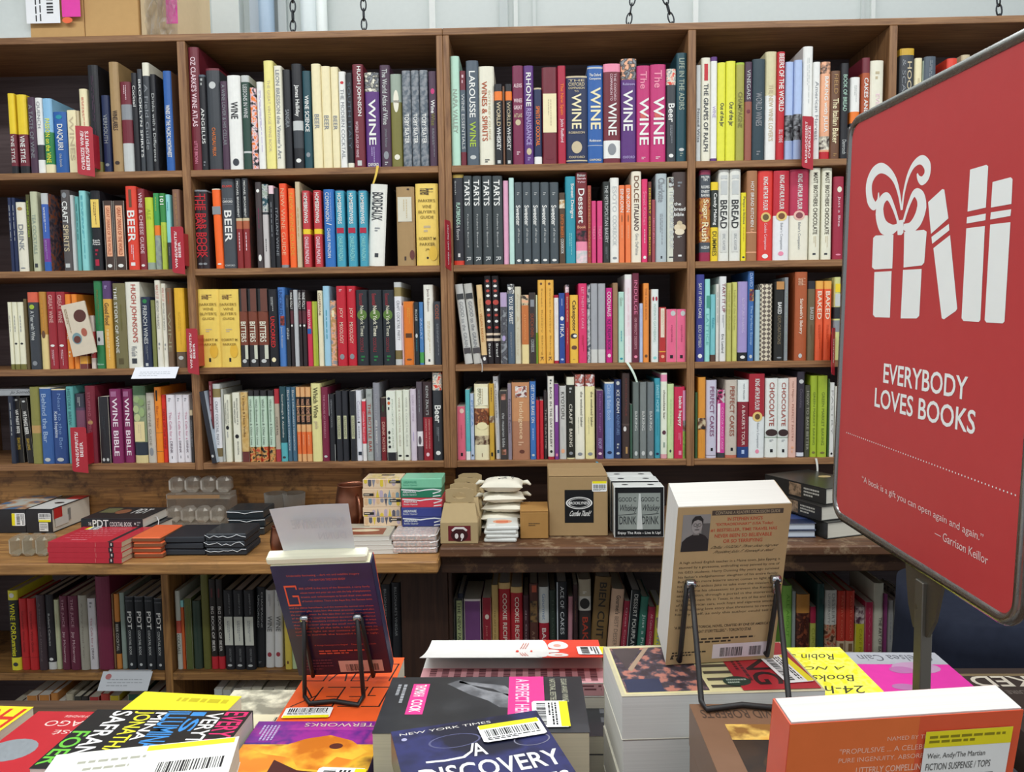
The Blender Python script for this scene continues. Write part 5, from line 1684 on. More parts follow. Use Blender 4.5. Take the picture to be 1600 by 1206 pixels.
def on_top():
    yb = 0.03
    X = lambda px: atY(px, 45, yb).x
    z = ZT + .0005
    carton(X(-60), X(49.5), yb, 0.28, z, z + .26, 'white carton at the end of the row on top of the bookcase', 'd6dcd8')
    b = carton(X(50.5), X(134.5), yb - .01, 0.29, z, z + .24, 'brown carton with white shipping label, pink square and orange dot')
    w = X(134.5) - X(50.5)
    pl = Plane((-w / 2, -.1505, 0), (1, 0, 0), (0, 0, 1), w, .24)
    zz = lambda py: (atY(90, py, yb - .01).z - z) / .24
    pl.rect(.0, zz(39), .62, .98, paint('f2f3f4', 0.5, var=.02))
    bk = paint('2a2a2c', .6)
    barcode(pl, .38, zz(24), .5, .9, bk, 90, seed=5)
    pl.bars(.06, zz(36), .3, .9, 3, bk, -90, 4, .3)
    pl.rect(.66, zz(30), 1.0, .9, paint('ea3aa8', .5))
    pl.disc(.75, zz(35), .095, .036, paint('f26a3c', .5))
    pl.done('shipping_label', b)
    carton(X(135.5), X(219.5), yb - .01, 0.29, z, z + .25, 'plain brown carton between the labelled carton and the plastic wrapped one')
    b = carton(X(220.5), X(279), yb, 0.28, z, z + .22, 'brown carton half covered by crinkled clear plastic wrap', 'cdb894')
    w = X(279) - X(220.5)
    mb = MB()
    rnd = random.Random(4)
    nx, nz = 14, 12
    vs = []
    for j in range(nz + 1):
        for i in range(nx + 1):
            vs.append((w * (-.35 + .87 * i / nx + .02 * rnd.random()), -.127 - .018 * rnd.random() - (.01 if i == nx else 0), .004 + .21 * j / nz))
    F = [(j * (nx + 1) + i, j * (nx + 1) + i + 1, (j + 1) * (nx + 1) + i + 1, (j + 1) * (nx + 1) + i) for j in range(nz) for i in range(nx)]
    mt = clear_plastic('crinkled_wrap', 'f8f8f8', 0.12)
    mb.add(vs, F, mt)
    mb.build('plastic_wrap', b)
    pl = Plane((w / 2 - .035, -.1255, .04), (1, 0, 0), (0, 0, 1), .034, .16)
    pl.rect(0, 0, 1, 1, paint('ee58b4', .5))
    pl.done('pink_sticker', b)

    def ch(px0, px1, lab):
        a, c = atY(px0, 14, .2), atY(px1, 46, .2)
        d = a - c
        bot = c + d * ((ZT + .012 - c.z) / d.z)
        top = c + d * ((3.69 - c.z) / d.z)
        chain('hanging_chain', top, bot, lab)
    ch(457.5, 457.8, 'dark steel chain hanging straight beside the blue grey pipe')
    ch(568, 569, 'dark steel chain hanging straight beside the narrow pale pipe')
    a0, a1 = atY(982.5, 36, .2), atY(1050, 36, .2)
    top = atY(1008.5, -103, .2)
    root = empty('hanging_chain', (top.x, .2, ZT + .002))
    for i, q in enumerate((a0, a1)):
        d = q - top
        e = top + d * ((ZT + .012 - top.z) / d.z)
        chain_links('chain_leg', e - root.location, top + Vector(((-1, 1)[i] * .006, 0, -.004)) - root.location, root)
    chain_links('upper_chain', top - root.location, Vector((top.x, .2, 3.69)) - root.location, root)
    tag(root, 'dark steel chain that splits into two slanting legs above the third bay', 'chain', 'chains hanging above the bookcases')
    ch(1561, 1563, 'dark steel chain above the red sign, beyond the fourth bay')

# ------------------------------------------------------------------ things lying on the counters
ZL, ZR = 0.9455, 0.9705


def flat_book(loc, W, D, T, rz, col, label, spine='left', hard=False, pages='e2ddd0', group=None, deco=None, name='book', cat='book', edge=None, own=True):
    """A closed book lying on its back cover; loc is the centre of its lower face. spine: which side carries the spine."""
    ct = 0.0024 if hard else 0.0006
    ins = 0.003 if hard else 0.0008
    m = col if not isinstance(col, str) else paint(col, 0.32, 0.5)
    me = m if edge is None else (paint(edge, 0.35) if isinstance(edge, str) else edge)
    mb = MB()
    mb.rbox(-W / 2, W / 2, -D / 2, D / 2, 0, ct, ct * .4, me)
    mb.rbox(-W / 2, W / 2, -D / 2, D / 2, T - ct, T, ct * .4, m)
    s = {'left': (-W / 2, -W / 2 + ct, -D / 2, D / 2), 'right': (W / 2 - ct, W / 2, -D / 2, D / 2),
         'near': (-W / 2, W / 2, -D / 2, -D / 2 + ct), 'far': (-W / 2, W / 2, D / 2 - ct, D / 2)}[spine]
    mb.box(s[0], s[1], s[2], s[3], ct, T - ct, me)
    pg = MB()
    e = {k: ins for k in ('left', 'right', 'near', 'far')}
    e[spine] = ct + .0002
    pg.box(-W / 2 + e['left'], W / 2 - e['right'], -D / 2 + e['near'], D / 2 - e['far'], ct, T - ct, paper(pages, 'z'))
    if not own:
        M = Matrix.Translation(loc) @ Matrix.Rotation(rz, 4, 'Z')
        pour(mb, M)
        pour(pg, M)
        return None
    o = mb.build(name)
    o.location, o.rotation_euler = loc, (0, 0, rz)
    pg.build('page_block', o)
    if deco:
        pl = Plane((-W / 2, -D / 2, T), (1, 0, 0), (0, 1, 0), W, D)
        deco(pl, o)
        pl.done('cover_print', o)
    tag(o, label, cat, group)
    return o


def spine_print(o, W, D, T, side, fn, name='spine_lettering'):
    if side == 'near':
        pl = Plane((-W / 2, -D / 2 - .0002, 0), (1, 0, 0), (0, 0, 1), W, T)
    elif side == 'right':
        pl = Plane((W / 2 + .0002, -D / 2, 0), (0, 1, 0), (0, 0, 1), D, T)
    else:
        pl = Plane((-W / 2 - .0002, D / 2, 0), (0, -1, 0), (0, 0, 1), D, T)
    fn(pl)
    pl.done(name, o)


def near_edge(pxa, pxb, py, Z):
    a, b = atZ(pxa, py, Z), atZ(pxb, py, Z)
    return (a.x + b.x) / 2, (b - a).length, (a.y + b.y) / 2


def counter_left():
    # big boxed volumes with stickers at the end of the counter
    for i, (pa, pb, cov, lab) in enumerate(((-22, 41, 'p', 'black slipcased volume with colourful picture cover at the end of the counter'),
                                            (43, 86, 'w', 'black boxed volume with white cover top, between picture volume and cocktail books'))):
        a, b = atZ(pa, 833, ZL), atZ(pb, 833, ZL)
        W, D, T = b.x - a.x, 0.192, 0.072

        def deco(pl, o, cov=cov):
            if cov == 'p':
                pl.rect(0, 0, 1, 1, photo('c8ccc4', '4a78a0', 'c08a58', 18))
            else:
                pl.rect(.05, .03, .95, .72, paint('e4e4e0', .4))
                pl.rect(.4, .72, 1, 1, paint('c02a2a', .4))
                pl.disc(.6, .45, .18, .06, paint('2a2226', .4))
        o = flat_book(((a.x + b.x) / 2, a.y + D / 2, ZL + .0002), W - .003, D, T, math.radians(-3 if i else 0), '23252a', lab, 'near', True, deco=deco)
        W -= .003
        sticker(o, (-W * (.02 if i else -.16), -D / 2 - .0004, .022 if not i else .034), (1, 0, 0), (0, 0, 1), W * (.48 if i else .33), .026 if i else .038, 'bottom' if i else 'left', seed=i + 7)
        if i:
            pl = Plane((-W * .0, -D / 2 - .0004, .006), (1, 0, 0), (0, 0, 1), W * .34, .026)
            pl.k = 3
            pl.rect(0, 0, 1, 1, paint('e6e6e2', .5))
            pl.bars(.1, .1, .9, .9, 4, paint('777777', .5), 0, 3)
            pl.done('paper_label', o)
            pl = Plane((W / 2 + .0003, -D / 2, 0), (0, 1, 0), (0, 0, 1), D, T)
            pl.rect(.05, .55, .25, .98, paint('c02a2a', .4))
            pl.rect(.07, .2, .4, .55, paint('d8d8d4', .4))
            pl.rect(.4, .3, .46, .8, paint('8a8a88', .4))
            pl.done('side_print', o)
    # two black cocktail books lying spine out
    g = 'black cocktail books lying on the counter'
    cov = lambda pl, o: (pl.rect(.05, .5, .3, .9, paint('6a6a4a', .4)), pl.disc(.42, .6, .11, .2, paint('8a5a40', .4)),
                         pl.text('PDT', .6, .45, .85, .85, paint('d8d8d4', .4), 0, True))

    def pdt(pl):
        w = paint('dadcd6', .4)
        pl.text('THE', .12, .32, .17, .62, w, 0, True)
        pl.text('PDT', .19, .14, .45, .88, w, 0, True)
        pl.text('COCKTAIL BOOK', .47, .22, .83, .66, w, 0, True)
        pl.disc(.88, .5, .012, .12, w)
        pl.bars(.91, .25, .97, .75, 2, paint('9a9a98', .4), 0, 2)
    zb = ZL + .0525
    a, b = atZ(126, 826, zb), atZ(234, 826, zb)
    low = None
    mb = MB()
    o = flat_book(((a.x + b.x) / 2 + .006, a.y + .072, zb - .029 + .0004), .178, .140, .0265, math.radians(-6), '22272b',
                  'black cocktail book lying beneath its twin, behind the red stack', 'near', True, deco=None, group=g)
    spine_print(o, .178, .140, .0265, 'near', pdt)
    flat_book((o.location.x + .004, o.location.y + .006, ZL + .0003), .176, .140, .0225, math.radians(-4), '22272b', 'black cocktail book lowest of three behind the red stack, mostly hidden', 'near', True, group=g)
    p = o.location
    o2 = flat_book((p.x - .016, p.y + .004, p.z + .0268), .178, .140, .028, math.radians(-3), '22272b',
                   'black cocktail book lying topmost behind the red stack, white ribbon hanging out', 'near', True, deco=cov, group=g)
    spine_print(o2, .178, .140, .028, 'near', pdt)
    mb = MB()
    mb.tube([(.082, .01, .014), (.096, -.005, .017), (.109, -.02, .010), (.113, -.035, -.006), (.118, -.045, -.018)], .0011, paint('e8e8e8', .5), 6)
    mb.build('ribbon', o2, smooth=True)
    # four red books
    cx, W, y = near_edge(77, 193, 880, ZL)
    D = .155
    lab = ['red book lowest of the four stacked on the counter edge', 'red book second from bottom of the four stacked on the counter',
           'red book third from bottom of the four stacked on the counter', 'red book topmost of the four, its glossy cover showing']
    for i in range(4):
        def deco(pl, o):
            pl.bars(.1, .2, .7, .9, 5, paint('d8707a', .3), 0, 9, .2)
            pl.bars(.25, .1, .6, .2, 1, paint('d88088', .4), 0, 4)
            pl.rect(.8, .0, .86, 1, paint('2a2226', .4))
        T = .0138
        o = flat_book((cx + (.001 if i % 2 else -.001), y + D / 2, ZL + .0003 + i * (T + .0002)), W, D, T, math.radians(-2), 'c22838', lab[i],
                      'near', False, 'cbb89a', 'red books stacked on the counter', deco if i == 3 else None)

        def sp(pl):
            pl.rect(.83, 0.02, .89, .98, paint('2a2226', .4))
            pl.disc(.86, .55, .01, .3, paint('e0d0c8', .4), 10)
            pl.rect(.645, .1, .65, .9, paint('e08a80', .4))
        spine_print(o, W, D, T, 'near', sp)
        if i == 3:
            sticker(o, (-W * .38, .045, T + .0004), (1, 0, 0), (0, 1, 0), .034, .03, 'left', seed=3)
    # orange and black pads in wraps
    def pads(pa, pb, py, D, n, T, hexc, labs, grp, rz=0, gloss=False, wrap=False):
        cx, W, y = near_edge(pa, pb, py, ZL)
        for i in range(n):
            m = paint(hexc, 0.16 if gloss else 0.5, 0.6 if gloss else 0.3)
            mb = MB()
            mb.rbox(-W / 2, W / 2, -D / 2, D / 2, 0, T, .003, m)
            o = mb.build('notebook')
            o.location = (cx + ((-1) ** i) * .0012, y + D / 2, ZL + .0003 + i * (T + .0002))
            o.rotation_euler = (0, 0, rz + math.radians((-1) ** i * .8))
            mb = MB()
            mb.box(-W / 2 + .002, W / 2 + .0004, -D / 2 - .0004, D / 2 - .002, T * .2, T * .8, paper('8a5a40' if hexc.startswith('e') else '3a3d42', 'z'))
            mb.build('page_block', o)
            if gloss:
                mb = MB()
                rnd = random.Random(i)
                pts = [(-W / 2 + W * k / 9, -D / 2 - .001 - .002 * rnd.random(), T * (.4 + .5 * rnd.random())) for k in range(10)]
                mb.tube(pts, .0009, paint('d8dde0', .15), 5)
                mb.build('wrap_fold', o)
            tag(o, labs[i], 'notebook', grp)
    pads(208, 253, 872, .135, 4, .0137, 'e2683a', ['orange pad lowest of its stack beside the red books', 'orange pad second from bottom beside the red books',
                                                 'orange pad third from bottom beside the red books', 'orange pad topmost of its stack beside the red books'], 'orange pads stacked on the counter')
    pads(257, 319, 868, .135, 3, .0165, '1c1f27', ['matt black notebook lowest of its stack beside the orange pads', 'matt black notebook in the middle of its stack beside orange pads',
                                                   'matt black notebook topmost of its stack beside the orange pads'], 'matt black notebooks on the counter')
    pads(321, 384, 868, .115, 3, .0195, '30353a', ['shiny wrapped dark notebook lowest of its stack near the standing book', 'shiny wrapped dark notebook in the middle of its stack',
                                                   'shiny wrapped dark notebook topmost of its stack'], 'shiny wrapped notebooks on the counter', 0, True)
    # more wrapped pads behind
    a, b = atZ(352, 838, ZL), atZ(411, 838, ZL)
    for i in range(3):
        mb = MB()
        mb.rbox(-.055, .055, -.05, .05, 0, .024, .003, paint('2c3337', 0.15, 0.6))
        o = mb.build('notebook')
        o.location = ((a.x + b.x) / 2 + .004 * (i % 2), a.y + .062, ZL + .0003 + i * .0243)
        mb = MB()
        mb.tube([(-.054, -.0512, .020), (-.02, -.0515, .019), (.0, -.0515, .0145), (.02, -.0515, .019), (.054, -.0512, .021)], .0009, paint('e6eaec', .2), 5)
        mb.build('wrap_fold', o)
        tag(o, 'dark shrink wrapped notebook, %s of the three piled behind the shiny ones' % ('lowest', 'middle one', 'topmost')[i], 'notebook', 'wrapped notebooks behind')
    # clear display racks of small domes
    cl = clear_plastic('clear_rack', 'efe8dc', 0.10)
    for tier, (pa, pb, py, nz, lab) in enumerate(((262, 352, 806, 0, 'clear plastic tray of four domes, lower tier behind the orange pads'),
                                                 (266, 364, 770, 1, 'clear plastic tray of four domes, upper tier against the back board'))):
        Yb = -.045 + tier * .07
        zb = ZL + .0003 + (tier * .078)
        x0, x1 = atY(pa, py, Yb).x, atY(pb, py, Yb).x
        root = empty('display_tray', ((x0 + x1) / 2, Yb, zb))
        w = x1 - x0
        mb = MB()
        mb.rbox(-w / 2, w / 2, -.03, .03, 0, .018 + tier * .0, .002, cl)
        mb.build('tray_base', root)
        if tier:
            mb = MB()
            mb.rbox(-w / 2, w / 2, -.028, .035, -.0775, -.0005, .002, cl)
            mb.build('tray_riser', root)
        mb = MB()
        mb.box(-w / 2 + .004, w / 2 - .03, -.0306, -.0302, .003, .014, paint('9a7650', .5))
        mb.build('label_strip', root)
        for k in range(4):
            mb = MB()
            c = -w / 2 + w * (k + .5) / 4
            mb.rbox(c - w * .11, c + w * .11, -.024, .024, .0185, .066, .010, cl)
            mb.build('clear_dome', root)
        tag(root, lab, 'tray', 'clear plastic display trays')
    # clear cups by the copper mugs and clear box at the end
    for i, (px, py, lab) in enumerate(((432, 792, 'clear plastic cup in front of the back board, nearer the display trays'), (460, 790, 'clear plastic cup behind the white sheet of paper'))):
        p = atZ(px, 812, ZL)
        mb = MB()
        mb.lathe([(.0, .0), (.030, .0), (.036, .085), (.034, .085), (.028, .003), (.0, .003)], cl, 24)
        o = mb.build('clear_cup', smooth=True, loc=(p.x, .05, ZL + .0003))
        tag(o, lab, 'cup', 'clear plastic cups')
    p, q = atZ(14, 873, ZL), atZ(70, 873, ZL)
    root = empty('clear_box', ((p.x + q.x) / 2 - .01, p.y + .045, ZL + .0003))
    for k in (-1, 0, 1):
        mb = MB()
        mb.rbox(k * .036 - .0165, k * .036 + .0165, -.03, .03, 0, .052, .008, clear_plastic('clear_cells', 'e4e0cc', .12))
        mb.build('clear_cell', root)
    tag(root, 'clear plastic box of small cells at the counter edge beside the red books', 'box')


def mug(px, py, s, lab):
    p = atZ(px, py, ZL)
    root = empty('copper_mug', (p.x, p.y + .04 * s, ZL + .0003))
    cu = metal('aged_copper', '9a6650', 0.34)
    mb = MB()
    prof = [(0, 0), (.034, 0), (.040, .006), (.046, .04), (.0475, .065), (.044, .095), (.039, .125), (.0405, .128), (.0385, .129), (.036, .124), (.042, .09), (.0445, .065), (.043, .04), (.036, .01), (0, .008)]
    mb.lathe([(r * s, z * s) for r, z in prof[:11]], cu, 32)
    mb.lathe([(r * s, z * s) for r, z in prof[10:]], metal('steel_lining', '7a7876', 0.3), 32)
    mb.build('mug_body', root, smooth=True)
    mb = MB()
    ax = Vector((.45, -.89, 0)).normalized()
    pts = []
    for k in range(13):
        a = -1.35 + 2.7 * k / 12
        pts.append(ax * ((.041 + .03 * math.cos(a)) * s) + Vector((0, 0, (.064 + .042 * math.sin(a)) * s)))
    mb.tube(pts, .0045 * s, cu, 8)
    mb.build('mug_handle', root, smooth=True)
    tag(root, lab, 'mug', 'copper mugs')


def box_print(W, D, H, side, parent, fn, name='front_print'):
    pl = Plane((-W / 2, -D / 2 - .0003, 0), (1, 0, 0), (0, 0, 1), W, H) if side == 'front' else Plane((-W / 2, -D / 2, H), (1, 0, 0), (0, 1, 0), W, D)
    fn(pl)
    pl.done(name, parent)


def counter_mid():
    mug(548, 838, 1.12, 'copper barrel mug with handle standing beside the patterned boxes')
    mug(436, 872, .62, 'small copper cup half hidden behind the white sheet of paper')
    # white flat books under the patterned boxes
    cx, W, y = near_edge(540, 611, 866, ZL)
    for i in range(4):
        T = .0118
        off = (.010, .0, -.006, -.012)[i]

        def deco(pl, o):
            pl.rect(.0, .0, 1, 1, paint('b8b2a0', .4))
            pl.rect(.1, .12, .86, .62, paint('8a4a34', .4))
            pl.disc(.45, .45, .3, .1, paint('d8c8a8', .4))
            pl.rect(.5, .74, .92, .88, paint('e8e4d8', .4))
            pl.bars(.52, .76, .9, .86, 1, paint('6a5a4a', .4), 0, 2)
        flat_book((cx + off - .004, y + .07, ZL + .0003 + i * (T + .0002)), W + .02, .135, T, math.radians(1.5), 'd8d6cc',
                  'white paper booklet, %s of the four beneath the skyline boxes' % ('lowest', 'second from bottom', 'third from bottom', 'topmost and picture covered')[i],
                  'left', False, 'dcdad2', 'white booklets on the counter', deco if i == 3 else None)
    zt = ZL + 4 * .012 + .0006
    # skyline patterned puzzle boxes, five high
    a, b = atZ(568, 822, zt), atZ(627, 822, zt)
    W, D, T = b.x - a.x, .085, .0262
    yc = max(a.y, y + .085)
    x0 = (a.x + b.x) / 2
    rows = ('lowest', 'second from bottom', 'middle one', 'second from top', 'topmost')
    for i in range(5):
        def front(pl, i=i):
            rnd = random.Random(i)
            cols = ('d8c040', '8a8a94', '5a5a66', 'b8a8b8', 'd8b48a', '7a9aa8')
            flip = i % 2 == 0
            for k in range(9):
                u = .04 + k * .105
                h = rnd.uniform(.25, .75)
                c = paint(cols[rnd.randrange(6)], .45)
                if k in (3, 6):
                    pts = [(u, .05), (u + .09, .05), (u + .045, .9)]
                else:
                    pts = [(u, .05), (u + .085, .05), (u + .085, h), (u + .04, h + .15), (u, h)]
                if flip:
                    pts = [(1 - p_, 1 - q_) for p_, q_ in pts]
                pl.poly(pts, c)
            pl.k += 1
            if i in (0, 2, 4):
                pl.rect(.7, .55, .99, .85, paint('2a2a2a', .45))
                pl.bars(.72, .62, .97, .78, 1, paint('e8dcc8', .45), 0, i)
            else:
                pl.rect(.03, .2, .3, .5, paint('2a2a2a', .45))
                pl.bars(.05, .27, .28, .43, 1, paint('e8dcc8', .45), 0, i)
        mb = MB()
        mb.rbox(-W / 2, W / 2, -D / 2, D / 2, 0, T, .0015, paint('e2c8a8', .45))
        o = mb.build('patterned_box')
        o.location = (x0 + (-1) ** i * .001, yc + D / 2, zt + i * (T + .0002))
        box_print(W, D, T, 'front', o, front)
        if i == 4:
            box_print(W, D, T, 'top', o, lambda pl: (pl.rect(.05, .05, .95, .95, photo('e2c8a8', 'c0aa90', 'd8c060', 60)), pl.rect(.4, .6, .75, .8, paint('2a2a2a', .4))), 'lid_print')
        tag(o, 'beige box printed with a skyline pattern, %s of five stacked beside the mug' % rows[i], 'box', 'skyline patterned boxes')
    # wrapped floral packs, then coloured opener boxes on them
    cx, W, y = near_edge(613, 683, 865, ZL)
    for i in range(3):
        T = .0165
        mb = MB()
        mb.rbox(-W / 2, W / 2, -.075, .075, 0, T, .003, photo('cfc8c0', 'a8b0b0', 'c8a8a0', 160))
        o = mb.build('wrapped_pack')
        o.location = (cx + (.0, .001, -.002)[i], y + .075, ZL + .0003 + i * (T + .0002))
        mb = MB()
        mb.tube([(W / 2 - .02, -.0755, .012), (W / 2 - .004, -.0755, .015), (W / 2 + .001, -.06, .014), (W / 2 + .001, .0, .0135)], .0011, paint('eef2f4', .12), 5)
        mb.build('wrap_fold', o)
        tag(o, 'pale floral wrapped pack, %s of three beneath the coloured boxes' % ('lowest', 'middle one', 'topmost')[i], 'pack', 'floral wrapped packs')
    zt = ZL + 3 * .0167 + .0006
    a, b = atZ(628, 823, zt), atZ(691, 823, zt)
    W, D, T = b.x - a.x, .085, .0266
    for i, (c, lab, wave) in enumerate((('2f3a7a', 'navy blue opener box lowest of the coloured stack', 1), ('3a4488', 'blue opener box second from the bottom of the coloured stack', 0),
                                        ('d04050', 'red opener box with white waves in the middle of the coloured stack', 1), ('2a7a5c', 'dark green opener box second from the top of the coloured stack', 1),
                                        ('7cc4a0', 'mint green opener box topmost of the coloured stack', 0))):
        mb = MB()
        mb.rbox(-W / 2, W / 2, -D / 2, D / 2, 0, T, .0015, paint(c, .35))
        o = mb.build('opener_box')
        o.location = ((a.x + b.x) / 2 + (-1) ** i * .001, a.y + D / 2, zt + i * (T + .0002))

        def front(pl, c=c, wave=wave, i=i):
            w = paint('e8ecec', .4)
            tx = paint('e0e6e6' if i < 4 else '4a9a7c', .4)
            pl.text('AREAWARE', .05, .5, .38, .76, tx, 0, True)
            pl.text('Bottle Opener', .05, .2, .4, .42, tx)
            if wave:
                pts = [(.02, .92), (.3, .86), (.45, .78), (.6, .88), (.8, .95), (1, .84)]
                pl.poly(pts + [(u, v - .12) for u, v in pts[::-1]], w)
                pl.poly([(.78, .1), (.98, .2), (.98, .3), (.8, .22)], w)
                pl.poly([(.8, .4), (.98, .62), (.98, .72), (.78, .5)], w)
        box_print(W, D, T, 'front', o, front)
        tag(o, lab, 'box', 'coloured opener boxes')


def gable_box(loc, W, D, Hb, Hr, label, lab_print):
    root = empty('gable_box', loc)
    m = paint('b09a72', .75, .15, var=.06)
    mb = MB()
    mb.rbox(-W / 2, W / 2, -D / 2, D / 2, 0, Hb, .001, m)
    mb.build('box_body', root)
    mb = MB()
    r = .006
    # two sloping roof panels and gusset sides
    mb.add([(-W / 2, -D / 2, Hb), (W / 2, -D / 2, Hb), (W * .42, -r, Hb + Hr), (-W * .42, -r, Hb + Hr),
            (-W / 2, D / 2, Hb), (W / 2, D / 2, Hb), (W * .42, r, Hb + Hr), (-W * .42, r, Hb + Hr), (-W * .36, 0, Hb + Hr * .25), (W * .36, 0, Hb + Hr * .25)],
           [(0, 1, 2, 3), (5, 4, 7, 6), (3, 2, 6, 7), (0, 3, 8), (8, 3, 7), (4, 8, 7), (4, 0, 8), (1, 9, 2), (9, 6, 2), (5, 6, 9), (5, 9, 1)], m)
    mb.build('gable_roof', root)
    mb = MB()
    hz = Hb + Hr
    w = W * .40
    outer = [(-w, 0), (w, 0), (w * .9, .034), (w * .78, .04), (-w * .78, .04), (-w * .9, .034)]
    n = 16
    hole = [(w * .5 * math.cos(2 * math.pi * k / n), .02 + .009 * math.sin(2 * math.pi * k / n)) for k in range(n)]
    # handle tab with an oval grip hole, two thin faces and rims
    outN = []
    for k in range(n):
        a = 2 * math.pi * k / n
        dx, dz = math.cos(a), math.sin(a)
        s = min((w * .95) / max(1e-6, abs(dx)), .02 / max(1e-6, abs(dz)))
        outN.append((dx * s, .02 + dz * s))
    vs = []
    for yy in (-.0025, .0025):
        vs += [(x, yy, hz + z) for x, z in outN] + [(x, yy, hz + z) for x, z in hole]
    F = []
    for k in range(n):
        j = (k + 1) % n
        F += [(k, j, n + j, n + k), (2 * n + j, 2 * n + k, 3 * n + k, 3 * n + j), (k, 2 * n + k, 2 * n + j, j), (n + j, 3 * n + j, 3 * n + k, n + k)]
    mb.add(vs, F, m)
    mb.build('handle_tab', root)
    if lab_print:
        pl = Plane((-W * .29, -D / 2 - .0004, Hb * .14), (1, 0, 0), (0, 0, 1), W * .6, Hb * .72)
        pl.rect(0, 0, 1, 1, paint('6a1f26', .4))
        pl.disc(.5, .38, .38, .44, paint('3a1418', .4))
        w_ = paint('e0d8d4', .4)
        pl.poly([(.14, .72), (.3, .92), (.7, .92), (.86, .72), (.8, .62), (.66, .78), (.34, .78), (.2, .62)], w_)
        pl.k += 1
        pl.disc(.37, .32, .08, .18, w_)
        pl.disc(.62, .32, .08, .18, w_)
        pl.poly([(.6, .16), (.64, .16), (.6, 0), (.56, 0)], w_)
        pl.done('front_label', root)
    tag(root, label, 'box', 'kraft gable boxes')


def pillow(loc, W, D, H, rz, seed, label, printed=False, group='white muslin sacks stacked on the dark counter'):
    rnd = random.Random(seed)
    n = 16
    mb = MB()
    m = paint('e6e1cf', .9, .1, var=.05)
    vs = []
    for s in (1, -1):
        for j in range(n + 1):
            for i in range(n + 1):
                u, v = 2 * i / n - 1, 2 * j / n - 1
                e = max(0.0, (1 - abs(u) ** 2.6) * (1 - abs(v) ** 2.6)) ** .55
                pinch = 1 - .07 * (1 - abs(u)) * abs(v) - .0
                x = u * W / 2 * (1 - .06 * (1 - v * v) * abs(u) ** 3)
                y = v * D / 2 * (1 - .06 * (1 - u * u) * abs(v) ** 3)
                z = s * e * H / 2 + .0012 * rnd.uniform(-1, 1) * (abs(u) < .95 and abs(v) < .95)
                if s < 0:
                    z = max(z, -H / 2 * .92)
                vs.append((x, y, z + H / 2))
    N = (n + 1) ** 2
    F = []
    for s in (0, 1):
        for j in range(n):
            for i in range(n):
                q = [s * N + j * (n + 1) + i, s * N + j * (n + 1) + i + 1, s * N + (j + 1) * (n + 1) + i + 1, s * N + (j + 1) * (n + 1) + i]
                F.append(q if s == 0 else q[::-1])
    mb.add(vs, F, m)
    o = mb.build('muslin_sack', smooth=True)
    o.location, o.rotation_euler = loc, (0, 0, rz)
    # tied ears
    mb = MB()
    for sx in (-1, 1):
        x = sx * W * .47
        mb.tube([(x, D * .3, H * .5), (x + sx * .012, D * .22, H * .58), (x + sx * .022, D * .14, H * .42)], [.006, .0065, .003], m, 8)
    mb.build('drawstring_end', o, smooth=True)
    if printed:
        pl = Plane((-W * .3, -D * .3, H * .985), (1, 0, 0), (0, 1, 0), W * .6, D * .62)
        k = paint('3a3c40', .7)
        pts = [(.30, .35), (.38, .1), (.46, .3), (.52, .05), (.58, .32), (.70, .22), (.64, .45), (.74, .6), (.62, .72), (.66, .92), (.5, .82), (.36, .95), (.38, .7), (.26, .62)]
        c = (.5, .5)
        for i in range(len(pts)):
            pl.poly([c, pts[i], pts[(i + 1) % len(pts)]], k)
        pl.k += 1
        pl.bars(.82, .15, .95, .9, 2, k, -90, 3)
        pl.text('BY', .06, .3, .14, .45, k)
        pl.done('sack_print', o)
    tag(o, label, 'sack', group)


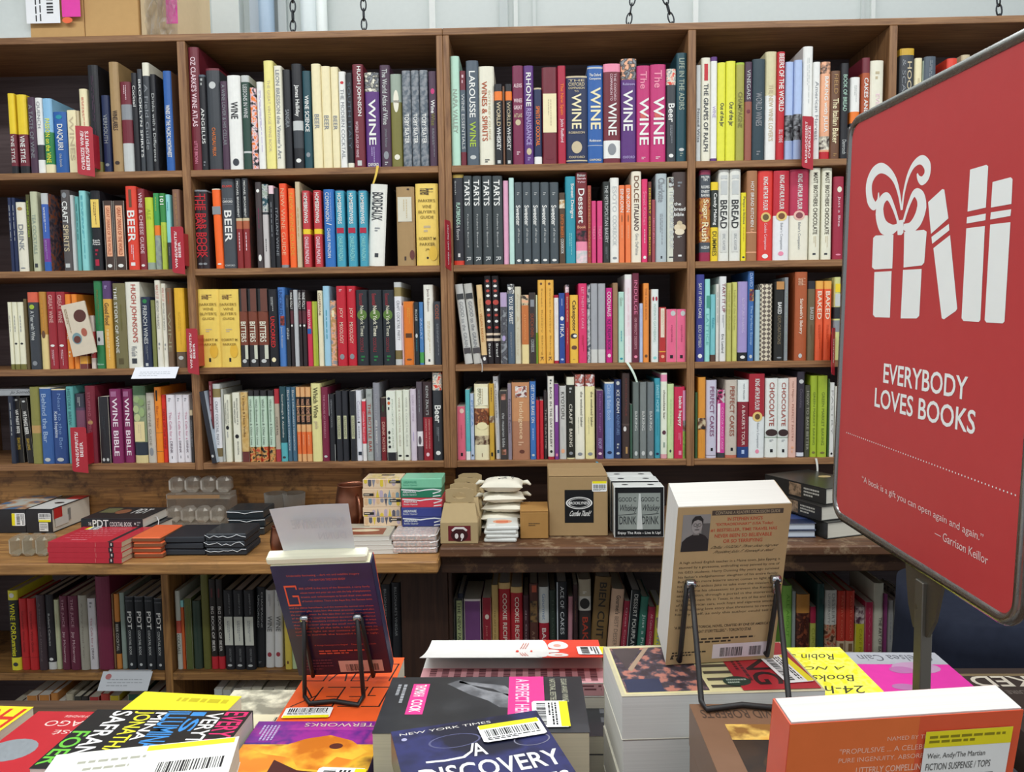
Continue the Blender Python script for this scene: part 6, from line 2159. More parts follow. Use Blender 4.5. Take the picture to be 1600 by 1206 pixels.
def counter_right():
    # kraft gable boxes nested one behind another
    a, b = atZ(688, 850, ZR), atZ(747, 850, ZR)
    W = (b.x - a.x) * .99
    labs = ['kraft gable box with red front label, first of the row beside the coloured boxes', 'kraft gable box second in the row behind the red label',
            'kraft gable box third in the row behind the red label', 'kraft gable box last in the row, against the back board']
    for i in range(4):
        gable_box(((a.x + b.x) / 2 + i * .004, a.y + .036 + i * .0705, ZR + .0003), W - i * .003, .068, .056, .046, labs[i], i == 0)
    # paper packets, then muslin sacks on them
    a, b = atZ(757, 848, ZR), atZ(808, 848, ZR)
    W, cx = b.x - a.x, (a.x + b.x) / 2
    rows = ('lowest', 'second from bottom', 'third from bottom', 'topmost, orange spot showing,')
    for i in range(4):
        T = .0105
        mb = MB()
        mb.rbox(-W / 2, W / 2, -.05, .05, 0, T, .003, paint('d8dad4', .55, .3, var=.05))
        o = mb.build('paper_packet')
        o.location = (cx + (.0, .002, -.001, .003)[i], a.y + .052, ZR + .0003 + i * (T + .0002))
        o.rotation_euler = (0, 0, math.radians((-2, 1.5, 0, 2)[i]))
        if i == 3:
            pl = Plane((-W / 2, -.05, T), (1, 0, 0), (0, 1, 0), W, .1)
            pl.disc(.5, .55, .3, .22, paint('e8a888', .5))
            pl.rect(.3, .42, .68, .62, paint('e07a58', .5))
            pl.rect(.08, .12, .28, .26, paint('f0f0ee', .5))
            pl.done('packet_print', o)
        tag(o, 'white paper packet, %s of four beneath the muslin sacks' % rows[i], 'packet', 'white paper packets')
    z = ZR + .0006
    labs = ['white muslin sack lowest of the pile, behind the paper packets', 'white muslin sack second from bottom, behind the paper packets', 'white muslin sack in the middle of the pile behind the packets',
            'white muslin sack second from top, under the printed one', 'white muslin sack with black printed emblem, topmost of the pile']
    for i in range(5):
        H = (.026, .026, .027, .029, .040)[i]
        pillow((cx + (.0, -.004, .006, .004, .002)[i], a.y + .150 - .004 * i, z), .126 - .002 * i, .088, H, math.radians((4, 8, -5, 6, -3)[i]), i, labs[i], i == 4)
        z += H + .0002
    # small and large kraft cartons
    a, b = atZ(813, 842, ZR), atZ(857, 842, ZR)
    c = carton(a.x, b.x, a.y, a.y + .11, ZR + .0003, ZR + .077, 'small brown carton between the white sacks and the large carton', 'ab8048', 'cartons on the dark counter', False)
    W = b.x - a.x
    pl = Plane((-W / 2, -.0553, 0), (1, 0, 0), (0, 0, 1), W, .0765)
    pl.bars(.3, .45, .7, .58, 2, paint('6a5030', .6), 0, 2)
    pl.done('carton_print', c)
    a, b = atZ(858, 838, ZR), atZ(950, 838, ZR)
    W, H = b.x - a.x, .168
    c = carton(a.x, b.x, a.y, a.y + .19, ZR + .0003, ZR + H, 'large brown carton with a black square logo label', 'a68a62', 'cartons on the dark counter', False)
    pl = Plane((-W / 2, -.0953, 0), (1, 0, 0), (0, 0, 1), W, H)
    pl.rect(.27, .22, .76, .76, paint('15171a', .35))
    w = paint('e6e6e2', .4)
    pl.ring(.515, .545, .225, .10, .12, w)
    pl.ring(.515, .545, .185, .075, .08, w)
    pl.text('BROOKLYNESE', .35, .52, .68, .568, w, 0, True)
    pl.text('Comfee Thank!', .34, .33, .69, .42, w, 0, True, .9)
    pl.done('front_label', c)
    sticker(c, (W * .235, -.0955, H * .73), (1, 0, 0), (0, 0, 1), W * .25, H * .17, 'top', seed=12)
    # white gift boxes with two printed glasses in a window
    a, b = atZ(960, 840, ZR), atZ(1038, 840, ZR)
    W = b.x - a.x
    for i in range(3):
        D, H = .062, .138 + (.004 if i else 0)
        root = empty('glass_gift_box', ((a.x + b.x) / 2 - .004 * i, a.y + D / 2 + i * .066, ZR + .0003))
        m = paint('dfe2de', .45)
        mb = MB()
        mb.rbox(-W / 2, W / 2, -D / 2, D / 2, 0, H, .001, m)
        mb.build('box_body', root)
        mb = MB()
        k = paint('15171a', .35)
        y = -D / 2 - .0003
        mb.box(-W / 2 + .002, W / 2 - .002, y - .0006, y, .002, .022, k)
        mb.box(-W / 2 + .002, W / 2 - .002, y - .0006, y, H - .016, H - .001, k)
        mb.box(-W / 2 + .002, -W / 2 + .010, y - .0006, y, .022, H - .016, k)
        mb.box(W / 2 - .010, W / 2 - .002, y - .0006, y, .022, H - .016, k)
        mb.build('front_panel', root)
        if i == 0:
            pl = Plane((-W / 2 + .010, -D / 2 - .0002, .022), (1, 0, 0), (0, 0, 1), W - .020, H - .038)
            pl.rect(0, 0, 1, 1, paint('8f9690', .25))
            dk = paint('2e3234', .5)
            for u in (0.01, .54):
                pl.text('GOOD C', u, .76, u + .42, .88, dk, 0, True)
                pl.text('Whiskey', u, .45, u + .42, .68, dk, 0, True, .8)
                pl.poly([(u, .40), (u + .42, .44), (u + .42, .42), (u, .38)], dk)
                pl.text('DRINK', u + .02, .14, u + .42, .36, dk, 0, True)
            pl.k += 1
            pl.poly([(.44, .0), (.58, .0), (.53, .98), (.49, .98)], paint('c8ccc8', .3))
            pl.done('glasses_window', root)
            pl = Plane((-W / 2, -D / 2 - .0012, 0), (1, 0, 0), (0, 0, 1), W, .022)
            pl.text('Enjoy The Ride - Live It Up!', .07, .35, .93, .75, paint('e6e6e2', .4), 0, True)
            pl.done('front_lettering', root)
        pl = Plane((-W / 2, -D / 2, H), (1, 0, 0), (0, 1, 0), W, D)
        pl.disc(.24, .5, .07, .12, paint('2a2c2c', .5))
        pl.disc(.76, .5, .07, .12, paint('2a2c2c', .5))
        pl.done('finger_holes', root)
        tag(root, ['white box with two printed whiskey glasses in its black window, front one', 'white boxed glasses, middle box behind the window front',
                   'white boxed glasses, last box against the back board'][i], 'box', 'boxed whiskey glasses')
    # dark books at the sign's edge
    z = ZR + .0003
    g = 'dark books stacked beside the sign'
    p = atZ(1292, 843, ZR)
    for i, (T, dx, dy, lab) in enumerate(((.045, .0, .0, 'thick dark book lowest of the stack under the sign edge'), (.040, -.012, .012, 'thick dark book in the middle of the stack under the sign edge'),
                                          (.044, .006, .03, 'thick black book topmost of the stack under the sign edge, gold on top'))):
        def deco(pl, o):
            pl.disc(.75, .55, .12, .06, paint('c8b080', .3))
        W, D = .165, .235
        q = Matrix.Rotation(math.radians((20, 22, 25)[i]), 3, 'Z') @ Vector((W / 2, D / 2, 0))
        o = flat_book((p.x + q.x + dx, p.y + q.y + dy, z), W, D, T, math.radians((20, 22, 25)[i]), '2b2a27', lab, 'left', True, 'd4d0c2', g, deco if i == 2 else None)
        if i:
            def sp(pl):
                pl.rect(.42, .1, .62, .9, photo('5a4a3a', 'a08468', None, 90))
                pl.bars(.66, .2, .9, .8, 3, paint('b8b4a8', .4), 0, 4)
            spine_print(o, W, D, T, 'left', sp)
        z += T + .0003
    z = ZR + .0003
    p = atZ(1250, 840, ZR)
    for i in range(2):
        def deco(pl, o):
            pl.rect(.1, .3, .95, .7, paint('3a4a7a', .3))
            pl.rect(.1, .75, .6, .95, paint('d0d4cc', .3))
        flat_book((p.x - .03, p.y + .075, z), .145, .15, .0195, 0, '1f2a48', 'thin navy book, %s of two lying beside the dark thick books' % ('lower', 'upper')[i], 'far', True, 'c4ccd6',
                  'navy books beside the sign', deco if i else None)
        z += .0198


# ------------------------------------------------------------------ shelf tags, cards and ribbons
def shelf_tag(px, py, z_shelf, rows, ang, label, W=.052, H=.155, yb=-.004, txt=None):
    """Red section divider: a plate standing out from between the books, lettering running down."""
    p = atY(px, py, yb)
    root = empty('section_tag', (p.x, yb, p.z))
    m = paint('b02432', .3, .5)
    mb = MB()
    c = .005
    pts = [(-W / 2, -H / 2 + c), (-W / 2 + c, -H / 2), (W / 2, -H / 2 - .006), (W / 2, H / 2 - c), (W / 2 - c, H / 2), (-W / 2, H / 2)]
    M = Matrix.Rotation(ang, 4, 'Z') @ Matrix.Rotation(math.radians(90), 4, 'X')
    mb.poly_prism(pts, -.0008, .0008, m, M)
    mb.build('tag_plate', root)
    mb = MB()
    r3 = Matrix.Rotation(ang, 3, 'Z')
    t0 = r3 @ Vector((W / 2 - .001, 0, 0))
    mb.box(t0.x - .0008, t0.x + .0008, t0.y + .001, t0.y + .07 + yb * 0, -H * .35, H * .35, m)
    mb.build('mounting_tongue', root)
    r = r3 @ Vector((1, 0, 0))
    n = r3 @ Vector((0, -1, 0))
    pl = Plane(r3 @ Vector((-W / 2, 0, 0)) + n * .0009 + Vector((0, 0, -H / 2)), r, (0, 0, 1), W, H)
    w = paint('f0e6e4', .5)
    k = len(txt)
    for i, t in enumerate(txt):
        cw = .2
        u0 = .5 - cw * k / 2 - .04 * (k - 1) + i * (cw + .08)
        hw = (.42 if k == 1 else .40) * min(1, len(t) / 11 + .06)
        pl.text(t, u0, .5 - hw, u0 + cw, .5 + hw, w, 90, True)
    pl.done('tag_lettering', root)
    tag(root, label, 'sign', 'red section tags on the shelves')


def shelf_bits():
    T = shelf_tag
    T(133, 235, 0, 1, math.radians(18), 'red section tag reading oversize wine, beer and spirits, top shelf, first bay', .046, .14, -.03, ['OVERSIZE WINE/', 'BEER/SPIRITS'])
    T(278, 390, 0, 1, math.radians(-8), 'red section tag hanging off the second shelf in front of the brown book', .04, .135, -.03, ['WINE/SPIRITS/', 'BEER'])
    T(301, 548, 0, 1, math.radians(-12), 'red section tag on the upright beside two yellow wine guides', .038, .133, -.03, ['WINE/SPIRITS/', 'BEER'])
    T(124, 702, 0, 1, math.radians(10), 'red section tag on the fourth shelf below the plum book', .045, .135, -.03, ['WINE/SPIRITS/', 'BEER'])
    T(1262, 222, 0, 1, math.radians(14), 'red section tag on the top shelf in front of tall white book, fourth bay', .036, .145, -.03, ['BAKING/DESSERT', 'OVERSIZE'])
    T(1302, 548, 0, 1, math.radians(60), 'red section tag seen edge on beside orange twin books, third shelf', .05, .135, -.03, ['BAKING'])
    T(700, 382, 0, 1, math.radians(72), 'red section tag on the upright beside the flatbread book', .04, .14, -.03, ['CAKES AND PASTRY'])

    def card(px0, px1, py, Z, D, yb, hexc, label, dot=False):
        a, b = atY(px0, py, yb - .02), atY(px1, py, yb - .02)
        w = b.x - a.x
        mb = MB()
        M = Matrix.Translation((0, 0, 0)) @ Matrix.Rotation(math.radians(48), 4, 'X')
        mb.box(-w / 2, w / 2, -D, .004, -.0004, .0004, paint(hexc, .6, var=.03), M)
        mb.box(-w / 2 + .01, w / 2 - .01, .0042, .02, -.0004, .0004, paint(hexc, .6, var=.03))
        o = mb.build('shelf_card')
        o.location = ((a.x + b.x) / 2, yb - .001, Z)
        pl = Plane(M @ Vector((-w / 2, -D, .0006)), (1, 0, 0), M.to_3x3() @ Vector((0, 1, 0)), w, D)
        if dot:
            pl.disc(.14, .78, .06, .16, paint('c87a78', .5))
        pl.bars(.15, .2, .85, .7, 3, paint('b4b8bc', .6), 0, 3, .3)
        pl.done('card_print', o)
        tag(o, label, 'card', 'cards under books on shelf edges')
    card(206, 275, 576, 1.4284, .040, -.001, 'e6e8ee', 'white paper card sticking out beneath the ivory wine books, third shelf')
    card(155, 233, 1049, .5464, .052, -.161, 'dfe3e6', 'white paper card with pink dot on the shelf under the black cocktail books', True)

    def ribbon(px, py0, py1, yb, hexc, label, dx=0, w=.004):
        a, b = atY(px, py0, yb), atY(px + dx, py1, yb - .012)
        mb = MB()
        n = 8
        vs = []
        for i in range(n + 1):
            f = i / n
            c = a.lerp(b, f) + Vector((.003 * math.sin(f * 3.0), -.004 * math.sin(f * 3.1), 0))
            ww = w * (1 - .3 * f)
            vs += [c + Vector((-ww, 0, 0)), c + Vector((ww, -.001, 0)), c + Vector((-ww, .0006, 0)), c + Vector((ww, -.0004, 0))]
        F = []
        for i in range(n):
            k = 4 * i
            F += [(k, k + 1, k + 5, k + 4), (k + 3, k + 2, k + 6, k + 7), (k, k + 4, k + 6, k + 2), (k + 1, k + 3, k + 7, k + 5)]
        F += [(0, 2, 3, 1), (4 * n, 4 * n + 1, 4 * n + 3, 4 * n + 2)]
        mb.add(vs, F, paint(hexc, .5))
        o = mb.build('bookmark_ribbon', smooth=False)
        tag(o, label, 'ribbon', 'bookmark ribbons hanging from shelves')
    ribbon(590, 259, 287, -.006, 'd8b440', 'yellow ribbon hanging from the top shelf above the white leaning book', -7)
    ribbon(751, 560, 581, -.006, 'a8a4a0', 'thin grey ribbon hanging below the leaning grey books', 2, .002)
    ribbon(980, 566, 597, -.006, 'cfe0d0', 'pale green paper strip hanging below the white and pink book', 15, .004)
    ribbon(932, 721, 735, -.006, '2a8aa8', 'teal ribbon hanging above the large brown carton', 8, .003)
    ribbon(1275, 716, 749, -.006, 'c8c8c0', 'white ribbon hanging below the lime green twin books', 0, .003)
    # silver booklet lying on the black beer books, fourth shelf
    p = atY(30, 606, .02)
    # paperback with collage cover sliding sideways on the third shelf
    p = atY(131, 505, -.004)
    t, W, H = .006, .075, .158
    mb = MB()
    mb.rbox(-W / 2, W / 2, 0, t, 0, H, .0005, paint('dccfb8', .4))
    o = mb.build('book')
    o.location = (p.x, -.008, 1.4283 + .044)
    o.rotation_euler = (0, math.radians(-11), math.radians(-2))
    pl = Plane((-W / 2, -.0004, 0), (1, 0, 0), (0, 0, 1), W, H)
    pl.disc(.68, .74, .26, .12, paint('5a3028', .4))
    pl.disc(.35, .33, .2, .11, paint('7a9aa0', .4))
    pl.disc(.35, .31, .15, .07, paint('6a3a30', .4))
    pl.disc(.7, .42, .12, .08, paint('b0604c', .4))
    pl.bars(.08, .45, .2, .92, 2, paint('a08a6a', .4), -90, 3)
    pl.done('cover_print', o)
    pg = MB()
    pg.box(-W / 2 + .001, W / 2 - .001, .0005, t - .0005, .001, H + .0006, paper('d8d2be', 'x'))
    pg.build('page_block', o)
    tag(o, 'cream booklet with collage cover tilted in front of the maroon book, third shelf', 'book')

# ------------------------------------------------------------------ display table with piles of books, book stands, sign
TZ = 0.93


def table():
    root = empty('display_table', (0.1, -1.62, 0))
    top = wood('table_top', '3a2a1e', '5a4230', 'x', .5)
    mb = MB()
    mb.rbox(-1.05, 1.05, -.46, .50, TZ - .03, TZ, .004, top)
    mb.build('table_top', root)
    for x in (-1, 1):
        for y in (-1, 1):
            mb = MB()
            mb.rbox(x * .98 - .03, x * .98 + .03, y * .40 - .03 + .02, y * .40 + .03 + .02, 0, TZ - .0305, .004, top)
            mb.build('leg', root)
    mb = MB()
    mb.rbox(-.95, .95, -.375, -.355, TZ - .13, TZ - .031, .003, top)
    mb.rbox(-.95, .95, .395, .415, TZ - .13, TZ - .031, .003, top)
    mb.build('apron', root)
    tag(root, 'dark wooden display table under the flat paperbacks, between viewer and bookcases', 'table')


def pile(px, py, Z, corner, W, D, T, rz, col, label, under, spine, deco=None, hard=False, pages='ded8c8', edge=None, n=None, world=None, copies=True, seen=False):
    """Top book of a pile (corner seen at px,py on height Z) and the copies beneath it down to the table."""
    rz = math.radians(rz)
    p = Vector(world) if world else atZ(px, py, Z)
    sx = .5 if 'l' in corner else -.5
    sy = -.5 if 'f' in corner else .5
    R = Matrix.Rotation(rz, 3, 'Z')
    c = Vector((p.x, p.y, 0)) + R @ Vector((sx * W, sy * D, 0))
    g = None
    o = flat_book((c.x, c.y, Z - T), W, D, T, rz, col, label, spine, hard, pages, None, deco, edge=edge)
    if copies:
        rest = Z - T - TZ - .0004
        k = n or max(1, int(round(rest / max(T, .022))))
        t = rest / k
        rnd = random.Random(int(px))
        for i in range(k):
            lab = under if k == 1 else under + ', %s' % (['just beneath it', 'next one down', 'third one down', 'fourth one down', 'fifth one down', 'sixth one down'][i])
            flat_book((c.x + rnd.uniform(-.0015, .0015), c.y + rnd.uniform(-.0015, .0015), Z - T - (i + 1) * t + .0001), W, D, t - .0003, rz,
                      edge or col, lab, spine, hard, pages, 'copies piled on the display table', None, own=bool(seen))
    return o


def st(o, W, D, T, x, y, w, h, stripe, rz=0, seed=1):
    r = Vector((math.cos(rz), math.sin(rz), 0))
    u = Vector((-math.sin(rz), math.cos(rz), 0))
    sticker(o, (x, y, T + .0018), r, u, w, h, stripe, seed=seed)


def flat_books():
    k = paint('17171a', .4)
    w = paint('f0f0ec', .4)
    # yellow book at the table's end
    def d(pl, o):
        pl.text('HO', .55, .72, .97, .97, paint('c83020', .4), 180, True)
        pl.rect(.5, .52, .98, .62, paint('2a2a24', .4))
        pl.bars(.1, .1, .9, .45, 4, paint('b8a820', .4), 180, 2)
    pile(53, 1104, 1.045, 'fr', .14, .205, .03, -3, 'ecd92e', 'yellow paperback with red letters beside the red silver disc book', 'yellow copy under the red lettered yellow paperback', 'left', d)
    # red book with silver disc
    def d(pl, o):
        lt = paint('e8c8c0', .4)
        pl.text('SARAMAGO', .2, .78, .98, .86, lt, 180)
        pl.text('JOS\u00c9', .36, .66, .66, .74, lt, 180)
        pl.text('A NOVEL BY THE AUTHOR OF BLINDNESS', .3, .91, .95, .94, lt, 180)
        pl.disc(.19, .45, .2, .15, metal('silver_foil', 'aab2b8', .4, .6))
        pl.text('BLINDNESS', .1, .04, .9, .16, w, 180)
    pile(60, 1111, 1.06, 'fl', .145, .17, .028, -1, 'b8242e', 'red paperback with silver disc beside the black brush lettered book', 'red copy under the silver disc paperback', 'left', d)
    # black book with brush lettering in colours
    def d(pl, o):
        def col(t, u0, u1, v0, v1, c):
            pl.text(t, u0, v0, u1, v1, c, -90, True)
        mg, cy, ye, gr = paint('d8286a', .4), paint('3a8ad0', .4), paint('e8e030', .4), paint('6ac040', .4)
        col('EVERYTHING', .84, .985, .03, .97, mg)
        col('VERYTH', .73, .83, .3, .95, w)
        col('IS', .63, .72, .60, .96, cy)
        col('ILLUMINATED', .47, .62, .05, .97, cy)
        col('MINA', .40, .47, .45, .95, w)
        col('JONATHAN', .26, .39, .1, .97, ye)
        col('SAFRAN', .13, .25, .2, .97, w)
        col('FOER', .01, .12, .05, .6, gr)
    o = pile(152, 1108, 1.07, 'fl', .200, .135, .03, -1, '17181a', 'black paperback with brush lettering in green, yellow, blue and magenta', 'black copy under the brush lettered paperback', 'far', d, pages='cfcac0')
    st(o, .2, .135, .03, .028, -.052, .045, .03, 'right', .25, 4)
    # white book lying across its near side
    def d(pl, o):
        pl.bars(.15, .78, .75, .85, 1, paint('a8a898', .4), 0, 4)
        pl.bars(.2, .66, .6, .73, 1, paint('a8a898', .4), 0, 5)
        barcode(pl, .6, .5, .95, .68, k, 0, seed=8)
        pl.rect(.5, .9, .98, .985, paint('eee02a', .4))
    p = atZ(374, 1150, 1.102)
    pile(374, 1150, 1.102, 'fr', .185, .12, .03, 12, 'e4e4de', 'white paperback with yellow strip lying over the brush lettered book', '', 'near', d, copies=False)
    # yellow paperback behind
    def d(pl, o):
        y = paint('c2b418', .4)
        pl.bars(.08, .82, .92, .95, 1, y, 180, 8)
        pl.bars(.1, .2, .9, .7, 5, y, 180, 4)
    pile(226, 1080, 1.02, 'fl', .15, .16, .025, -6, 'efe02c', 'plain yellow paperback lying behind the brush lettered black book', 'yellow copy under the plain yellow paperback', 'left', d)
    # cream book with grey picture
    def d(pl, o):
        pl.rect(0, .62, 1, 1, photo('d8d4bc', '8a8878', 'b0ac98', 40))
        pl.bars(.2, .12, .9, .5, 5, paint('b8b498', .4), 180, 6)
        pl.bars(.5, .52, .8, .58, 1, paint('3a3a38', .4), 180, 6, .9)
    pile(366, 1078, 1.0, 'fl', .145, .20, .022, 0, 'e8e2c0', 'cream paperback with grey picture beside the orange lettered book', 'cream copy under the grey pictured paperback', 'left', d)
    # orange book under the first stand
    def d(pl, o):
        pl.sticks('GEEK', .04, .22, .97, .50, k)
        pl.sticks('LOVE', .04, .60, .97, .88, k)
    o = pile(0, 0, 1.045, 'fl', .135, .200, .03, 0, 'f4622a', 'orange paperback with thin black letters beneath the first wire stand', 'orange copy under the thin lettered paperback', 'left', d, edge='e25a26', world=(-.334, -1.222, 0))
    st(o, .135, .2, .03, -.062, -.092, .062, .028, 'bottom', .04, 5)
    # purple and orange book
    def d(pl, o):
        pl.rect(.0, .76, 1, 1, photo('4a2a80', 'b03a98', '7a2a8c', 16))
        pl.rect(.2, .70, 1, .90, photo('b0388c', '9a3090', '5a2a80', 20))
        pl.rect(.0, .0, 1, .74, photo('e8862a', '5a2a20', 'f0b838', 14))
        pts = [(.0, .72), (.30, .72), (.45, .80), (.62, .84), (.80, .78), (.95, .66), (.86, .58), (.74, .61), (.66, .48), (.5, .50), (.42, .60), (.2, .64)]
        pl.poly(pts, photo('f0c040', 'c87020', 'e89830', 22))
        pl.k += 1
        pl.disc(.7, .72, .05, .03, paint('5a2a20', .4))
        pl.poly([(.30, .58), (.5, .48), (.66, .46), (.74, .2), (.3, .2)], paint('4a1f1c', .4))
        pl.k += 1
        pl.text('WATERWORKS', .38, .935, 1.10, .975, paint('e0c8b8', .4), 180, False)
        pl.bars(.06, .78, .2, .95, 5, paint('b8a8d0', .4), -90, 3)
    o = pile(0, 0, 1.05, 'fl', .162, .215, .03, 0, '4a2a80', 'purple paperback with orange sculpted face and price sticker, front of table', 'purple copy under the orange faced paperback', 'right', d, world=(-.352, -1.428, 0))
    st(o, .162, .215, .03, .022, -.062, .055, .062, 'right', -.06, 6)
    # black book with pink bands
    def d(pl, o):
        pk = paint('e83a8c', .4)
        pl.rect(0, 0, 1, 1, photo('24262a', '3a3c40', '2c2e32', 12))
        gy = photo('8a8c90', '5a5c60', None, 40)
        pts = [(.30, .86), (.42, .66), (.52, .54), (.58, .42), (.66, .4), (.70, .52), (.62, .66), (.52, .72), (.46, .78), (.36, .94)]
        pl.poly(pts, gy)
        pl.poly([(.36, .92), (.6, .82), (.66, .66), (.62, .62), (.54, .76), (.36, .88)], gy)
        pl.k += 1
        pl.rect(.62, .0, .80, 1, pk)
        pl.text('A PERFECT HERITAGE', .655, .05, .725, .95, paint('f4c8da', .4), -90, True)
        pl.rect(.125, .30, .21, .86, pk)
        pl.text('THOMAS H', .14, .62, .195, .84, w, -90, True)
        pl.text('COOK', .14, .34, .195, .56, w, -90, True)
        pl.bars(.04, .5, .1, .85, 2, paint('9a9ca0', .4), -90, 2)
        pl.text('NATIONAL BESTSELLER', .83, .45, .86, .95, paint('b8b8a0', .4), -90)
        pl.text('EDGAR AWARD WINNER', .89, .5, .92, .95, paint('b8b8a0', .4), -90)
    o = pile(0, 0, 1.10, 'fl', .241, .140, .055, .5, '24262a', 'black thick paperback with two pink bands and a price sticker', 'black thick copy under the pink banded book', 'far', d, pages='cbc3a8', world=(-.183, -1.412, 0), n=2, seen=True)
    st(o, .241, .14, .055, .058, -.062, .042, .062, 'right', .02, 7)
    # navy book lying over it
    def d(pl, o):
        pl.rect(0, 0, 1, 1, photo('20244a', '191b30', '2c3064', 14))
        lt = paint('d8d4cc', .4)
        pl.text('NEW YORK TIMES', .05, .945, .66, .966, lt, 0, False)
        pl.ring(.38, .83, .17, .06, .08, paint('5a5c80', .4))
        pl.ring(.86, .74, .12, .055, .08, paint('7a7a8c', .4))
        pl.disc(.80, .85, .15, .045, paint('b4b43a', .4))
        pl.text('A', .46, .67, .55, .78, w, 0, True)
        pl.poly([(.16, .675), (.28, .665), (.40, .67), (.46, .71), (.49, .78), (.475, .78), (.45, .72), (.39, .685), (.28, .68), (.16, .69)], w)
        pl.text('DISCOVERY', .10, .50, .97, .63, w, 0, True)
        pl.text('OF WITCHES', .1, .34, .96, .45, w, 0, True)
        pl.disc(.07, .905, .018, .014, paint('a8a8c8', .4))
    o = pile(0, 0, 1.134, 'fl', .156, .215, .0335, 17, '1f2148', 'navy paperback with white lettering lying aslant on the pink banded book', '', 'left', d, pages='dcd6c6', world=(-.149, -1.613, 0), copies=False)
    st(o, .156, .215, .0335, .008, .055, .066, .034, 'top', .0, 8)
    # white and red book, cover curling up
    zR = 1.052
    def d(pl, o):
        pl.rect(0, 0, 1, 1, paint('ecece8', .35))
    o = pile(0, 0, zR, 'fl', .262, .150, .020, 0, 'ecece8', 'white book with red end and rabbit ears, its cover curling up', 'white copy under the curling rabbit eared book', 'far', None, world=(-.163, -1.175, 0), n=3)
    mb = MB()
    N = 14
    red, wh = paint('ee4430', .35), paint('eeeeea', .35)
    W, D = .262, .135
    for a, b, m in ((0, .66, wh), (.66, 1, red)):
        vs = []
        for j in range(N + 1):
            f = j / N
            y = .075 - f * D
            z = .0205 + .030 * f ** 1.6
            for u in (a, b):
                vs.append((-W / 2 + u * W, y, z))
        n0 = len(vs)
        vs += [(x, y, z - .0008) for x, y, z in vs]
        F = []
        for j in range(N):
            q = 2 * j
            F += [(q, q + 2, q + 3, q + 1), (n0 + q, n0 + q + 1, n0 + q + 3, n0 + q + 2), (q, n0 + q, n0 + q + 2, q + 2), (q + 1, q + 3, n0 + q + 3, n0 + q + 1)]
        F.append((2 * N, n0 + 2 * N, n0 + 2 * N + 1, 2 * N + 1))
        mb.add(vs, F, m)
    cv = mb.build('curled_cover', o)
    cp = MB()

    def on(u, v):
        f = 1 - v
        return Vector((-W / 2 + u * W, .075 - f * D, .0209 + .030 * f ** 1.6))

    def blob(cu, cvv, ru, rv, m, n=18, lift=.0):
        c = on(cu, cvv) + Vector((0, 0, lift))
        vs = [c] + [on(cu + ru * math.cos(2 * math.pi * k / n), cvv + rv * math.sin(2 * math.pi * k / n)) + Vector((0, 0, lift)) for k in range(n)]
        cp.add(vs, [(0, 1 + k, 1 + (k + 1) % n) for k in range(n)], m)
    blob(.745, .22, .06, .17, wh)
    blob(.755, .78, .06, .17, wh)
    blob(.66, .5, .04, .5, wh)
    blob(.70, .5, .06, .10, wh, lift=.0002)
    for v in (.25, .75):
        blob(.75, v + (v - .5) * .12, .022, .06, paint('f0a898', .4), lift=.0004)
    blob(.52, .5, .009, .06, red, lift=.0003)
    blob(.60, .5, .006, .05, red, lift=.0003)
    for s in (-1, 1):
        for q in (0, 1, 2):
            u0 = .535 + .014 * q
            pts = [on(u0 + .02 * f, .5 + s * (.12 + .26 * f)) + Vector((0, 0, .0006)) for f in (0, .5, 1)]
            cp.tube(pts, .0005, paint('d87868', .4), 4)
    cp.build('cover_print', cv)
    pl = Plane((-.131, -.0745, .0201), (1, 0, 0), (0, 1, 0), .262, .05)
    pl.rect(0, .0, 1, .95, paint('d8a0a4', .6))
    pl.bars(.03, .1, .97, .9, 14, paint('7a4a50', .6), -90, 6)
    pl.done('page_print', o)
    pl = Plane((-.131, -.0752, .0), (1, 0, 0), (0, 0, 1), .262, .02)
    pl.rect(0, .1, 1, .95, paint('d8a0a4', .6))
    pl.bars(.03, .2, .97, .9, 3, paint('7a4a50', .6), 0, 6)
    pl.done('page_print', o)
    q0, qx = on(.86, .22), on(.98, .22)
    qy = on(.86, .72)
    sticker(cv, q0 + Vector((0, 0, .0007)), qx - q0, qy - q0, .045, (qy - q0).length, 'right', seed=9)
    # dark book with red patch beneath the gap
    def d(pl, o):
        pl.rect(.35, .55, .85, .8, paint('e0402c', .4))
        pl.bars(.2, .15, .8, .4, 2, paint('5a5c60', .4), 0, 2)
    pile(905, 1046, 1.015, 'fl', .10, .2, .025, 0, '2a2c30', 'dark paperback with red patch in the gap beside the tall white pile', 'dark copy under the red patched paperback', 'left', d)
    # tall white pile with the red panel
    def d(pl, o):
        pl.rect(.02, .03, .98, .97, paint('d8cf9c', .4))
        pl.rect(.03, .06, .44, .95, photo('3a3036', 'b87868', '4a4450', 85))
        pl.poly([(.04, .94), (.20, .94), (.08, .5)], paint('4a4040', .4))
        pl.poly([(.22, .94), (.245, .94), (.10, .45), (.085, .5)], paint('a89078', .4))
        pl.rect(.04, .06, .22, .3, paint('2c3450', .4))
        pl.k += 1
        for i in range(6):
            pl.rect(.46, .10 + .13 * i, .66, .15 + .13 * i, paint('4a443a', .4))
        pl.k += 1
        pl.rect(.60, .03, .985, .97, paint('b02430', .4))
        pl.text('KING', .69, .12, .83, .98, paint('2e1a1c', .4), -90, True)
        pl.bars(.63, .2, .69, .7, 2, paint('5a1a20', .4), -90, 4)
        pl.disc(.60, .2, .07, .09, paint('1f3a2e', .4))
        pl.bars(.55, .15, .65, .25, 2, paint('a8b8a8', .4), 0, 4)
    o = pile(0, 0, 1.14, 'fl', .228, .136, .050, 3.5, 'c8c0a0', 'tall white pile top: book with crowd picture and red panel', 'thick white paged copy under the red panelled book', 'far', d, pages='d8d8d4', edge='d8d4c4', world=(.086, -1.412, 0), n=3, seen=True)
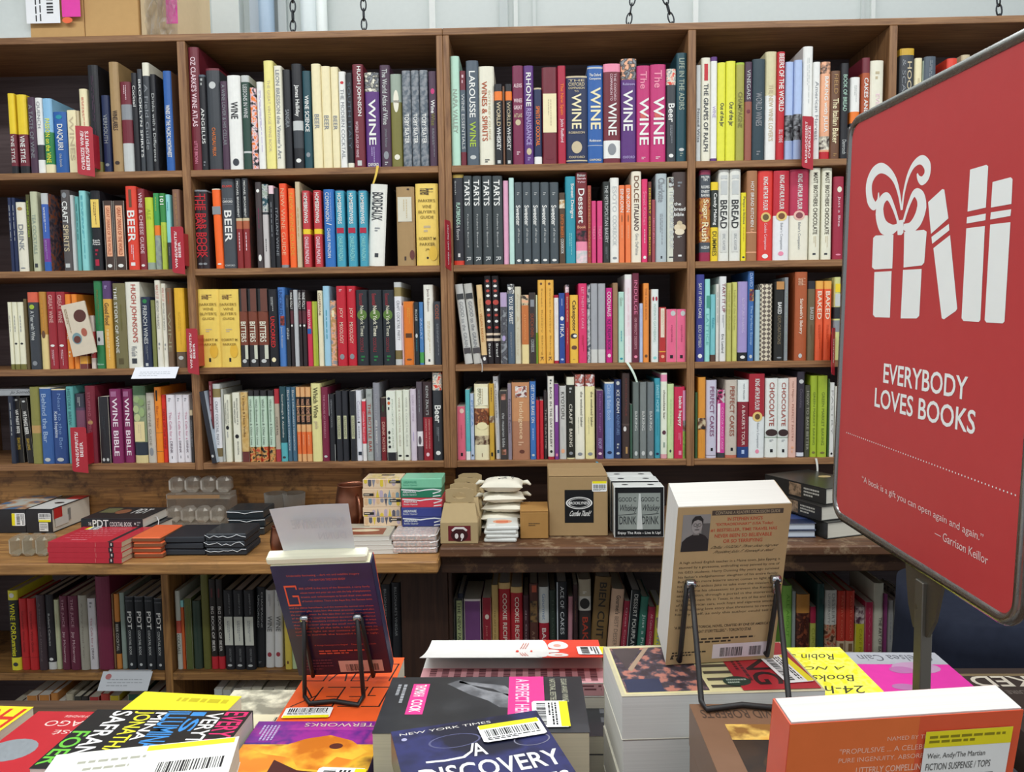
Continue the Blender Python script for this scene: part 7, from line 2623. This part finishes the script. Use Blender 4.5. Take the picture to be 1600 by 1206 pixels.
    st(o, .228, .136, .05, .076, -.052, .034, .074, 'right', .1, 10)
    # yellow handwritten book
    def d(pl, o):
        dk = paint('3a3a20', .5)
        pl.rect(.0, .0, 1, 1, photo('eee83a', 'e2dc28', 'f2ee70', 60))
        for t, v0, v1 in (('24-hour', .19, .31), ('Bookstore', .38, .49), ('A NOVEL', .58, .64), ('Robin Sloan', .76, .87)):
            pl.text(t, .14, v0, .86, v1, dk, 180, False, .6)
    pile(1312, 1011, 1.045, 'fr', .140, .19, .025, 1, 'ece638', 'yellow paperback with black handwriting between red panelled pile and magenta book', 'yellow copy under the handwritten paperback', 'left', d)
    # magenta and grey book
    def d(pl, o):
        pl.rect(0, .78, 1, 1, paint('a2a4aa', .4))
        pl.text('Chelsea Cain', .12, .84, .9, .95, paint('54565e', .4), 180)
        gy = paint('a86a9a', .4)
        pl.disc(.62, .72, .25, .1, paint('b08aa8', .4))
        pl.disc(.45, .68, .13, .06, gy)
        pl.disc(.3, .4, .12, .05, gy)
        pl.bars(.1, .26, .6, .33, 1, paint('54204a', .4), 180, 3, .9)
        pl.text('BEFORE DYING', .04, .10, .92, .22, w, 180, True)
    pile(0, 0, 1.04, 'fl', .138, .195, .025, -1, 'd4359a', 'magenta paperback with grey top band behind the sign post', 'magenta copy under the grey banded paperback', 'left', d, world=(.472, -1.195, 0))
    # black book before them
    def d(pl, o):
        pl.bars(.3, .8, .9, .9, 1, paint('c8c8c8', .4), 180, 3)
        pl.rect(.02, .02, .08, .98, paint('b03a30', .4))
        pl.disc(.6, .5, .25, .18, paint('4a4c52', .4))
    pile(1288, 1087, 1.055, 'fl', .145, .20, .03, 0, '2a2d32', 'black paperback lying between yellow handwritten book and orange cover', 'black copy beside the sign post pile', 'left', d)
    # dark brown book at the far end
    def d(pl, o):
        pl.rect(0, .86, 1, .9, paint('6a5a40', .4))
        pl.text('WICKED', .06, .68, .92, .86, paint('b8b0a0', .4), 180, True)
        pl.text('GREGORY MAGUIRE', .2, .56, .8, .62, paint('6a625a', .4), 180)
        pl.bars(.1, .1, .9, .45, 4, paint('4a4440', .4), 180, 5)
    pile(1480, 1044, 1.0, 'fl', .22, .2, .03, 0, '352c28', 'dark brown book with pale capital letters beyond the magenta book', 'dark brown copy under the pale lettered book', 'left', d)
    # brown bordered book
    def d(pl, o):
        pl.rect(.0, .0, 1, 1, paint('7a5a44', .4))
        pl.rect(.17, .0, .98, .80, photo('3a2c24', '6a4a2a', '2a2422', 16))
        pl.rect(.17, .66, .98, .80, photo('d8a040', '8a6030', 'e0b860', 26))
        pl.text('GREGORY DAVID ROBERTS', .05, .86, .97, .94, paint('4a3a30', .4), 180)
        pl.text('SHANTARAM', .12, .18, .9, .32, paint('d83a7a', .4), 180, True)
    pile(1077, 1100, 1.145, 'fl', .160, .215, .045, 0, '7a5a44', 'brown bordered paperback with gold and black picture beneath the second stand', 'white paged copy under the brown bordered paperback', 'left', d, pages='d6d6d2', n=4, seen=True)


def cover_frame(c, r, u):
    r, u = Vector(r).normalized(), Vector(u)
    n = r.cross(u).normalized()
    u = n.cross(r).normalized()
    return Matrix((r, -n, u)).transposed().to_4x4(), n, r, u


def standing_book(c, r, u, W, H, T, col, label, pages, deco, spine='right', skew=0.0):
    """Book propped on a stand, back cover towards the viewer. Local x right, z up, y away."""
    M, n, rr, uu = cover_frame(c, r, u)
    m = paint(col, .3, .5) if isinstance(col, str) else col
    mb = MB()
    mb.rbox(-W / 2, W / 2, 0, .0008, -H / 2, H / 2, .0003, m)
    mb.rbox(-W / 2, W / 2, T - .0008, T, -H / 2, H / 2, .0003, m)
    s = 1 if spine == 'right' else -1
    mb.box(*sorted((s * W / 2, s * (W / 2 - .0008))), .0008, T - .0008, -H / 2, H / 2, m)
    o = None
    pg = MB()
    x0, x1 = (-W / 2 + .0006, W / 2 - .0012) if s > 0 else (-W / 2 + .0012, W / 2 - .0006)
    pg.box(x0, x1, .0012, T - .0012, -H / 2 + .0006, H / 2 + .0006, paper(pages, 'y'))
    for q in (mb, pg):
        q.v = [(x + skew * y / T, y, z) for x, y, z in q.v]
    o = mb.build('book')
    o.matrix_world = Matrix.Translation(c) @ M
    pg.build('page_block', o)
    pl = Plane((-W / 2, 0, -H / 2), (1, 0, 0), (0, 0, 1), W, H)
    deco(pl, o)
    pl.done('cover_print', o)
    tag(o, label, 'book')
    return o, M, n


def on_plane(px, py, c, n, off=0.0):
    d = ray(px, py)
    t = (c + n * off - CAM_POS).dot(n) / d.dot(n)
    return CAM_POS + d * t


def easel(name, c, n, r, u, T, tops, bases, ubot, zs, label):
    """Black coated wire book stand: two bent frames hinged by small steel coils."""
    root = empty('book_stand', (c.x, c.y - .03, zs))
    inv = root.location
    bk = paint('1e1c1c', .45, .4)
    stl = metal('steel_coil', 'a8acb0', .25)
    rad = .0031
    J = [on_plane(px, py, c, n, .0055) for px, py in tops]
    B = [on_plane(px, py, c, n, .0055) for px, py in bases]
    U = [atZ(px, py, zs + rad + .0006) for px, py in ubot]
    for side in (0, 1):
        out = (r if side else -r)
        a = J[side] + out * .004
        foot = B[side].copy()
        under = foot - n * (T + .012)
        under.z = max(under.z, zs + rad + .0006)
        foot.z = max(foot.z, zs + rad + .0006)
        hook = under + Vector((0, -n.y * 0, .012))
        mb = MB()
        pts = [a, a.lerp(foot, .35), a.lerp(foot, .8), foot, under, hook]
        mb.tube([p - inv for p in pts], rad, bk, 8)
        mb.build('ledge_wire', root, smooth=True)
        mb = MB()
        mb.tube([J[side] + r * s * .005 - inv for s in (-1, -.3, .3, 1)], .0052, stl, 12)
        mb.tube([J[side] - inv, J[side].lerp(B[side], .16) - inv], .0035, stl, 8)
        mb.build('hinge_coil', root, smooth=True)
    # U frame towards the viewer
    pts = [J[0] + n * .003, J[0].lerp(U[0], .5) + n * .002]
    k0, k1 = U[0], U[-1]
    pts += [J[0].lerp(k0, .94)] + U + [J[1].lerp(k1, .94)]
    pts += [J[1].lerp(k1, .5) + n * .002, J[1] + n * .003]
    mb = MB()
    mb.tube([p - inv for p in pts], rad, bk, 8)
    mb.build('support_frame', root, smooth=True)
    tag(root, label, 'book stand', 'wire book stands on the display table')


def stands():
    # thick tan book
    c, r, u = Vector((.2250, -1.4820, 1.2415)), Vector((.9882, .1531, -.0063)), Vector((.0362, -.1929, .9806))
    W, H, T = .135, .203, .070

    def d(pl, o):
        pl.rect(0, 0, 1, 1, paint('b39a70', .45))
        dk, rd = paint('3a3228', .5), paint('b84a34', .5)
        pl.rect(.30, .945, .93, .975, paint('4a4038', .5))
        pl.text('CONTAINS A READERS DISCUSSION GUIDE', .33, .951, .9, .969, paint('b8a888', .5))
        for i, t in enumerate(("IN STEPHEN KING'S", '"EXTRAORDINARY" (USA Today)', '#1 BESTSELLER, TIME TRAVEL HAS', 'NEVER BEEN SO BELIEVABLE', 'OR SO TERRIFYING')):
            m = (.44, .34, .30, .34, .42)[i]
            pl.text(t, m, .91 - i * .034, 1.22 - m - .03, .932 - i * .034, rd, 0, True)
        pl.text('Dallas, 11/22/63: Three shots ring out.', .30, .735, .90, .758, dk, 0, False, .6)
        pl.text('President John F. Kennedy is dead.', .33, .705, .86, .728, dk, 0, False, .6)
        lines = ('A high school English teacher in a Maine town, Jake Epping is', 'stunned by a gruesome, enthralling essay penned by one of', "his GED students. Harry Dunning fifty years ago survived", "his father's sledgehammer slaughter of his entire family.",
                 'But an even more bizarre secret comes to light when', 'his friend Al enlists Jake to take over the mission that', 'has become his obsession: to prevent the Kennedy', 'assassination, through a portal in the storeroom.',
                 'So begins a new life in Texas, in the era of Ike and Elvis,', 'of big American cars, sock hops and cigarette smoke.', 'It is a haunting love story that threatens to rewrite', 'history itself, as only this author could tell it.')
        for i, t in enumerate(lines):
            pl.text(t, .05 + .0, .648 - i * .030, .95, .668 - i * .030, dk)
        pl.text('"A BRILLIANT HISTORICAL NOVEL, CRAFTED BY ONE OF AMERICA\'S', .05, .232, .93, .252, dk, 0, True)
        pl.text('GREAT STORYTELLERS." - TORONTO STAR', .24, .202, .76, .222, dk, 0, True)
        pl.bars(.25, .13, .8, .17, 2, dk, 0, 3)
        pl.bars(.05, .05, .36, .085, 2, dk, 0, 4)
        pl.poly([(.035, .035), (.07, .035), (.052, .065)], dk)
        pl.rect(.42, .025, .93, .12, paint('d8d0d4', .5))
        barcode(pl, .49, .035, .70, .095, paint('2a2826', .5), 0, seed=21, n=20)
        barcode(pl, .76, .035, .87, .095, paint('2a2826', .5), 0, seed=22)
        # author photograph, black and white
        pl.rect(.05, .73, .29, .955, paint('8e8e8c', .4))
        pl.rect(.22, .73, .29, .90, paint('5a5a5a', .4))
        sh = paint('26262a', .4)
        pl.poly([(.05, .73), (.29, .73), (.285, .80), (.255, .825), (.21, .84), (.155, .838), (.09, .815), (.055, .79)], sh)
        pl.k += 1
        skin, dkh = paint('9c9a98', .4), paint('2a2a2c', .4)
        pl.poly([(.15, .83), (.20, .83), (.205, .86), (.145, .86)], paint('7e7c7a', .4))
        pl.k += 1
        pl.disc(.176, .885, .046, .046, skin, 24)
        pl.poly([(.128, .89), (.13, .925), (.155, .946), (.20, .948), (.228, .925), (.226, .89), (.214, .915), (.18, .925), (.146, .915)], dkh)
        pl.k += 1
        for uu in (.160, .196):
            pl.ring(uu, .893, .016, .010, .25, dkh, 14)
        pl.poly([(.158, .866), (.198, .866), (.196, .862), (.16, .862)], dkh)
        pl.poly([(.176, .89), (.184, .875), (.172, .874)], paint('6e6c6a', .4))
    o, M, n = standing_book(c, r, u, W, H, T, 'b39a70', 'thick paperback with tan back cover and portrait, propped on the second wire stand', 'cfcdc6', d, 'right', .011)
    easel('book_stand', c, n, r, u, T, ((1079, 912), (1212, 905)), ((1062, 1040), (1199, 1026)), ((1096, 1096), (1104, 1108), (1160, 1101), (1224, 1107), (1233, 1096)), 1.1452,
          'black wire book stand holding the thick tan backed paperback')
    # dark purple book
    c, r, u = Vector((-.2740, -1.3482, 1.1490)), Vector((.9993, -.0121, .0356)), Vector((-.0374, -.4173, .9080))
    W, H, T = .132, .203, .021

    def d(pl, o):
        pl.rect(0, .45, 1, 1, photo('22244c', '1c1e40', '2a2850', 8))
        pl.rect(0, 0, 1, .45, photo('3a2038', '2a1c34', '441f34', 8))
        og = paint('d85a42', .45)
        pl.text('Undeniably fascinating ... dark wit and indelible imagery', .14, .905, .87, .925, og)
        pl.text('- THE NEW YORK TIMES BOOK REVIEW', .35, .868, .72, .886, og)
        # tall initial drawn in thin strokes
        for a in ((.085, .82, .21, .835), (.085, .655, .10, .835), (.085, .655, .215, .67), (.20, .655, .215, .74), (.15, .735, .215, .75), (.20, .80, .212, .835)):
            pl.rect(a[0], a[1], a[2], a[3], paint('f0603c', .45))
        L = ('EEK LOVE is the story of the Binewskis, a carny family', 'whose mater and pater set out with the help of amphetamine', 'arsenic and radioisotopes to breed their own exhibit', 'of human oddities. There is the Aqua Boy, the Siamese twins')
        for i, t in enumerate(L):
            pl.text(t, .235, .795 - i * .037, .95, .816 - i * .037, og)
        L = ('and the albino hunchback, and the outwardly normal one whose', 'mysterious gifts make him the most precious asset and also', 'the most dangerous. As they take their act across the backwaters', 'of the country inspiring fanatical devotion and murderous',
             'revulsion, its members conduct their own rivalry in ways', 'that will forever change the small world they inhabit.', 'Throughout it all she tells a tale that throws its', 'sulfurous light on our notions of the freakish', 'and the normal, the beautiful and the ugly.')
        for i, t in enumerate(L):
            pl.text(t, .085, .628 - i * .031, .95, .647 - i * .031, og)
        pl.text('A Vintage Contemporaries Original', .25, .28, .6, .298, og)
        pl.text('Cover design by the studio', .64, .28, .9, .298, og)
        pl.bars(.28, .2, .8, .245, 2, og, 0, 5)
        pl.bars(.1, .05, .4, .16, 4, paint('6a3a48', .45), 0, 6)
        pl.rect(.46, .025, .93, .135, paint('e8b8a4', .5))
        barcode(pl, .53, .035, .72, .1, paint('2a1a20', .5), 0, seed=31)
        barcode(pl, .79, .035, .88, .1, paint('2a1a20', .5), 0, seed=32)
    o, M, n = standing_book(c, r, u, W, H, T, '2a2044', 'dark purple paperback with orange print, pages fanned, propped on the first wire stand', 'ece8c8', d, 'right')
    # spine edge in orange
    mb = MB()
    mb.box(W / 2, W / 2 + .0008, .0005, T - .003, -H / 2, H / 2, paint('23264a', .4))
    mb.box(W / 2, W / 2 + .0008, T - .003, T - .0005, -H / 2, H / 2, paint('d0553a', .4))
    mb.build('spine', o)
    # fanned pages above the block and the white sheet standing out of it
    mb = MB()
    mb.rbox(-W / 2 - .004, W / 2 - .004, .0014, T - .002, H / 2 + .0008, H / 2 + .012, .002, paper('efecd2', 'y'))
    mb.build('page_tops', o)
    inv = o.matrix_world.inverted()
    corners = [on_plane(px, py, c, n, -T * .75) for px, py in ((449, 880), (557, 876), (545, 784), (422, 793))]
    loc = [inv @ p for p in corners]
    mb = MB()
    N = 8
    vs = []
    for j in range(N + 1):
        f = j / N
        for i in range(N + 1):
            g = i / N
            p = loc[0].lerp(loc[1], g).lerp(loc[3].lerp(loc[2], g), f)
            vs.append(p + Vector((0, -.004 * f * f + .003 * math.sin(g * 3.1), 0)))
    n0 = len(vs)
    vs += [p + Vector((0, .0005, 0)) for p in vs]
    F = []
    for j in range(N):
        for i in range(N):
            q = j * (N + 1) + i
            F += [(q, q + 1, q + N + 2, q + N + 1), (n0 + q, n0 + q + N + 1, n0 + q + N + 2, n0 + q + 1)]
    mb.add(vs, F, paint('dcdde0', .6, var=.03))
    pgs = mb.build('loose_page', o)
    pl = Plane(loc[0] + Vector((0, -.0055, 0)), loc[1] - loc[0], loc[3] - loc[0], (loc[1] - loc[0]).length, (loc[3] - loc[0]).length)
    ft = paint('ccced2', .6)
    pl.text('KATHERINE', .97, .66, .25, .82, ft, 0, True)
    pl.text('DUNN', .97, .46, .58, .58, ft, 0, True)
    pl.done('show_through', pgs)
    easel('book_stand', c, n, r, u, T, ((476, 966), (559, 964)), ((489, 1056), (583, 1056)), ((476, 1088), (484, 1099), (522, 1095), (560, 1101), (568, 1088)), 1.0452,
          'black wire book stand holding the dark purple paperback')
    # orange-red upright book at the table's near corner
    p0 = CAM_POS + ray(1235, 1132) * .445
    r = Vector((.9925, .122, .0))
    u = Vector((.02, -.16, .985))
    W, H, T = .139, .205, .024
    M, n, rr, uu = cover_frame(p0, r, u)
    c = p0 + rr * (W / 2) - uu * (H / 2)

    def d(pl, o):
        pl.rect(0, 0, 1, 1, paint('dd5a38', .35))
        pl.rect(0, 0, .55, 1, paint('e0703a', .35))
        lt = paint('f0b8a0', .45)
        pl.text('NAMED BY THE UNIVERSITY [AMID] THE', .42, .925, .92, .942, lt)
        pl.text('"PROPULSIVE ... A CELEBRATION OF GRIT AND', .22, .895, .92, .912, lt)
        pl.text('PURE INGENUITY, ABSORBING FROM THE START', .22, .865, .90, .882, lt)
        pl.text('UTTERLY COMPELLING."', .30, .828, .62, .850, lt, 0, True)
        pl.bars(.15, .3, .9, .78, 14, lt, 0, 9)
    o, M, n = standing_book(c, rr, uu, W, H, T, 'dd5a38', 'orange red book standing upright with white page tops, nearest the table edge', 'cfcdc8', d, 'left')
    pl = Plane((W * .08, -.0009, H * .268), (1, 0, 0), (0, 0, 1), W * .38, H * .185)
    pl.k = 2
    pl.rect(0, 0, 1, 1, paint('e6e6e2', .5))
    pl.rect(0, .72, 1, 1, paint('e8d820', .5))
    dk = paint('4a4a48', .5)
    pl.bars(.05, .78, .92, .94, 2, paint('8a8010', .5), 0, 5)
    pl.text('Weir, Andy/The Martian', .05, .50, .72, .62, dk)
    pl.text('FICTION SUSPENSE / TOPS', .05, .32, .8, .44, dk)
    pl.bars(.05, .08, .85, .24, 2, dk, 0, 4)
    pl.done('price_sticker', o)
    zf = c.z - uu.z * H / 2
    ctr = c - n * (T / 2)
    fx, fy = ctr.x - uu.x * H / 2, ctr.y - uu.y * H / 2
    for i in range(4):
        t = (zf - .004 - TZ - .0005) / 4
        flat_book((fx + .01, fy + .045, TZ + .0002 + i * t), .15, .15, t - .0003, .08, 'c85a3a', 'orange red copy lying under the upright orange book, %s' % ('lowest', 'second', 'third', 'topmost')[i], 'left', False,
                  'e0ded6', 'copies piled on the display table', own=False)


# ------------------------------------------------------------------ the red sign on its post
def sign():
    c, r, u = Vector((.455, -1.441, 1.539)), Vector((.037, -.999, -.028)), Vector((.013, -.027, 1.0))
    W, H = .42, .56
    M, n, rr, uu = cover_frame(c, r, u)
    root = empty('sign_stand', (c.x, c.y, 1.0553))
    off = Matrix.Translation(-root.location)
    T = off @ Matrix.Translation(c) @ M
    chrome = metal('brushed_frame', '8e8d8a', .28)
    # rounded frame
    mb = MB()
    rc = .026
    path = []
    for cx, cz, a0 in ((W / 2 - rc, H / 2 - rc, 0), (-W / 2 + rc, H / 2 - rc, 90), (-W / 2 + rc, -H / 2 + rc, 180), (W / 2 - rc, -H / 2 + rc, 270)):
        for k in range(7):
            a = math.radians(a0 + 15 * k)
            path.append(T @ Vector((cx + rc * math.cos(a), 0.004, cz + rc * math.sin(a))))
    mb.tube(path, .0068, chrome, 10, closed=True)
    mb.build('frame', root, smooth=True)
    mb = MB()
    pts = []
    i_ = .004
    for cx, cz, a0 in ((W / 2 - rc, H / 2 - rc, 0), (-W / 2 + rc, H / 2 - rc, 90), (-W / 2 + rc, -H / 2 + rc, 180), (W / 2 - rc, -H / 2 + rc, 270)):
        for k in range(7):
            a = math.radians(a0 + 15 * k)
            pts.append((cx + (rc - i_) * math.cos(a), cz + (rc - i_) * math.sin(a)))
    Q = T @ Matrix.Rotation(math.radians(90), 4, 'X')
    mb.poly_prism(pts, -.009, -.001, paint('b83a3c', .34, .45, var=.04), Q)
    panel = mb.build('sign_panel', root)
    # print, measured on the sign's own plane
    o3 = T @ Vector((-W / 2, .0009, -H / 2))
    pl = Plane(o3, M.to_3x3() @ Vector((1, 0, 0)), M.to_3x3() @ Vector((0, 0, 1)), W, H)
    plw = Plane(o3 + root.location, pl.r, pl.u, W, H)
    w = paint('e9ece8', .4, var=.02)

    def P(x, y):
        return plw.uv(1290 + x / 2.68, 50 + y / 2.68)

    def shape(pts):
        pl.poly([P(*q) for q in pts][::-1], w)

    def stroke(pts, ws):
        q = [Vector(P(*a)) for a in pts]
        q = [Vector((a.x * W, a.y * H)) for a in q]
        # smooth the stroke
        Pn, Wn = [], []
        for i in range(len(q) - 1):
            p0, p1, p2, p3 = q[max(0, i - 1)], q[i], q[i + 1], q[min(len(q) - 1, i + 2)]
            for s in range(6):
                t = s / 6
                Pn.append(.5 * ((2 * p1) + (p2 - p0) * t + (2 * p0 - 5 * p1 + 4 * p2 - p3) * t * t + (3 * p1 - p0 - 3 * p2 + p3) * t ** 3))
                Wn.append(ws[i] + (ws[i + 1] - ws[i]) * t)
        Pn.append(q[-1])
        Wn.append(ws[-1])
        vs = []
        for i, p in enumerate(Pn):
            d = (Pn[min(i + 1, len(Pn) - 1)] - Pn[max(i - 1, 0)]).normalized()
            nn = Vector((-d.y, d.x))
            for s in (1, -1):
                e = p + nn * (s * Wn[i] / 2)
                vs.append(pl.p(e.x / W, e.y / H))
        pl.mb.add(vs, [(2 * i, 2 * i + 1, 2 * i + 3, 2 * i + 2) for i in range(len(Pn) - 1)], w)
        pl.k += .15
    k = .00045
    stroke([(318, 745), (308, 680), (290, 620), (262, 583), (230, 570), (200, 592), (182, 640), (186, 700), (205, 728), (220, 705), (222, 672)],
           [8 * k, 12 * k, 18 * k, 24 * k, 30 * k, 36 * k, 40 * k, 36 * k, 26 * k, 14 * k, 5 * k])
    stroke([(320, 745), (328, 675), (345, 605), (370, 555), (402, 535), (426, 560), (424, 600), (405, 622), (390, 612), (384, 592)],
           [8 * k, 10 * k, 14 * k, 18 * k, 24 * k, 30 * k, 30 * k, 24 * k, 14 * k, 5 * k])
    stroke([(306, 800), (285, 735), (262, 690), (238, 705), (226, 755), (240, 812), (275, 828), (306, 812)],
           [10 * k, 14 * k, 20 * k, 36 * k, 48 * k, 44 * k, 30 * k, 14 * k])
    stroke([(326, 795), (348, 725), (372, 675), (396, 690), (402, 735), (386, 785), (356, 818), (326, 815)],
           [10 * k, 14 * k, 20 * k, 36 * k, 48 * k, 44 * k, 30 * k, 14 * k])
    shape([(298, 790), (326, 786), (326, 840), (318, 850), (302, 850)])
    pl.k += 1
    for q in (((210, 852), (285, 849), (280, 990), (205, 994), (195, 985), (200, 862)), ((330, 836), (412, 828), (424, 836), (414, 965), (404, 977), (327, 986)),
              ((205, 1005), (277, 1001), (270, 1196), (208, 1194), (199, 1184)), ((325, 996), (403, 992), (393, 1188), (382, 1199), (315, 1199)),
              ((430, 712), (490, 657), (498, 660), (515, 780), (442, 845)), ((444, 858), (517, 803), (519, 830), (447, 887)), ((452, 905), (522, 850), (552, 1158), (546, 1168), (496, 1203), (487, 1198)),
              ((606, 576), (674, 556), (682, 562), (672, 735), (595, 752)), ((593, 775), (672, 760), (670, 788), (591, 802)), ((590, 822), (668, 812), (649, 1206), (642, 1214), (578, 1210), (570, 1198)),
              ((700, 628), (776, 608), (784, 616), (779, 720), (693, 735)), ((693, 755), (778, 742), (775, 770), (690, 785)), ((690, 806), (775, 796), (750, 1212), (742, 1220), (674, 1216), (667, 1206))):
        shape(q)
    pl.k += 1

    pl.done('sign_emblem', panel)
    pl = Plane(pl.o, pl.r, pl.u, W, H)
    pl.k = 3

    def tx(t, x0, y0, yb, x1, y1, bold, m=None):
        a, c_, b = (plw.uv(1290 + x / 2.412, 480 + y / 2.412) for x, y in ((x0, y0), (x0, yb), (x1, y1)))
        pl.text(t, a[0], c_[1], b[0], a[1], m or w, 0, bold)
    tx('EVERYBODY', 221, 210, 285, 536, 300, True)
    tx('LOVES BOOKS', 188, 302, 375, 566, 425, True)
    lt = paint('e4c8c4', .4)
    tx('\u201cA book is a gift you can open again and again.\u201d', 138, 634, 664, 596, 858, False, lt)
    tx('\u2014 Garrison Keillor', 413, 832, 864, 613, 945, False, lt)
    a, b = plw.uv(1290 + 80 / 2.412, 480 + 472 / 2.412), plw.uv(1290 + 716 / 2.412, 480 + 708 / 2.412)
    for i in range(64):
        f = i / 63
        pl.disc(a[0] + (b[0] - a[0]) * f, a[1] + (b[1] - a[1]) * f, .0021 * 1.1, .0021 * .85, w, 8)
        pl.k -= 1
    pl.done('sign_lettering', panel)
    # bracket and post
    mb = MB()
    bm = metal('dull_bracket', '7e7b70', .45)
    pb = T @ Vector((0.035, .006, -H / 2 - .004))
    Rm = Matrix.Translation(pb) @ (off @ Matrix.Translation((0, 0, 0))).to_3x3().to_4x4() @ M
    mb.poly_prism([(-.045, .012), (-.03, -.05), (-.016, -.075), (.016, -.075), (.03, -.05), (.045, .012)], -.002, .002, bm, Rm @ Matrix.Rotation(math.radians(90), 4, 'X'))
    for z in (-.02, -.045):
        mb.tube([(Rm @ Vector((-.004, -.0022, z))), (Rm @ Vector((-.004, -.006, z)))], .0034, bm, 10)
    mb.build('bracket', root)
    mb = MB()
    top = pb
    mb.rbox(top.x - .0065, top.x + .0065, top.y - .0095, top.y + .0095, .0055, top.z - .012, .001, metal('post_steel', '7d7a72', .55))
    mb.build('post', root)
    mb = MB()
    mb.rbox(top.x - .055, top.x + .055, top.y - .055, top.y + .055, 0, .0055, .002, metal('post_steel', '7d7a72', .55))
    mb.build('base_plate', root)
    tag(root, 'red framed sign with white gift and books emblem on a steel post', 'sign')


def navy_cloth():
    """Dark navy fabric hanging in folds behind the sign post."""
    mb = MB()
    cx, cy = 1.10, -.72
    n, rows = 72, 14
    H = .98
    vs = []
    for j in range(rows + 1):
        f = j / rows
        for k in range(n):
            a = 2 * math.pi * k / n
            fold = .016 * math.sin(9 * a + 1.3 * math.sin(3 * a)) * (.25 + f) + .010 * math.sin(4 * a + 2 * f)
            rx, ry = .30 + .04 * f + fold, .20 + .03 * f + fold
            sq = 1 / max(abs(math.cos(a)) ** 4 + abs(math.sin(a)) ** 4, 1e-6) ** .25
            vs.append((rx * math.cos(a) * sq, ry * math.sin(a) * sq, H * (1 - f) - (.02 * (1 - f) ** 8)))
    F = []
    for j in range(rows):
        for k in range(n):
            F.append((j * n + k, (j + 1) * n + k, (j + 1) * n + (k + 1) % n, j * n + (k + 1) % n))
    F.append(tuple(range(n)))
    m = paint('191f2f', .85, .2, var=.25)
    mb.add(vs, F, m)
    o = mb.build('draped_cloth', smooth=True, loc=(cx, cy, 0.002))
    tag(o, 'dark navy cloth hanging in soft folds behind the sign post', 'cloth')


def silver_booklet():
    """Thin silver book lying flat on the beer books of the fourth shelf."""
    top = max(q['h'] for q in BOOKS if q['row'] == 4 and q['bay'] == 0 and q['x1'] < 40) + SHELF_Z[4] + .0012
    x = atY(62, 606, .02).x

    def d(pl, o):
        pl.text('Jo Somebody', .52, .06, .9, .24, paint('3a3c40', .4), 0, False, .6)
        pl.bars(.1, .4, .9, .9, 3, paint('8a8e92', .4), 0, 4)
    o = flat_book((x - .085, .118, top), .17, .2, .020, .05, 'a2a6a8', 'silver grey book lying flat on the black beer books, fourth shelf', 'near', True, 'b8bab6', None, d)
    spine_print(o, .17, .2, .020, 'near', lambda pl: pl.text('Jo Somebody', .42, .2, .9, .8, paint('3a3c40', .4), 0, False, .6))


# ------------------------------------------------------------------ build everything
room()
cases()
build_shelf_books()
describe_books()
on_top()
counter_left()
counter_mid()
counter_right()
shelf_bits()
silver_booklet()
table()
flat_books()
stands()
sign()
navy_cloth()
rest = STUFF.build('shelf_book')
rest['kind'] = 'stuff'
tag(rest, 'the thinner books filling the shelves between the larger ones, and copies in the table piles', 'book')
